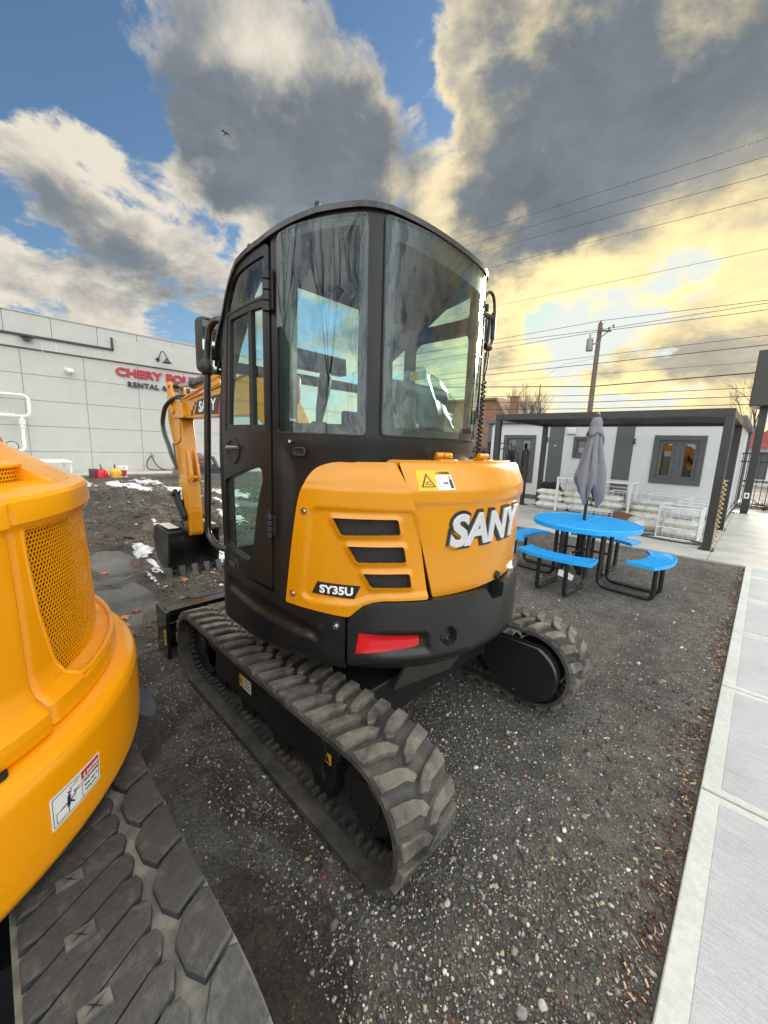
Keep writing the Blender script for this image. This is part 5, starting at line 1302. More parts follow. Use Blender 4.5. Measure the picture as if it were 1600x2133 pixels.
def pts_in(n, x0, x1, y0, y1, power=1.6):
    out = []
    while sum(len(o) for o in out) < n:
        x = RNG.uniform(x0, x1, n); y = RNG.uniform(y0, y1, n); r = np.hypot(x, y); k = RNG.uniform(0, 1, n) < np.clip((1.3/np.maximum(r, .6))**power, 0, 1)
        k &= ~(puddle(x, y) > -.05); k &= x < -.012; k &= RNG.uniform(0, 1, n) < np.clip(.68+1.6*fbm(x*1.1, y*1.1, 3, 77), .38, 1)
        out.append(np.stack([x[k], y[k]], -1))
    return np.concatenate(out)[:n]
p = pts_in(60000, -6, 0, .55, 7.7, 1.25); scatter('gravel', p, np.exp(RNG.normal(np.log(.0042), .42, len(p))), SM, [.31, .29, .22, .105, .035, .032, .008])
p = pts_in(9000, -13, -2.8, .2, 6.0, .5); scatter('gravel', p, np.exp(RNG.normal(np.log(.010), .5, len(p))), SM, [.42, .34, .14, .05, .02, .02, .01])
p = pts_in(170, -5, 0, .9, 7.5, 1.2); scatter('gravel', p, RNG.uniform(.009, .019, len(p)), SM, [.26, .24, .22, .15, .08, .04, .01], base=(iv2, ifc2), jit=.10, sq=(.35, .7))
p = pts_in(2400, -3.2, -.0, .8, 2.8, 1.0); scatter('gravel', p, np.exp(RNG.normal(np.log(.0048), .42, len(p))), SM, [.34, .27, .21, .11, .035, .03, .005], base=(iv2, ifc2), jit=.09, sq=(.35, .7))
p = pts_in(1500, -12, -3, .5, 5.5, .4); scatter('mud_clods', p, np.exp(RNG.normal(np.log(.024), .5, len(p))), [SM[0], SM[1], pmat('mud_clod', (.06, .048, .038), .9, var=.3, vs=30, bump=.5, bs=60)], [.2, .2, .6], base=(iv2, ifc2), jit=.15, sq=(.4, .8), sink=.4)
# dark broken asphalt lumps near the walk
p = np.stack([RNG.uniform(-.5, -.03, 130), RNG.uniform(.95, 3.2, 130)], -1); scatter('gravel', p, RNG.uniform(.006, .018, 130), [SM[0], SM[0], SM[2]], [.6, .3, .1], base=(iv2, ifc2), jit=.12)
# bark mulch and twigs along the kerb
n = 1300; p = np.stack([-np.abs(RNG.normal(0, .055, n))-.012, RNG.uniform(.85, 7.6, n)], -1); cl = np.clip(fbm(p[:, 0]*0+1, p[:, 1]*1.7, 3, 33)+.52, 0, 1); p = p[RNG.uniform(0, 1, n) < cl**1.3*1.3]; n = len(p)
bx = np.array([(-1, -1, -1), (1, -1, -1), (1, 1, -1), (-1, 1, -1), (-.8, -1, 1), (1, -.7, 1), (.8, 1, 1), (-1, .8, 1)], float); bf = np.array([(0, 3, 2), (0, 2, 1), (4, 5, 6), (4, 6, 7), (0, 1, 5), (0, 5, 4), (1, 2, 6), (1, 6, 5), (2, 3, 7), (2, 7, 6), (3, 0, 4), (3, 4, 7)])
a = RNG.uniform(0, 2*np.pi, n); tl = RNG.uniform(-.5, .5, n); s = np.stack([RNG.uniform(.004, .013, n), RNG.uniform(.0015, .0045, n), RNG.uniform(.0008, .003, n)], -1)
v = bx[None]*s[:, None, :]; z = v[..., 2]+v[..., 0]*tl[:, None]; x = v[..., 0]*np.cos(a)[:, None]-v[..., 1]*np.sin(a)[:, None]; y = v[..., 0]*np.sin(a)[:, None]+v[..., 1]*np.cos(a)[:, None]
co = np.stack([x+p[:, 0:1], y+p[:, 1:2], z+(gh(p[:, 0], p[:, 1])+.006+np.abs(tl)*s[:, 0])[:, None]], -1).reshape(-1, 3)
f = (bf[None]+(np.arange(n)*8)[:, None, None]).reshape(-1, 3)
MU = [pmat('bark_red', (.10, .04, .03), .8, var=.35, vs=60), pmat('bark_dark', (.06, .03, .022), .85, var=.3, vs=60), pmat('bark_tan', (.33, .19, .10), .8, var=.3, vs=60), pmat('straw', (.50, .36, .19), .75, var=.2, vs=60)]
tag(npmesh('bark_mulch', co, f, MU, np.repeat(RNG.choice(4, n, p=[.42, .30, .18, .10]), 12), smooth=False), kind='stuff')
n = 150; q0 = np.stack([-np.abs(RNG.normal(0, .3, n))-.03, RNG.uniform(.85, 6.5, n)], -1); a = RNG.uniform(0, 2*np.pi, n); tl = RNG.uniform(-.1, .1, n); s = np.stack([RNG.uniform(.006, .024, n), np.full(n, .001), np.full(n, .0008)], -1)
v = bx[None]*s[:, None, :]; z = v[..., 2]+v[..., 0]*tl[:, None]; x = v[..., 0]*np.cos(a)[:, None]-v[..., 1]*np.sin(a)[:, None]; y = v[..., 0]*np.sin(a)[:, None]+v[..., 1]*np.cos(a)[:, None]
co = np.stack([x+q0[:, 0:1], y+q0[:, 1:2], z+(gh(q0[:, 0], q0[:, 1])+.008)[:, None]], -1).reshape(-1, 3); f = (bf[None]+(np.arange(n)*8)[:, None, None]).reshape(-1, 3)
tag(npmesh('straw', co, f, [MU[3], MU[2]], np.repeat(RNG.choice(2, n), 12), smooth=False), kind='stuff')
# fallen leaves
LM = [pmat('leaf_orange', (.42, .15, .045), .6, var=.25, vs=40), pmat('leaf_brown', (.20, .07, .03), .65, var=.3, vs=40)]
def leaf(x, y, sz, rz, mi, label):
    t = thing('fallen_leaf', label, 'leaf', (x, y, max(float(gh(x, y)), -.012)+.006), 'leaves fallen on the mud', rz)
    g = MB(); P = []
    for k in range(20):
        a = 2*pi*k/20; r = sz*(1.0 if k % 4 == 0 else (.42 if k % 4 == 2 else .62))*(.8 if 8 < k < 12 else 1)
        P.append((r*cos(a), r*sin(a), sz*.18*abs(sin(2.5*a))))
    vs = [(0, 0, .002)]+P; lower = [(p_[0], p_[1], p_[2]-.0012) for p_ in vs]
    g.add(vs+lower, [(0, 1+k, 1+(k+1) % 20) for k in range(20)]+[(21, 22+(k+1) % 20, 22+k) for k in range(20)]+[(1+k, 22+k, 22+(k+1) % 20, 1+(k+1) % 20) for k in range(20)])
    g.tube([(-sz*.9, 0, .004), (-sz*1.5, sz*.1, .003)], .0012, 5)
    g.build('blade', LM[mi], t, local=True, smooth=30)
for q in ((-3.88, .74, .07, .4, 0, 'pale orange maple leaf floating on the near puddle'), (-3.98, .86, .05, 1.2, 1, 'dark brown leaf at the puddle rim beyond the pale orange maple leaf'),
          (-3.66, .70, .055, 2.2, 0, 'russet leaf on the mud bank nearest the dozer blade'), (-4.36, 1.42, .065, .9, 0, 'orange leaf on the wet ground right under the bucket teeth'),
          (-5.35, .86, .06, .2, 0, 'rust coloured leaf lying between the two puddles'), (-3.74, .66, .05, 3.0, 1, 'small brown leaf beside a dark twig on the puddle edge')): leaf(*q)
t = thing('twig', 'thin dark twig lying on the mud by the near puddle', 'twig', (-3.72, .70, float(gh(-3.72, .70))))
MB().tube(bez([(-.14, -.02, .012), (-.05, 0, .016), (.04, .01, .012), (.13, -.01, .014)], 5), .004, 6).build('stem', pmat('twig_bark', (.05, .035, .025), .8), t, local=True)
# ------------------------------------------------------------------ paving
def concmat(name, col, dark, streak=(3, 60, 3), bump=.15, fine=.1):
    m, nt, b, out = newmat(name); L = nt.links; tc = N(nt, 'ShaderNodeTexCoord'); v = tc.outputs['Object']
    mp = N(nt, 'ShaderNodeMapping'); mp.inputs['Scale'].default_value = streak; L.new(v, mp.inputs[0])
    a = noi(nt, 2.2, 7, .65, v); s = noi(nt, 6, 4, .6, mp.outputs[0]); f = noi(nt, 160, 3, .6, v)
    c = rampnode(nt, [(.3, dark), (.68, col)], a.outputs[0]).outputs[0]
    st = rampnode(nt, [(.3, 1-1.4*fine), (.7, 1+.6*fine)], s.outputs[0]); c = mixc(nt, 1, c, st.outputs[0], 'MULTIPLY')
    ft = rampnode(nt, [(.3, 1-fine), (.7, 1+fine*.6)], f.outputs[0]); c = mixc(nt, 1, c, ft.outputs[0], 'MULTIPLY')
    L.new(c, b.inputs['Base Color']); b.inputs['Roughness'].default_value = .8
    k = N(nt, 'ShaderNodeMath', operation='MULTIPLY_ADD'); L.new(s.outputs[0], k.inputs[0]); k.inputs[1].default_value = 1.5; L.new(f.outputs[0], k.inputs[2])
    bp = N(nt, 'ShaderNodeBump'); bp.inputs['Strength'].default_value = bump; bp.inputs['Distance'].default_value = .008; L.new(k.outputs[0], bp.inputs['Height']); L.new(bp.outputs[0], b.inputs['Normal'])
    return m
M['broom'] = concmat('broomed_concrete', (.45, .465, .475), (.34, .352, .36), (2.2, 34, 3), .15, .13)
M['trowel'] = concmat('trowelled_concrete', (.56, .57, .54), (.45, .46, .435), (5, 5, 5), .06)
M['patio'] = concmat('patio_concrete', (.50, .49, .45), (.36, .35, .32), (1.5, 9, 3), .1)
g = MB(); ys = [-1.33, -.13, 1.07, 2.27, 3.47, 4.68, 5.89, 7.09, 7.735]
for a, b_ in zip(ys, ys[1:]):
    y0, y1 = a+.006, b_-.006; z = .032
    g.cur = 0; g.box((.0, y0, -.12), (1.22, y1, z))
    g.cur = 1; g.box((.07, y0+.045, z-.01), (1.15, y1-.045, z+.0012))
g.cur = 0; g.box((-.0+.004, -1.35, -.13), (1.2, 7.73, .006))
g.cur = 0
for a, b_ in zip(ys, ys[1:]): g.box((1.232, a+.006, -.12), (2.6, b_-.006, .032))
tag(g.build('sidewalk', [M['trowel'], M['broom']], None, bevel=.006), kind='structure')
g = MB()
for x0, x1 in ((-5.6, -3.9), (-3.9, -2.1), (-2.1, -.45), (-.45, 1.5), (1.5, 4.0)):
    for y0, y1 in ((7.75, 9.9), (9.9, 12.1), (12.1, 14.3), (14.3, 16.6)): g.box((x0+.004, y0+.004, -.12), (x1-.004, y1-.004, .026))
g.box((-5.59, 7.76, -.13), (3.99, 16.59, .008))
tag(g.build('patio', M['patio'], None, bevel=.006), kind='structure')
g = MB()
for y0 in np.arange(-6, 11, 2.4): g.box((-20.0, y0+.006, -.1), (-18.35, y0+2.394, .05))
g.box((-18.35, -4, -.1), (-14.35, 2.36, .05))
tag(g.build('apron', M['patio'], None, bevel=.01), kind='structure')
asp = pmat('asphalt', (.10, .098, .092), .85, var=.2, vs=2, bump=.1, bs=80)
tag(mkobj('road', [(-60, 19.5, .0), (60, 19.5, .0), (60, 31, .0), (-60, 31, .0)], [(0, 1, 2, 3)], asp, smooth=0), kind='structure')
g = MB(); g.box((-60, 17.9, -.1), (60, 19.3, .10)); g.box((-60, 31, -.1), (60, 33, .12)); tag(g.build('pavement', M['patio'], None), kind='structure')
g = MB(); g.box((-60, 25.0, .004), (60, 25.12, .008)); tag(g.build('road_marking', pmat('road_yellow', (.6, .45, .1), .7), None), kind='structure')
# ------------------------------------------------------------------ warehouse
WX = -20.0
M['wall'] = concmat('painted_panel', (.55, .54, .50), (.51, .50, .465), (2, 2, 2), .0, .012)
M['joint'] = pmat('joint_sealant', (.27, .265, .25), .8)
W_ = thing('warehouse', 'long low warehouse with pale grey concrete panels and red and black lettering', 'warehouse', (WX, 6, 0))
g = MB(); JZ = [0.0, .84, 1.80, 2.75, 3.68, 4.55]; JY = [-9.7, -7.84, -5.98, -4.12, -2.26, -.40, 1.31, 3.18, 5.05, 6.92, 8.79, 10.66, 11.6]
for a, b_ in zip(JY, JY[1:]):
    for z0, z1 in zip(JZ, JZ[1:]): g.box((WX-.3, a+.009, z0+.009), (WX, b_-.009, z1-.009))
g.build('wall', M['wall'], W_, smooth=0, bevel=.004)
g = MB(); g.box((WX-.32, -9.7, 0), (WX-.018, 11.6, 4.6)); g.build('wall_joint', M['joint'], W_, smooth=0)
g = MB(); UY = [-9.7, -6.5, -4.9, -3.3, -1.7, -.35, .95, 2.27, 3.69, 5.08, 6.47, 7.9, 9.5, 11.6]
for a, b_ in zip(UY, UY[1:]):
    g.box((WX-.3, a+.007, 5.05), (WX+.08, b_-.007, 5.79))
g.box((WX-.3, -9.7, 4.6), (WX+.10, 4.20, 5.04)); g.box((WX-.3, 4.20, 4.6), (WX+.10, 11.6, 5.50))
g.build('parapet', M['wall'], W_, smooth=0, bevel=.006)
g = MB(); g.box((WX-.33, -9.75, 5.80), (WX+.11, 11.65, 5.84)); g.build('coping', M['wall'], W_, smooth=0)
g = MB(); g.box((-46, -9.7, 0), (WX-.33, 11.6, 5.6)); g.build('roof', M['wall'], W_, smooth=0)
g = MB(); redsign = pmat('sign_red', (.46, .012, .022), .4, var=.04); darksign = pmat('sign_black', (.03, .034, .04), .4, var=.05)
g.cur = 0; textgeo(g, 'CHERY EQUI', .5, lambda x, y, z: (WX+.05+z, 4.23+x, 3.97+y), width=3.15, height=.41, bold=.02, extrude=.03, space=1.04)
g.cur = 1; textgeo(g, 'RENTAL & SALES', .22, lambda x, y, z: (WX+.05+z, 4.64+x, 3.62+y), width=2.53, height=.225, bold=.009, extrude=.02, space=1.25)
g.cur = 0; g.cyl((WX+.03, 7.30, 3.72), (WX+.07, 7.30, 3.72), .055, n=16)
g.cur = 1; textgeo(g, 'S', .22, lambda x, y, z: (WX+.05+z, 7.45+x, 3.62+y), height=.225, bold=.009, extrude=.02)
g.build('lettering', [redsign, darksign], W_, smooth=20)
g = MB()
for (y, z, dz) in ((1.75, 4.6, .22), (1.95, 4.6, .42), (2.35, 4.6, .3)): g.box((WX+.101, y, z-dz+.3), (WX+.1025, y+.02, z+.3))
g.build('runoff_stain', pmat('lime_stain', (.70, .70, .67), .7), W_, smooth=0)
dkm = pmat('dark_bronze', (.035, .034, .036), .45)
t = thing('conduit', 'dark conduit running level along the warehouse parapet and turning up at its end', 'conduit', (WX+.14, 0, 5.0))
g = MB(); g.bar((WX+.15, -4, 5.02), (WX+.15, 4.19, 5.02), .06, .075); g.bar((WX+.15, 4.16, 4.985), (WX+.15, 4.16, 5.49), .06, .075, up=(0, 1, 0)); g.build('duct', dkm, t, bevel=.01)
g = MB(); 
for y in (-1, 1, 3): g.box((WX+.08, y, 4.99), (WX+.125, y+.05, 5.05))
g.build('clip', dkm, t)
t = thing('flood_light', 'small black floodlight hanging below the dark conduit on the warehouse', 'lamp', (WX+.25, 1.52, 4.94))
g = MB(); g.box((WX+.10, 1.36, 4.93), (WX+.42, 1.72, 5.0)); g.box((WX+.15, 1.44, 4.85), (WX+.36, 1.64, 4.93)); g.build('housing', dkm, t, bevel=.015)
g = MB(); g.box((WX+.16, 1.46, 4.81), (WX+.34, 1.58, 4.85)); g.build('sensor', dkm, t)
t = thing('gooseneck_lamp', 'black gooseneck barn lamp over the red sign letters on the warehouse', 'lamp', (WX+.1, 5.85, 4.95))
g = MB(); g.tube(bez([(WX+.10, 5.83, 4.92), (WX+.22, 5.86, 5.0), (WX+.32, 5.92, 5.22), (WX+.44, 6.0, 5.22), (WX+.52, 6.06, 5.03), (WX+.54, 6.08, 4.92)], 6), .022, 8); g.cyl((WX+.09, 5.83, 4.92), (WX+.13, 5.83, 4.92), .085, n=20); g.build('arm', dkm, t)
g = MB(); g.lathe([(.035, .20), (.06, .14), (.09, .08), (.19, -.03), (.185, -.035), (.08, .07), (.03, .16)], (WX+.54, 6.08, 4.80), 24); g.build('lamp_shade', dkm, t, smooth=40)
t = thing('security_camera', 'small white dome camera on the warehouse wall left of the sign', 'camera', (WX+.05, 2.69, 3.97))
g = MB(); g.cyl((WX, 2.62, 4.02), (WX+.06, 2.62, 4.02), .07, n=16); g.tube(bez([(WX+.05, 2.62, 4.02), (WX+.14, 2.64, 4.04), (WX+.2, 2.69, 3.99)], 5), .03, 8); g.lathe([(.02, .12), (.09, .10), (.115, .03), (.115, -.02), (.10, -.03)], (WX+.2, 2.71, 3.93), 20); g.build('bracket', M['whitepaint'], t, smooth=40)
g = MB(); g.ball((WX+.2, 2.71, 3.90), .085, 8); g.build('dome', pmat('smoked_dome', (.45, .45, .46), .15), t)
t = thing('gas_pipe', 'white painted pipe loop with valves standing off the warehouse wall at far left', 'pipe', (-19.4, 1.0, 0))
g = MB(); r_ = .055
g.tube([(-19.4, -2.5, 2.86), (-19.4, 1.17, 2.86)]+bez([(-19.4, 1.17, 2.86), (-19.4, 1.30, 2.82), (-19.4, 1.36, 2.70)], 5)+[(-19.4, 1.36, 2.30)]+bez([(-19.4, 1.36, 2.30), (-19.4, 1.32, 2.17), (-19.4, 1.20, 2.12)], 5)+[(-19.4, -2.5, 2.12)], r_, 12)
g.tube([(-19.4, 1.13, 2.12), (-19.4, 1.12, 1.05)]+bez([(-19.4, 1.12, 1.05), (-19.4, 1.08, .92), (-19.4, .95, .88)], 5)+[(-19.4, -.5, .90)], r_, 12)
g.build('pipe', M['whitepaint'], t, smooth=40)
g = MB()
for y in (.62, .72, .90): g.cyl((-19.4, y-.03, 2.12), (-19.4, y+.03, 2.12), .085, n=16)
g.ball((-19.4, .80, 2.12), .085, 8); g.build('valve', M['whitepaint'], t)
g = MB()
for z in (1.98, 1.87, 1.76): g.cyl((-19.4, 1.13, z-.03), (-19.4, 1.13, z+.03), .09, n=16)
g.ball((-19.4, 1.13, 1.92), .08, 8); g.build('valve', M['whitepaint'], t)
for y in (-1.5, .2): g = MB(); g.bar((-20, y, 2.86), (-19.4, y, 2.86), .05, .05); g.build('bracket', M['whitepaint'], t)
t = thing('garden_hose', 'black hose coiled down from a wall spigot beside the gas cans', 'hose', (WX+.05, 5.36, 0))
g = MB(); g.tube(bez([(WX+.16, 5.36, .70), (WX+.2, 5.22, .60), (WX+.2, 5.12, .34), (WX+.22, 5.17, .13), (WX+.3, 5.45, .08), (WX+.3, 6.1, .075), (WX+.3, 7.2, .07)], 8), .022, 8); g.tube(bez([(WX+.14, 5.38, .66), (WX+.2, 5.44, .42), (WX+.22, 5.62, .18), (WX+.3, 5.9, .08), (WX+.35, 6.5, .07)], 8), .022, 8); g.build('hose', M['plastic'], t)
g = MB(); g.cyl((WX, 5.36, .72), (WX+.16, 5.36, .72), .03, n=10); g.cyl((WX+.1, 5.36, .72), (WX+.1, 5.36, .82), .015, n=8); g.box((WX+.07, 5.3, .81), (WX+.13, 5.42, .83)); g.build('spigot', M['steel'], t)
t = thing('side_table', 'low white table with thin legs on the concrete apron left of the gas cans', 'table', (-17.4, 1.75, .05))
g = MB(); g.box((-18.3, 1.38, .60), (-16.7, 2.12, .64)); g.build('tabletop', M['whitepaint'], t, bevel=.008)
for x in (-18.22, -16.78):
    for y in (1.44, 2.06): g = MB(); g.box((x-.03, y-.03, .05), (x+.03, y+.03, .60)); g.build('leg', M['whitepaint'], t)
def can(loc, mat, label, spout):
    t = thing('gas_can', label, 'fuel can', loc, 'fuel cans by the warehouse'); x, y, z = loc
    g = MB(); g.lathe([(.17, 0), (.185, .02), (.185, .22), (.175, .26), (.10, .33), (.05, .345), (.05, .36)], loc, 24); g.build('can_body', mat, t, smooth=35)
    g = MB(); g.tube(bez([(x+.12, y+.11, z+.10), (x+.2, y+.13, z+.13), (x+.22, y+.14, z+.2), (x+.16, y+.11, z+.26)], 5), .018, 8); g.build('handle', mat, t)
    g = MB(); g.tube([(x, y, z+.35), (x-.01, y-.015, z+.44), (x, y-.045 if spout else y-.02, z+.52)], [.028, .02, .014], 8); g.build('spout', M['plastic'], t)
can((-17.2, 2.98, .0), pmat('can_red', (.52, .012, .025), .35, var=.08), 'bright red fuel can with a dark spout beside the dark tin', 1)
can((-17.3, 3.42, .0), pmat('can_yellow', (.72, .40, .035), .35, var=.08), 'yellow fuel can with a thin dark spout beside the white pail', 0)
t = thing('paint_tin', 'dark tin with a maroon label at the left of the red fuel can', 'tin', (-17.25, 2.76, 0))
g = MB(); g.cur = 0; g.lathe([(.15, 0), (.155, .02), (.155, .33), (.15, .35), (.13, .34)], (-17.25, 2.76, 0), 24); g.build('tin_body', pmat('tin_dark', (.05, .05, .052), .4), t, smooth=35)
g = MB(); a_ = np.linspace(-.9, 1.2, 12); vs = [(-17.25+.158*cos(q), 2.76+.158*sin(q), z) for q in a_ for z in (.03, .26)]; vs += [(-17.25+.155*cos(q), 2.76+.155*sin(q), z) for q in a_ for z in (.03, .26)]
g.add(vs, [(i*2, i*2+2, i*2+3, i*2+1) for i in range(11)]); g.build('tin_label', pmat('maroon', (.13, .018, .03), .5), t)
t = thing('pail', 'white plastic pail with a red and dark label behind the yellow fuel can', 'bucket', (-17.6, 3.72, 0))
g = MB(); g.lathe([(.13, 0), (.155, .36), (.17, .37), (.17, .41), (.16, .42), (.02, .42)], (-17.6, 3.72, 0), 24); g.build('pail_body', M['whitepaint'], t, smooth=35)
for nm, a0, a1, z0, z1, mt in (('pail_label', -.55, .95, .03, .27, pmat('label_red', (.35, .04, .07), .5)), ('pail_label', -1.5, -.55, .03, .27, pmat('label_dark', (.09, .08, .05), .5))):
    g = MB(); a_ = np.linspace(a0, a1, 10); vs = []
    for dr in (.004, .001): vs += [(-17.6+(.13+.07*z+dr)*cos(q), 3.72+(.13+.07*z+dr)*sin(q), z) for q in a_ for z in (z0, z1)]
    g.add(vs, [(i*2, i*2+2, i*2+3, i*2+1) for i in range(9)]+[(20+i*2, 20+i*2+1, 20+i*2+3, 20+i*2+2) for i in range(9)]); g.build(nm, mt, t)
# small loader seen past the arm
dg = pmat('loader_grey', (.075, .078, .08), .4, var=.1)
t = thing('skid_loader', 'dark grey stand-on loader with a low bucket parked by the warehouse behind the arm', 'loader', (-16.2, 6.0, 0))
g = MB(); g.prism([(-15.1, .02), (-15.6, .02), (-15.75, .2), (-15.65, .46), (-15.6, .46), (-15.68, .22), (-15.55, .05), (-15.1, .05)], 5.50, 7.0); 
for y in (5.50, 6.97): g.prism([(-15.1, .02), (-15.6, .02), (-15.75, .2), (-15.65, .46), (-15.58, .46)], y, y+.03)
g.build('loader_bucket', dg, t, bevel=.006)
g = MB(); g.prism(rnd([(-17.3, .25), (-16.0, .25), (-16.0, .62), (-16.45, .80), (-17.3, .95)], .08), 5.75, 6.5); g.build('loader_body', dg, t, bevel=.02)
g = MB(); g.prism([(-15.75, .15), (-15.65, .3), (-16.3, 1.15), (-16.6, 1.25), (-17.0, 1.2), (-17.0, 1.1), (-16.5, 1.1)], 5.48, 5.58); g.prism([(-15.75, .15), (-15.65, .3), (-16.3, .85), (-17.0, .9), (-17.0, .8), (-16.4, .75)], 6.6, 6.7)
g.prism([(-16.5, .8), (-15.9, .8), (-16.1, 1.38), (-16.45, 1.42)], 5.6, 5.9); g.build('lift_arm', dg, t, bevel=.01)
g = MB()
for yy in (5.62, 6.5): g.cyl((-16.2, yy, .27), (-16.2, yy+.16, .27), .27, n=24); g.cyl((-17.1, yy, .27), (-17.1, yy+.16, .27), .27, n=24)
g.build('wheel', M['rubber'], t)
g = MB(); g.cyl((-15.85, 5.72, .86), (-15.78, 5.72, .86), .07, n=14); g.build('headlight', M['whitepaint'], t); g = MB(); g.box((-15.9, 5.85, .72), (-15.75, 6.2, .80)); g.box((-15.95, 5.75, .48), (-15.8, 6.0, .56)); g.build('red_panel', pmat('loader_red', (.35, .02, .025), .4), t)
# amber-lamped mower beyond the left machine (only its top shows over the orange hood)
t = thing('beacon_lamp', 'orange dome lamp on a grey base behind the orange hood at the left edge', 'beacon', (-4.0, .06, 0))
g = MB(); g.lathe([(.058, 1.505), (.058, 1.525), (.05, 1.55), (.025, 1.565), (.004, 1.57)], (-4.0, .06, 0), 20); g.build('dome', pmat('amber', (.75, .22, .02), .3), t, smooth=40)
g = MB(); g.lathe([(.05, 1.45), (.05, 1.505)], (-4.0, .06, 0), 20); g.cyl((-4.0, .06, .0), (-4.0, .06, 1.46), .02, n=10); g.build('post', pmat('grey_base', (.16, .18, .18), .5), t)
t = thing('quad_bike', 'dark utility vehicle with a round mirror half hidden behind the orange hood', 'vehicle', (-6.6, .3, 0))
g = MB(); g.prism(rnd([(-7.4, .4), (-5.9, .4), (-5.9, .95), (-6.2, 1.2), (-7.0, 1.25), (-7.4, 1.0)], .1), -.1, .33); g.prism([(-6.3, 1.15), (-5.9, 1.0), (-5.95, 1.30), (-6.2, 1.40)], -.05, .30); g.build('body', dg, t, bevel=.03)
g = MB()
for x in (-7.1, -6.2):
    for y in (-.15, .22): g.cyl((x, y, .28), (x, y+.16, .28), .28, n=24)
g.build('wheel', M['rubber'], t)
g = MB(); g.tube([(-6.1, .2, 1.25), (-6.08, .24, 1.42)], .012, 8); g.cyl((-6.08, .245, 1.425), (-6.06, .245, 1.425), .058, n=20); g.build('mirror_stalk', M['plastic'], t)
g = MB(); g.cyl((-6.06, .245, 1.425), (-6.055, .245, 1.425), .05, n=20); g.build('mirror', M['whitepaint'], t)

# ------------------------------------------------------------------ container office and pergola
CY = 12.5
cream = pmat('cabin_white', (.58, .59, .585), .5, var=.03); cgrey = pmat('cabin_grey', (.085, .088, .092), .45, var=.05); cgreyl = pmat('window_frame_grey', (.075, .077, .08), .4)
OF = thing('container_office', 'flat white cabin office with dark grey panels and grey framed windows behind the pergola', 'cabin', (-3.8, CY, 0))
def holes_wall(x0, x1, z0, z1, wins, y0, y1, mat, name):
    g = MB(); xs = sorted(set([x0, x1]+[w[0] for w in wins]+[w[1] for w in wins])); zs = sorted(set([z0, z1]+[w[2] for w in wins]+[w[3] for w in wins]))
    for a, b_ in zip(xs, xs[1:]):
        for c_, d_ in zip(zs, zs[1:]):
            if any(w[0] <= a and b_ <= w[1] and w[2] <= c_ and d_ <= w[3] for w in wins): continue
            g.box((a, y0, c_), (b_, y1, d_))
    return g.build(name, mat, OF, smooth=0)
WINS = [(-2.21, -1.12, .86, 2.11), (-4.24, -3.42, 1.42, 2.05), (-6.5, -5.40, .55, 2.08)]
holes_wall(-7.05, -.58, .16, 2.45, WINS, CY, CY+.09, cream, 'wall')
g = MB(); g.box((-7.05, CY+.09, .16), (-6.97, CY+5.8, 2.45)); g.box((-.66, CY+.09, .16), (-.58, CY+5.8, 2.45)); g.box((-7.05, CY+5.8, .16), (-.58, CY+5.9, 2.45)); g.build('side_wall', cream, OF, smooth=0)
g = MB(); g.box((-7.0, CY+.1, .1), (-.6, CY+5.8, .16)); g.box((-6.9, CY+2.6, .16), (-.7, CY+2.7, 2.4)); g.build('floor', pmat('cabin_floor', (.10, .09, .075), .6), OF)
g = MB(); g.box((-7.12, CY-.04, .03), (-.52, CY+5.95, .17)); g.build('base_rail', cgrey, OF, bevel=.01)
for a, b_ in ((-4.98, -4.54), (-3.12, -2.68)): g = MB(); g.box((a, CY-.018, .17), (b_, CY-.0, 2.44)); g.build('grey_panel', cgrey, OF, smooth=0)
for q in (((-.70, CY-.025, .17), (-.52, CY+.12, 2.44)), ((-7.12, CY-.025, .17), (-6.99, CY+.12, 2.44)), ((-.6, CY+5.7, .17), (-.5, CY+5.95, 2.44))): g = MB(); g.box(*q); g.build('corner_post', cgrey, OF, bevel=.008)
g = MB(); g.box((-7.18, CY-.12, 2.44), (-.46, CY+6.0, 2.58)); g.build('roof', pmat('roof_slate', (.10, .105, .115), .5), OF, bevel=.02)
g = MB(); g.box((-.56, CY-.20, 2.30), (-.40, CY+.1, 2.44)); g.build('gutter', cgrey, OF, bevel=.01)
def window(x0, x1, z0, z1, fr, split, label=None):
    g = MB(); y0, y1 = CY-.035, CY+.07
    for a in ((x0, z0, x1, z0+fr), (x0, z1-fr, x1, z1), (x0, z0+fr, x0+fr, z1-fr), (x1-fr, z0+fr, x1, z1-fr)): g.box((a[0], y0, a[1]), (a[2], y1, a[3]))
    if split: xm = (x0+x1)/2; g.box((xm-fr*.45, y0+.02, z0+fr), (xm+fr*.45, y1-.01, z1-fr))
    w = g.build('window', cgreyl, OF, bevel=.006)
    ih = fr*.62; g = MB()
    pcs = [(x0+fr, (x0+x1)/2-fr*.45), ((x0+x1)/2+fr*.45, x1-fr)] if split else [(x0+fr, x1-fr)]
    for a, b_ in pcs:
        for q in ((a, z0+fr, b_, z0+fr+ih), (a, z1-fr-ih, b_, z1-fr), (a, z0+fr+ih, a+ih, z1-fr-ih), (b_-ih, z0+fr+ih, b_, z1-fr-ih)): g.box((q[0], y0+.03, q[1]), (q[2], y1-.02, q[3]))
    g.build('sash', cgreyl, w, bevel=.004)
    g = MB()
    for a, b_ in pcs: g.box((a, CY+.02, z0+fr), (b_, CY+.026, z1-fr))
    g.build('pane', M['winglass'], w, smooth=0)
window(-2.21, -1.12, .86, 2.11, .13, True); window(-4.24, -3.42, 1.42, 2.05, .09, True); window(-6.5, -5.40, .55, 2.08, .11, True)
g = MB(); g.box((-4.45, CY-.07, 2.12), (-4.20, CY, 2.30)); 
for k in range(4): g.box((-4.445, CY-.085, 2.135+k*.04), (-4.205, CY-.07, 2.15+k*.04))
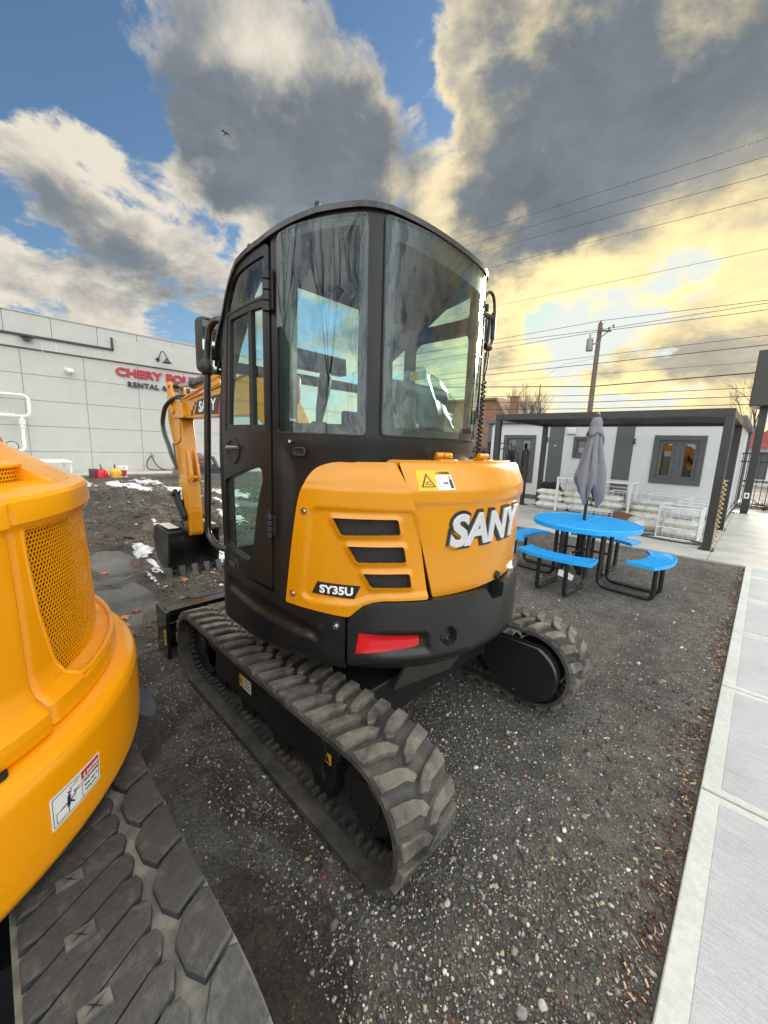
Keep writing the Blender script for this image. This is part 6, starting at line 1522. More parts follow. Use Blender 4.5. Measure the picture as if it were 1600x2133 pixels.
g.build('vent_hood', M['whitepaint'], OF, bevel=.006)
g = MB(); g.box((-4.80, CY-.022, 1.755), (-4.73, CY-.018, 1.772)); g.build('name_plate', M['white'], OF, smooth=0)
for x in (-5.02, -2.655): g = MB(); g.tube([(x, CY-.0, 2.0), (x, CY-.06, 2.0), (x, CY-.06, 1.92)], .02, 8); g.ball((x, CY-.06, 1.9), .035, 6); g.build('wall_lamp', M['plastic'], OF)
g = MB(); g.cyl((-1.55, CY+.30, 1.15), (-1.54, CY+.30, 1.15), .035, n=12); g.box((-2.1, CY+.9, .16), (-1.2, CY+1.4, .9)); g.build('desk', pmat('desk_wood', (.28, .16, .07), .5), OF)
g = MB(); g.box((-2.12, CY+.25, 1.0), (-1.75, CY+.28, 2.05)); g.build('curtain', pmat('orange_blind', (.35, .17, .04), .7), OF)
# pergola
pgm = pmat('pergola_black', (.028, .027, .025), .4, var=.15)
PG = thing('pergola', 'black metal louvred pergola standing in front of the white cabin office', 'pergola', (-2.6, 9.9, .026))
PX0, PX1, PY0, PY1 = -4.62, -.53, 8.55, 11.25
for x in (PX0, PX1):
    for y in (PY0, PY1):
        g = MB(); g.box((x-.06, y-.06, .026), (x+.06, y+.06, 2.26)); p_ = g.build('post', pgm, PG, bevel=.006)
        g = MB(); g.box((x-.11, y-.11, .026), (x+.11, y+.11, .038)); 
        for sx in (-.085, .085):
            for sy in (-.085, .085): g.cyl((x+sx, y+sy, .038), (x+sx, y+sy, .06), .012, n=6)
        g.build('foot_plate', pgm, p_, bevel=.002)
g = MB()
for y in (PY0, PY1): g.box((PX0-.06, y-.055, 2.262), (PX1+.06, y+.055, 2.39))
for x in (PX0, PX1): g.box((x-.055, PY0+.055, 2.264), (x+.055, PY1-.055, 2.388))
g.build('beam', pgm, PG, bevel=.005)
for k in range(24):
    y = PY0+.10+k*(PY1-PY0-.2)/23; g = MB(); g.bar((PX0+.06, y, 2.34), (PX1-.06, y, 2.34), .10, .012, up=(0, .35, 1)); g.build('louver', pgm, PG)
t = thing('twisted_rope', 'golden twisted rope hanging down the right front pergola post', 'rope', (-.45, 8.63, 0))
g = MB()
g.tube([(-.445+.024*cos(.62*i), 8.655+.024*sin(.62*i), 1.22-.0078*i) for i in range(142)], .010, 6)
g.build('strand', pmat('gold_rope', (.62, .45, .20), .45, var=.2, vs=40), t)
g = MB(); g.cyl((-.47, 8.62, 1.22), (-.455, 8.64, 1.22), .012, n=8); g.build('hook', M['steel'], t)
t = thing('door_hook', 'small black coat hook on the white cabin wall by the pergola post', 'hook', (-.8, CY, 1.3)); g = MB(); g.tube(bez([(-.80, CY, 1.32), (-.80, CY-.06, 1.34), (-.82, CY-.08, 1.25), (-.83, CY-.07, 1.16)], 5), .014, 8); g.cyl((-.80, CY+.01, 1.32), (-.80, CY-.01, 1.32), .03, n=10); g.build('hook', M['plastic'], t)

# ------------------------------------------------------------------ goods under the pergola
wp = pmat('wire_white', (.68, .68, .66), .4, var=.05)
t = thing('bar_table', 'tall white table frame standing over the sacks under the pergola', 'table', (-3.05, 10.95, .026))
g = MB(); g.box((-3.92, 10.62, .885), (-2.18, 11.28, .935)); g.build('tabletop', M['whitepaint'], t, bevel=.006)
for x in (-3.89, -2.21):
    for y in (10.65, 11.25): g = MB(); g.box((x-.025, y-.025, .026), (x+.025, y+.025, .885)); g.build('leg', M['whitepaint'], t)
g = MB(); g.box((-2.225, 10.67, .12), (-2.195, 11.23, .15)); g.box((-3.905, 10.67, .12), (-3.875, 11.23, .15)); g.box((-3.87, 11.235, .74), (-2.23, 11.265, .77)); g.build('stretcher', M['whitepaint'], t)
def sackmesh(L, W, H, seed):
    r = random.Random(seed); vs = []; nu, nv = 26, 18; o1 = Vector((r.uniform(0, 50), r.uniform(0, 50), r.uniform(0, 50)))
    for i in range(nv+1):
        ph = -pi/2+pi*i/nv
        for j in range(nu):
            th = 2*pi*j/nu; c = cos(ph); e = .45
            sp = lambda q, k: math.copysign(abs(q)**k, q)
            x = sp(cos(th), .42)*abs(c)**.35*L/2; y = sp(sin(th), .5)*abs(c)**.35*W/2; z = sp(sin(ph), .8)*H/2
            edge = max(abs(x)/(L/2), abs(y)/(W/2)); z *= 1-.55*sst(.72, 1.0, edge)
            d = noise.fractal(Vector((x*6, y*6, z*6))+o1, 1, 2, 4)*.022; dn = noise.noise(Vector((x*16, y*16, 0))+o1)*.008
            vs.append((x*(1+d*.6), y*(1+d*.6), z+(d+dn)*(1 if z > 0 else .3)+H/2))
    fs = [(i*nu+j, i*nu+(j+1) % nu, (i+1)*nu+(j+1) % nu, (i+1)*nu+j) for i in range(nv) for j in range(nu)]
    return vs, fs
sackm = pmat('sack_film', (.60, .57, .48), .28, var=.1, vs=4, col2=(.72, .72, .70), c2=(.45, .62), c2s=5, bump=.3, bs=25, coat=.3)
sackw = pmat('sack_clear', (.62, .64, .65), .22, var=.12, vs=5, col2=(.44, .45, .45), c2=(.45, .65), c2s=7, bump=.5, bs=22, coat=.4)
GRP = 'filled plastic sacks stacked under the pergola'
def sack(x, y, z, L, W, H, rz, mat, label, seed):
    t = thing('plastic_sack', label, 'sack', (x, y, z), GRP, rz); vs, fs = sackmesh(L, W, H, seed); mkobj('sack_body', vs, fs, mat, t, smooth=80, local=True)
    g = MB(); 
    for s_ in (-1, 1): g.box((s_*L*.5-.012, -W*.30, H*.42), (s_*L*.5+.012, W*.30, H*.46))
    g.build('sealed_edge', mat, t, local=True, bevel=.004)
for a in ((-4.05, 10.95, .026, .95, .55, .22, .03, sackw, 'long clear wrapped sack lying lowest at the left end of the sack stack', 1), (-3.30, 11.0, .026, .75, .55, .22, -.02, sackw, 'clear wrapped sack on the ground below the umbrella pole line', 2),
          (-4.12, 10.95, .235, .72, .5, .18, .05, sackm, 'cream sack in the middle layer at the left end of the stack', 3), (-3.45, 11.0, .225, .74, .5, .18, -.04, sackm, 'cream sack in the middle layer just left of the closed umbrella', 4), (-2.72, 11.02, .225, .74, .5, .18, .03, sackm, 'cream sack in the middle layer just right of the closed umbrella', 5),
          (-4.15, 10.95, .40, .74, .5, .17, .06, sackm, 'cream sack on top at the left with the black jacket on it', 6), (-3.48, 11.05, .39, .72, .5, .18, -.05, sackm, 'cream sack on top between the jacket and the umbrella', 7), (-2.78, 11.05, .39, .72, .5, .17, .04, sackm, 'cream sack on top right of the umbrella below the tall table', 8),
          (-1.86, 11.0, .026, .78, .52, .24, .0, sackm, 'cream sack lowest in the pile left of the wire basket', 9), (-1.82, 11.0, .255, .80, .52, .16, .04, sackm, 'cream sack in the middle of the pile left of the wire basket', 10), (-1.82, 11.0, .40, .84, .5, .17, -.08, sackw, 'shiny white sack on top of the pile left of the wire basket', 11),
          (-1.66, 9.75, .026, .62, .6, .24, .5, sackm, 'slumped cream sack lying alone on the patio in front of the pile', 12), (-2.72, 11.05, .026, .6, .5, .2, .02, sackm, 'cream sack on the ground behind the cardboard sheet', 13)): sack(*a)
t = thing('black_jacket', 'crumpled black jacket lying on the left end of the sack stack', 'jacket', (-4.22, 11.0, .55)); vs, fs = sackmesh(.52, .34, .18, 33); mkobj('jacket_body', [(v[0], v[1], v[2]+.02*sin(v[0]*22)) for v in vs], fs, pmat('black_cloth', (.015, .014, .014), .9, bump=.4, bs=30), t, smooth=60, local=True)
g = MB(); g.tube([(.20, -.05, .08), (.31, -.12, .05), (.36, -.14, -.03)], [.06, .05, .04], 8); g.tube([(.22, .0, .12), (.28, -.02, .18)], .015, 6); g.build('sleeve', bpy.data.materials['black_cloth'], t, local=True)
def wirebox(name, label, x0, x1, y0, y1, z1, nx_, nz_, group=None):
    t = thing(name, label, 'wire basket', ((x0+x1)/2, (y0+y1)/2, .026), group); z0 = .03; r = .011
    g = MB()
    for y in (y0, y1): g.tube([(x0, y, z0), (x1, y, z0), (x1, y, z1), (x0, y, z1)], .019, 8, closed=True)
    for x in (x0, x1):
        for z in (z0, z1, (z0+z1)*.42): g.cyl((x, y0, z), (x, y1, z), .012, n=8)
    g.box((x0, y0-.004, z1*.36), (x1, y0+.004, z1*.40)); g.build('rim', wp, t, smooth=40)
    g = MB()
    for y in (y0, y1):
        for k in range(1, nx_): x = x0+(x1-x0)*k/nx_; g.cyl((x, y, z0), (x, y, z1), .004, n=5)
        for k in range(1, nz_): z = z0+(z1-z0)*k/nz_; g.cyl((x0, y+.004, z), (x1, y+.004, z), .004, n=5)
    for x in (x0, x1):
        for k in range(1, 9): y = y0+(y1-y0)*k/9; g.cyl((x, y, z0), (x, y, z1), .004, n=5)
        for k in range(1, nz_): z = z0+(z1-z0)*k/nz_; g.cyl((x, y0, z), (x, y1, z), .004, n=5)
    g.build('wires', wp, t, smooth=40); return t
wirebox('wire_basket', 'white wire basket full of sacks at the right front pergola post', -1.36, -.72, 9.1, 9.75, .62, 6, 14, 'white wire baskets')
wirebox('wire_basket', 'low white wire basket against the cabin wall behind the sack pile', -2.0, -1.15, 11.5, 12.1, .62, 6, 6, 'white wire baskets')
wirebox('wire_basket', 'white wire basket half hidden behind the tall table and umbrella', -2.9, -2.15, 11.5, 12.1, .60, 6, 6, 'white wire baskets')
wirebox('wire_basket', 'white wire basket standing right behind the front basket by the post', -1.2, -.66, 10.0, 10.7, .66, 6, 8, 'white wire baskets')
wirebox('wire_basket', 'low white wire tray on the ground under the tall table', -3.1, -2.45, 10.3, 10.6, .22, 6, 3, 'white wire baskets')
for a in ((-1.04, 9.42, .03, .56, .5, .2, 0, sackm, 'cream sack at the bottom inside the front wire basket', 21), (-1.04, 9.42, .22, .56, .5, .2, .1, sackm, 'cream sack in the middle inside the front wire basket', 22), (-1.04, 9.42, .41, .58, .5, .2, -.1, sackw, 'pale sack on top inside the front wire basket', 23)): sack(*a)
t = thing('cardboard_sheet', 'torn brown cardboard leaning by the tall table leg', 'cardboard', (-2.2, 10.3, .026)); cbm = pmat('cardboard', (.17, .085, .04), .85, var=.15)
g = MB(); g.add([(-2.55, 10.35, .05), (-2.05, 10.25, .04), (-2.02, 10.33, .22), (-2.3, 10.4, .26), (-2.54, 10.43, .24)], [(0, 1, 2, 3, 4)]); o = g.build('sheet', cbm, t, smooth=0); o.modifiers.new('thick', 'SOLIDIFY').thickness = .012
g = MB(); g.add([(-2.05, 10.25, .04), (-1.78, 10.15, .03), (-1.80, 10.22, .2), (-2.02, 10.33, .22)], [(0, 1, 2, 3)]); o = g.build('flap', cbm, t, smooth=0); o.modifiers.new('thick', 'SOLIDIFY').thickness = .012
t = thing('cable_coil', 'flat grey cable coil lying on the patio in front of the wire basket', 'cable', (-1.1, 8.95, .026))
g = MB(); P = [(-1.12+(.42+.06*sin(3.1*i/12)+.025*sin(i))*cos(2*pi*i/34)*1.15, 8.93+(.20+.04*sin(2.3*i/12))*sin(2*pi*i/34), .038+.004*(i % 5)) for i in range(34*5)]; g.tube(P, .010, 6); g.build('loop', M['hose'], t)
# ------------------------------------------------------------------ gate and fences
irn = pmat('wrought_iron', (.016, .016, .017), .4)
t = thing('iron_gate', 'arched black wrought iron gate with spear tips left of the pergola', 'gate', (-5.4, 10.9, .026))
g = MB(); g.box((-5.0, 10.85, .03), (-4.90, 10.95, 1.58)); g.ball((-4.95, 10.9, 1.61), .05, 8); g.box((-5.08, 10.77, .026), (-4.82, 11.03, .04)); g.build('gate_post', irn, t, bevel=.004)
arc = lambda x: 1.62+.16*sin(pi*min(1, max(0, (x+6.0)/.75)))-(.42*sst(-5.40, -5.02, x))
g = MB(); xs_ = np.linspace(-5.95, -5.04, 24)
for dz in (0, -.16): g.tube([(x, 10.9, arc(x)+dz) for x in xs_], .014, 8)
for z in (.16, .55, .62): g.bar((-5.95, 10.9, z), (-5.03, 10.9, z), .025, .03)
g.build('gate_frame', irn, t)
for x in np.linspace(-5.9, -5.08, 8):
    g = MB(); g.cyl((x, 10.9, .16), (x, 10.9, arc(x)+.07), .010, n=8); g.cyl((x, 10.9, arc(x)+.06), (x, 10.9, arc(x)+.17), .018, .001, 8); g.build('spear', irn, t)
for k in range(6):
    x = -5.85+.14*k; g = MB(); g.tube([(x+.05*cos(2*pi*i/16), 10.9, .585+.05*sin(2*pi*i/16)) for i in range(16)], .006, 6, closed=True); g.build('scroll', irn, t)
g = MB(); g.box((-5.04, 10.84, .98), (-4.86, 10.88, 1.10)); g.build('latch', irn, t)
def fence(name, label, a, b_, h, n, posts, tips=True, loc=None):
    t = thing(name, label, 'fence', (a[0], a[1], 0)); a = Vector((*a, 0)); b_ = Vector((*b_, 0)); Z_ = Vector((0, 0, 1)); d = b_-a
    g = MB()
    for z in (h*.08, h*.80, h*.93): g.bar(a+Z_*z, b_+Z_*z, .03, .04)
    g.build('rail', irn, t)
    g = MB()
    for k in range(n+1):
        p_ = a+d*(k/n); g.bar(p_+Z_*.06, p_+Z_*(h if tips else h*.93), .018, .018)
        if tips: g.cyl(p_+Z_*h, p_+Z_*(h+.09), .015, .001, 6)
    g.build('pickets', irn, t)
    for k in range(posts+1):
        p_ = a+d*(k/posts); g = MB(); g.bar(p_, p_+Z_*(h+.12), .07, .07); g.ball(tuple(p_+Z_*(h+.16)), .055, 6); g.build('post', irn, t)
fence('picket_fence', 'tall black picket fence with ball topped post left of the iron gate', (-9.5, 11.2), (-6.33, 11.2), 1.62, 24, 2)
fence('street_fence', 'black picket fence along the street at the right edge', (-.68, 16.45), (3.4, 16.45), 1.88, 30, 2, tips=False)
fence('street_fence', 'black picket fence along the street behind the cabin office', (-16, 19.4), (-7.4, 19.4), 1.7, 50, 4)
t = thing('gate_bollard', 'short black iron gate stop standing by the ball topped fence post', 'gate stop', (-6.2, 10.7, 0)); g = MB(); g.box((-6.26, 10.64, .03), (-6.14, 10.76, 1.45)); g.ball((-6.2, 10.7, 1.52), .06, 8); g.build('post', irn, t, bevel=.01); g = MB(); g.box((-6.3, 10.6, .026), (-6.1, 10.8, .05)); g.build('foot_plate', irn, t)

# ------------------------------------------------------------------ picnic table and umbrella
blue = pmat('blue_coating', (.022, .37, .82), .35, var=.06, vs=9, bump=.05, bs=80); tb = pmat('table_black', (.014, .014, .015), .35)
TX, TY = -1.50, 5.17
PT = thing('picnic_table', 'round bright blue slatted picnic table with four curved benches on black tube legs', 'picnic table', (TX, TY, 0))
def slatgrid(g, inside, x0, x1, y0, y1, z0, z1, pitch, w, axis_):
    k = int((x1-x0)/pitch) if axis_ == 'y' else int((y1-y0)/pitch)
    for i in range(k+1):
        c = (x0 if axis_ == 'y' else y0)+i*pitch; run = []; m_ = 80
        for j in range(m_+1):
            q = (y0+(y1-y0)*j/m_) if axis_ == 'y' else (x0+(x1-x0)*j/m_)
            ins = inside(c, q) if axis_ == 'y' else inside(q, c)
            if ins: run.append(q)
            if (not ins or j == m_) and len(run) > 1:
                if axis_ == 'y': g.box((c-w/2, run[0], z0), (c+w/2, run[-1], z1))
                else: g.box((run[0], c-w/2, z0), (run[-1], c+w/2, z1))
            if not ins: run = []
g = MB(); slatgrid(g, lambda x, y: .03 < math.hypot(x-TX, y-TY) < .592, TX-.6, TX+.6, TY-.6, TY+.6, .740, .754, .030, .016, 'x'); slatgrid(g, lambda x, y: .03 < math.hypot(x-TX, y-TY) < .592, TX-.6, TX+.6, TY-.6, TY+.6, .736, .748, .12, .02, 'y')
g.lathe([(.590, .70), (.602, .70), (.604, .752), (.598, .760), (.590, .757), (.590, .70)], (TX, TY, 0), 72, cap=False); g.lathe([(.026, .735), (.06, .735), (.06, .762), (.026, .762), (.026, .735)], (TX, TY, 0), 24, cap=False)
g.bar((TX-.59, TY, .751), (TX+.59, TY, .751), .02, .012); g.bar((TX, TY-.59, .7515), (TX, TY+.59, .7515), .02, .012)
g.build('tabletop', blue, PT, smooth=30)
for kk, adeg in enumerate((-93, -3, 87, 177)):
    a0 = radians(adeg)
    def sec(r, t_): return (TX+r*cos(a0+t_), TY+r*sin(a0+t_))
    r0, r1, half = .70, .955, radians(33)
    outl = [sec(r1+.0, -half*.72+half*1.44*i/20) for i in range(21)]
    outl = [sec(r0, -half+2*half*i/20) for i in range(21)][::-1]
    outo = [sec(r1, -half*.78+half*1.56*i/20) for i in range(21)]
    poly = rnd([*outo, *outl], [.0]*20+[.05]+[.05]+[0]*19+[.05], 4) if False else outo+outl
    cxy = Vector((sum(p[0] for p in poly)/len(poly), sum(p[1] for p in poly)/len(poly)))
    small = [tuple(Vector(p)+(cxy-Vector(p)).normalized()*.012) for p in poly]
    g = MB(); n_ = len(poly)
    vs = [(p[0], p[1], z) for z in (.425, .462) for p in poly]+[(p[0], p[1], z) for z in (.462, .425) for p in small]
    g.add(vs, [(r_*n_+i, r_*n_+(i+1) % n_, ((r_+1) % 4)*n_+(i+1) % n_, ((r_+1) % 4)*n_+i) for r_ in range(4) for i in range(n_)])
    slatgrid(g, lambda x, y: inpoly((x, y), small), cxy.x-.6, cxy.x+.6, cxy.y-.6, cxy.y+.6, .445, .459, .030, .015, 'x' if kk % 2 else 'y')
    slatgrid(g, lambda x, y: inpoly((x, y), small), cxy.x-.6, cxy.x+.6, cxy.y-.6, cxy.y+.6, .441, .452, .11, .018, 'y' if kk % 2 else 'x')
    g.build('bench', blue, PT, smooth=30, bevel=0)
    for t_ in (-.155, .155):
        pv = Vector((-sin(a0), cos(a0), 0))*t_; dv = Vector((cos(a0), sin(a0), 0)); O = Vector((TX, TY, 0))
        pts = [O+pv+dv*.27+Vector((0, 0, .73)), O+pv+dv*.27+Vector((0, 0, .12))]
        pts += [O+pv+dv*(.27+.08*(1-cos(q)))+Vector((0, 0, .035+.085*(1-sin(q)))) for q in (.4, .8, 1.2, 1.57)]
        pts += [O+pv+dv*(.78+.05*sin(q))+Vector((0, 0, .035+.05*(1-cos(q)))) for q in (0, .4, .8, 1.2, 1.57)]
        pts += [O+pv+dv*.83+Vector((0, 0, .425))]
        g = MB(); g.tube(pts, .024, 10); g.build('leg', tb, PT, smooth=40)
g = MB()
for adeg in (-93, -3): 
    a0 = radians(adeg); dv = Vector((cos(a0), sin(a0), 0)); O = Vector((TX, TY, .40)); g.tube([O-dv*.30, O+dv*.30], .014, 8)
    for s_ in (-1, 1): pv = Vector((-sin(a0), cos(a0), 0)); g.bar(O+dv*.27*s_+pv*-.2+Vector((0, 0, .32)), O+dv*.27*s_+pv*.2+Vector((0, 0, .32)), .04, .03)
g.tube([(TX-.0, TY, .06), (TX, TY, .74)], .03, 10); g.build('cross_brace', tb, PT)
t = thing('price_tag', 'crumpled white paper tag caught under the near blue bench', 'paper', (-1.53, 4.72, .1)); g = MB(); g.add([(-1.62, 4.75, .12), (-1.44, 4.72, .10), (-1.43, 4.74, .16), (-1.52, 4.76, .19), (-1.62, 4.78, .185)], [(0, 1, 2, 3, 4)]); o = g.build('sheet', M['white'], t, smooth=0); o.modifiers.new('thick', 'SOLIDIFY').thickness = .002; g = MB(); g.tube([(-1.52, 4.76, .18), (-1.51, 4.80, .42)], .002, 5); g.build('string', M['white'], t)
UM = thing('patio_umbrella', 'closed grey cloth umbrella standing in the blue picnic table', 'umbrella', (TX-.03, TY+.03, .05))
UX, UY = TX-.03, TY+.03
g = MB(); g.cyl((UX, UY, .06), (UX, UY, 2.02), .019, n=14); g.build('pole', tb, UM)
g = MB(); g.ball((UX, UY, 2.045), .028, 8, (1, 1, 1.2)); g.cyl((UX, UY, 2.0), (UX, UY, 2.03), .035, n=14); g.build('finial', pmat('finial_brown', (.09, .06, .045), .5), UM)
clo = pmat('grey_canvas', (.185, .185, .205), .85, var=.06, vs=5, bump=.12, bs=300)
nA, nZ = 96, 46; vs = []
for i in range(nZ+1):
    u = i/nZ
    for j in range(nA):
        a = 2*pi*j/nA; lobe = cos(4*a+.5+.5*sin(a)+.4*u); z = 2.01-.92*u
        hem = .13*lobe*sst(.70, 1.0, u)+.07*sin(a+2.2)*sst(.5, 1, u)
        r = .045+.020*sst(0, .06, u)+.105*sst(.05, .85, u)-.035*sst(.86, 1, u)
        pl_ = 1-abs(cos(4*a+.9+.5*u+.35*sin(2*a)))**.6; fold = .10*sst(.08, .5, u)*lobe-.34*pl_*sst(.05, .45, u)+.16*cos(3*a+1.1)*sst(.3, .9, u)+.07*sin(11*a+9*u)*sst(.5, 1, u)
        r = max(.024, r*(1+fold)); r += .008*noise.noise(Vector((4*cos(a), 4*sin(a), 5*u)))
        if u > .93: r *= 1-.25*(u-.93)/.07
        vs.append((UX+.01*u+r*cos(a), UY+r*sin(a), z-hem*.8))
fs = [(i*nA+j, (i+1)*nA+j, (i+1)*nA+(j+1) % nA, i*nA+(j+1) % nA) for i in range(nZ) for j in range(nA)]
o = mkobj('canopy', vs, fs, clo, UM, smooth=70); o.modifiers.new('thick', 'SOLIDIFY').thickness = .004
vs = []
for i in range(9):
    u = i/8
    for j in range(64):
        a = 2*pi*j/64; r = .040+.052*sst(0, 1, u)*(1+.22*cos(4*a+.5)); vs.append((UX+r*cos(a), UY+r*sin(a), 2.015-.205*u-.02*cos(4*a+.5)*u))
o = mkobj('vent_flap', vs, [(i*64+j, (i+1)*64+j, (i+1)*64+(j+1) % 64, i*64+(j+1) % 64) for i in range(8) for j in range(64)], clo, UM, smooth=70); o.modifiers.new('thick', 'SOLIDIFY').thickness = .004

# ------------------------------------------------------------------ street: pole, wires, sign, buildings, trees
wood = pmat('pole_wood', (.13, .105, .075), .85, var=.25, vs=3, bump=.2, bs=20)
UP = thing('utility_pole', 'leaning wooden utility pole with a grey transformer behind the pergola', 'utility pole', (-9.3, 30, 0))
g = MB(); g.tube([(-9.36, 30, 0), (-9.36, 30, 10.2)], [.19, .14], 14); g.build('pole', wood, UP, smooth=40)
g = MB(); g.bar((-9.36, 29.85, 9.7), (-8.62, 29.85, 9.55), .09, .11); g.bar((-9.3, 29.85, 9.2), (-8.75, 29.85, 9.55), .04, .05); g.build('cross_arm', wood, UP)
g = MB()
for p_ in ((-9.36, 30, 10.2), (-8.75, 29.85, 9.65), (-8.5, 29.85, 9.75), (-9.2, 29.85, 9.7)): g.lathe([(.03, 0), (.07, .03), (.07, .08), (.05, .1), (.07, .13), (.03, .18)], p_, 12)
g.build('insulator', pmat('porcelain', (.12, .11, .10), .3), UP)
g = MB(); g.lathe([(.02, 0), (.22, .02), (.23, .08), (.23, .75), (.2, .82), (.02, .86)], (-9.85, 29.9, 8.45), 20); g.cyl((-9.9, 29.9, 9.25), (-9.9, 29.9, 9.55), .05, n=10); g.bar((-9.65, 29.9, 8.9), (-9.36, 29.9, 8.9), .1, .08); g.build('transformer', pmat('transformer_grey', (.22, .225, .22), .5), UP)
wm_ = pmat('wire_black', (.02, .02, .02), .6); 
def wire(pts, sag, r, label):
    t = thing('overhead_wire', label, 'wire', pts[0], 'overhead wires along the street'); g = MB()
    for a, b_ in zip(pts, pts[1:]):
        a, b_ = Vector(a), Vector(b_); g.tube([a+(b_-a)*(i/14)-Vector((0, 0, sag*4*(i/14)*(1-i/14))) for i in range(15)], r*.72, 5, caps=False)
    g.build('cable', wm_, t, smooth=40)
def atY(px, py, y):
    d = RC.T @ np.array([px-800, py-1066.5, 810.]); k = y/d[1]; return tuple(d*k+np.array([0, 0, 1.6]))
for (x0, y0, x1, y1, yd, r, lab_) in ((950, 497, 1600, 288, 9, .006, 'uppermost thin wire climbing from the cab roof to the right'), (970, 512, 1600, 325, 9.3, .006, 'second thin wire from the top right of the cab roof'), (990, 528, 1600, 363, 9.6, .006, 'third thin wire from the top right of the cab roof'), (1010, 560, 1600, 411, 10, .006, 'fourth thin wire from the top meeting the cab corner'), (1035, 637, 1600, 518, 12, .007, 'lone wire crossing the yellow cloud gap')):
    A_, B_ = atY(x0, y0, yd*1.5), atY(x1, y1, yd); dv = np.array(B_)-np.array(A_); wire([tuple(np.array(A_)-dv*1.5), tuple(np.array(B_)+dv*.5)], .0, r, lab_)
PZ = lambda x, z: (x, 30, z)
for (py0, zp, py1, r, lab_) in ((709, 10.35, 625, .022, 'top wire on the utility pole insulator'), (716, 9.78, 631, .022, 'second wire on the utility pole'), (728, 9.68, 645, .024, 'third wire on the utility pole arm tip'), (768, 8.1, 698, .02, 'wire just under the transformer'), (780, 7.6, 718, .03, 'thick wavy telephone cable below the transformer'), (806, 6.1, 774, .045, 'heaviest black cable low on the utility pole'), (826, 5.5, 806, .025, 'wire below the heaviest black cable'), (838, 5.05, 824, .03, 'wire second from the bottom over the pergola'), (853, 4.6, 841, .03, 'lowest wire just over the pergola roof'), (795, 6.9, 752, .014, 'faint thin wire between the telephone cable and the heaviest cable')):
    L_, R_ = atY(1025, py0, 30), atY(1600, py1, 30); d1 = (np.array(PZ(-9.36, zp))-np.array(L_)); d2 = (np.array(R_)-np.array(PZ(-9.36, zp)))
    wire([tuple(np.array(L_)-d1*2), PZ(-9.36, zp), tuple(np.array(R_)+d2*.6)], .0, r, lab_)
wire([PZ(-9.4, 8.0), PZ(-11.5, 7.8), (-14.5, 31, 6.6), (-17, 32, 5.2)], .05, .012, 'looped service drop leaving the pole to the left')
t = thing('flag_pole', 'bare thin mast rising behind the pergola left of the utility pole', 'mast', (-12.2, 28, 0)); g = MB(); g.cyl((-12.2, 28, 0), (-12.2, 28, 6.2), .05, .035, 10); g.build('mast', pmat('mast_brown', (.09, .06, .05), .6), t); g = MB(); g.ball((-12.2, 28, 6.22), .06, 6); g.build('cap', M['steel'], t)
SG = thing('pylon_sign', 'dark box sign seen from the side on a black square post at the right edge', 'sign', (-.2, 15.4, .026))
g = MB(); g.box((-.36, 15.3, .026), (-.18, 15.5, 3.1)); p_ = g.build('post', pgm, SG, bevel=.006); g = MB(); g.box((-.55, 15.15, .026), (.02, 15.65, .045)); g.build('foot_plate', pgm, p_)
g = MB(); g.box((-.58, 14.9, 3.02), (.05, 16.0, 4.48)); g.build('sign_box', pmat('sign_brown', (.04, .036, .03), .5), SG, bevel=.02)
g = MB(); g.box((-.33, 15.285, .46), (-.22, 15.299, .62)); g.build('tag', M['white'], SG, smooth=0); g = MB(); g.box((-.30, 15.28, .50), (-.25, 15.285, .58)); g.build('tag_print', M['ink'], SG)
# buildings
brick = pmat('brown_brick', (.22, .125, .075), .85, var=.2, vs=1.5, bump=.1, bs=30)
t = thing('brick_house', 'brown brick house end with a chimney behind the pergola', 'house', (-24, 40, 0))
g = MB(); g.prism([(-34, 0), (-21.1, 0), (-21.1, 5.2), (-22.1, 7.0), (-34, 7.0)], 40, 52); g.build('wall', brick, t, smooth=0)
g = MB(); g.prism([(-34, 6.9), (-22.05, 6.9), (-20.8, 5.0), (-20.7, 5.1), (-22.0, 7.12), (-34, 7.12)], 39.7, 52.3); g.build('roof', pmat('roof_brown', (.20, .12, .08), .8), t, smooth=0)
g = MB(); g.box((-20.8, 40.5, 0), (-20.15, 41.3, 7.1)); g.box((-20.85, 40.45, 7.1), (-20.1, 41.35, 7.25)); g.build('chimney', brick, t, smooth=0)
for x in (-30, -26.5): g = MB(); g.box((x, 39.94, 2.2), (x+1.2, 40.02, 3.8)); g.build('window', cgreyl, t)
t = thing('shop_building', 'white shop with a ribbed red roof across the street at the right edge', 'shop', (4, 40, 0))
g = MB(); g.box((-1.5, 40, 0), (16, 50, 2.6)); g.build('wall', M['whitepaint'], t, smooth=0)
redr = pmat('red_tiles', (.28, .045, .04), .6, var=.15, vs=1)
g = MB(); 
for k in range(4): g.prism([(39.2+.25*k, 2.4+.28*k), (39.55+.25*k, 2.4+.28*k), (39.55+.25*k, 2.72+.28*k), (39.28+.25*k, 2.72+.28*k)], -1.7, 16.2, 'yz')
g.build('roof', redr, t, smooth=0)
for x in (-.9, .6, 2.4, 4.4): g = MB(); g.box((x, 39.95, .1), (x+1.0, 40.0, 2.1)); g.build('shop_window', cgreyl, t)
g = MB(); g.box((-1.45, 39.94, .0), (-1.1, 39.99, 1.1)); g.build('door', pmat('maroon_door', (.16, .05, .04), .6), t)
t = thing('street_terrace', 'low pale row of roofs on the skyline behind the cabin office', 'houses', (-45, 60, 0))
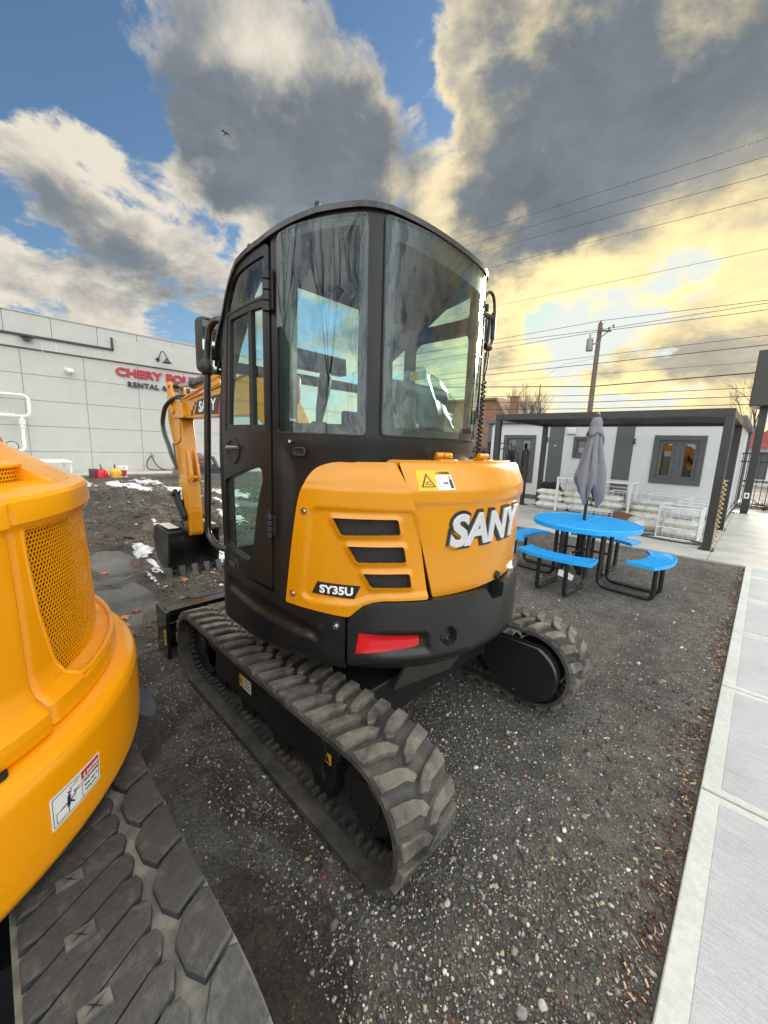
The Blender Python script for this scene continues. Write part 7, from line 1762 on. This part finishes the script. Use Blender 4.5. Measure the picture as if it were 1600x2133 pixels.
g = MB(); g.box((-70, 60, 0), (-36, 70, 2.4)); g.build('wall', pmat('far_wall', (.35, .31, .27), .8), t, smooth=0); g = MB(); g.prism([(-70.5, 2.4), (-35.5, 2.4), (-38, 3.6), (-68, 3.6)], 59.7, 70); g.build('roof', pmat('far_roof', (.16, .13, .12), .8), t, smooth=0)
# bare winter trees
bark = pmat('bare_bark', (.10, .08, .065), .9, var=.2)
def bare_tree(x, y, h, seed, label, spread=.55, depth=5):
    t = thing('bare_tree', label, 'tree', (x, y, 0), 'bare trees across the street'); r = random.Random(seed); tr = MB(); cr = MB()
    def br(g, p, d, L, rad, dep):
        P = [p]; q = p; dd = d
        for i in range(4):
            dd = (dd+Vector((r.uniform(-.16, .16), r.uniform(-.16, .16), r.uniform(-.03, .13)))).normalized(); q = q+dd*L/4; P.append(q)
        g.tube(P, [rad*(1-.13*i) for i in range(5)], 5 if rad > .03 else 4, caps=False)
        if dep == 0: return
        for k in range(r.choice((2, 3, 3))):
            nd = (dd+Vector((r.uniform(-1, 1), r.uniform(-1, 1), r.uniform(-.1, .6)))*spread).normalized(); br(cr, P[r.choice((2, 3, 4))], nd, L*r.uniform(.58, .82), rad*.56, dep-1)
    br(tr, Vector((x, y, 0)), Vector((r.uniform(-.06, .06), 0, 1)), h*.34, h*.018, 0)
    top = Vector(tr.v[-1]); 
    for k in range(4): br(cr, Vector((x, y, h*.33))+Vector((0, 0, -.02*k)), Vector((r.uniform(-.7, .7), r.uniform(-.7, .7), 1)).normalized(), h*.27, h*.011, depth)
    tr.build('trunk', bark, t, smooth=60); cr.build('crown', bark, t, smooth=60)
for a in ((-21.5, 44, 8.6, 3, 'spreading bare tree behind the brick house chimney'), (-18.8, 43, 7.6, 8, 'slender bare tree right of the brick house chimney'), (-1.0, 44, 8.2, 12, 'bare tree rising just left of the sign post over the red roof'), (1.5, 46, 8.4, 15, 'bare tree at the right edge behind the dark sign box'), (-25, 50, 9, 21, 'bare tree partly hidden by the cab window on the skyline')): bare_tree(*a)
# a dark line of winter trees behind the camera keeps the reflections honest
for i, a in enumerate(((7, -9, 11, 31), (2, -14, 12, 32), (-6, -12, 11, 33), (12, -3, 12, 34))): bare_tree(a[0], a[1], a[2], a[3], 'bare tree standing behind the camera, seen only reflected in the cab glass', .55, 4)
# a shrub of dry stems at the street fence
t = thing('dry_shrub', 'low dry brown shrub at the foot of the street fence', 'shrub', (0.15, 16.9, 0)); g = MB(); r = random.Random(5)
for k in range(90):
    a = r.uniform(0, 2*pi); g.tube([(.15, 16.9, 0), (.15+.18*cos(a)*r.random(), 16.9+.18*sin(a), .15), (.15+.6*cos(a)*r.random(), 16.9+.3*sin(a), r.uniform(.15, .36))], [.008, .006, .003], 4)
g.build('stems', pmat('dry_stem', (.16, .11, .06), .85), t)
# a bird high up
t = thing('bird', 'tiny dark bird flying high in front of the big grey cloud', 'bird', tuple(Vector(pxdir(470, 278))*60+EYE)); g = MB(); g.ball((0, 0, 0), .11, 8, (1.9, .7, .7)); g.ball((.22, 0, .03), .06, 6); g.add([(-.2, 0, 0), (-.42, .07, .01), (-.42, -.07, .01), (-.2, 0, .02)], [(0, 1, 2), (3, 2, 1), (0, 3, 1), (0, 2, 3)])
o = g.build('body', M['plastic'], t, local=True)
for s_ in (-1, 1):
    g = MB(); g.add([(.1, .05*s_, .02), (-.1, .05*s_, .02), (-.14, .3*s_, .14), (.06, .3*s_, .15), (-.18, .52*s_, .06), (.1, .05*s_, .035), (-.1, .05*s_, .035), (-.14, .3*s_, .155), (.06, .3*s_, .165), (-.18, .52*s_, .07)], [(0, 1, 2, 3), (3, 2, 4), (5, 8, 7, 6), (8, 9, 7), (0, 3, 8, 5), (1, 6, 7, 2), (2, 7, 9, 4), (3, 4, 9, 8)]); g.build('wing', M['plastic'], t, local=True)
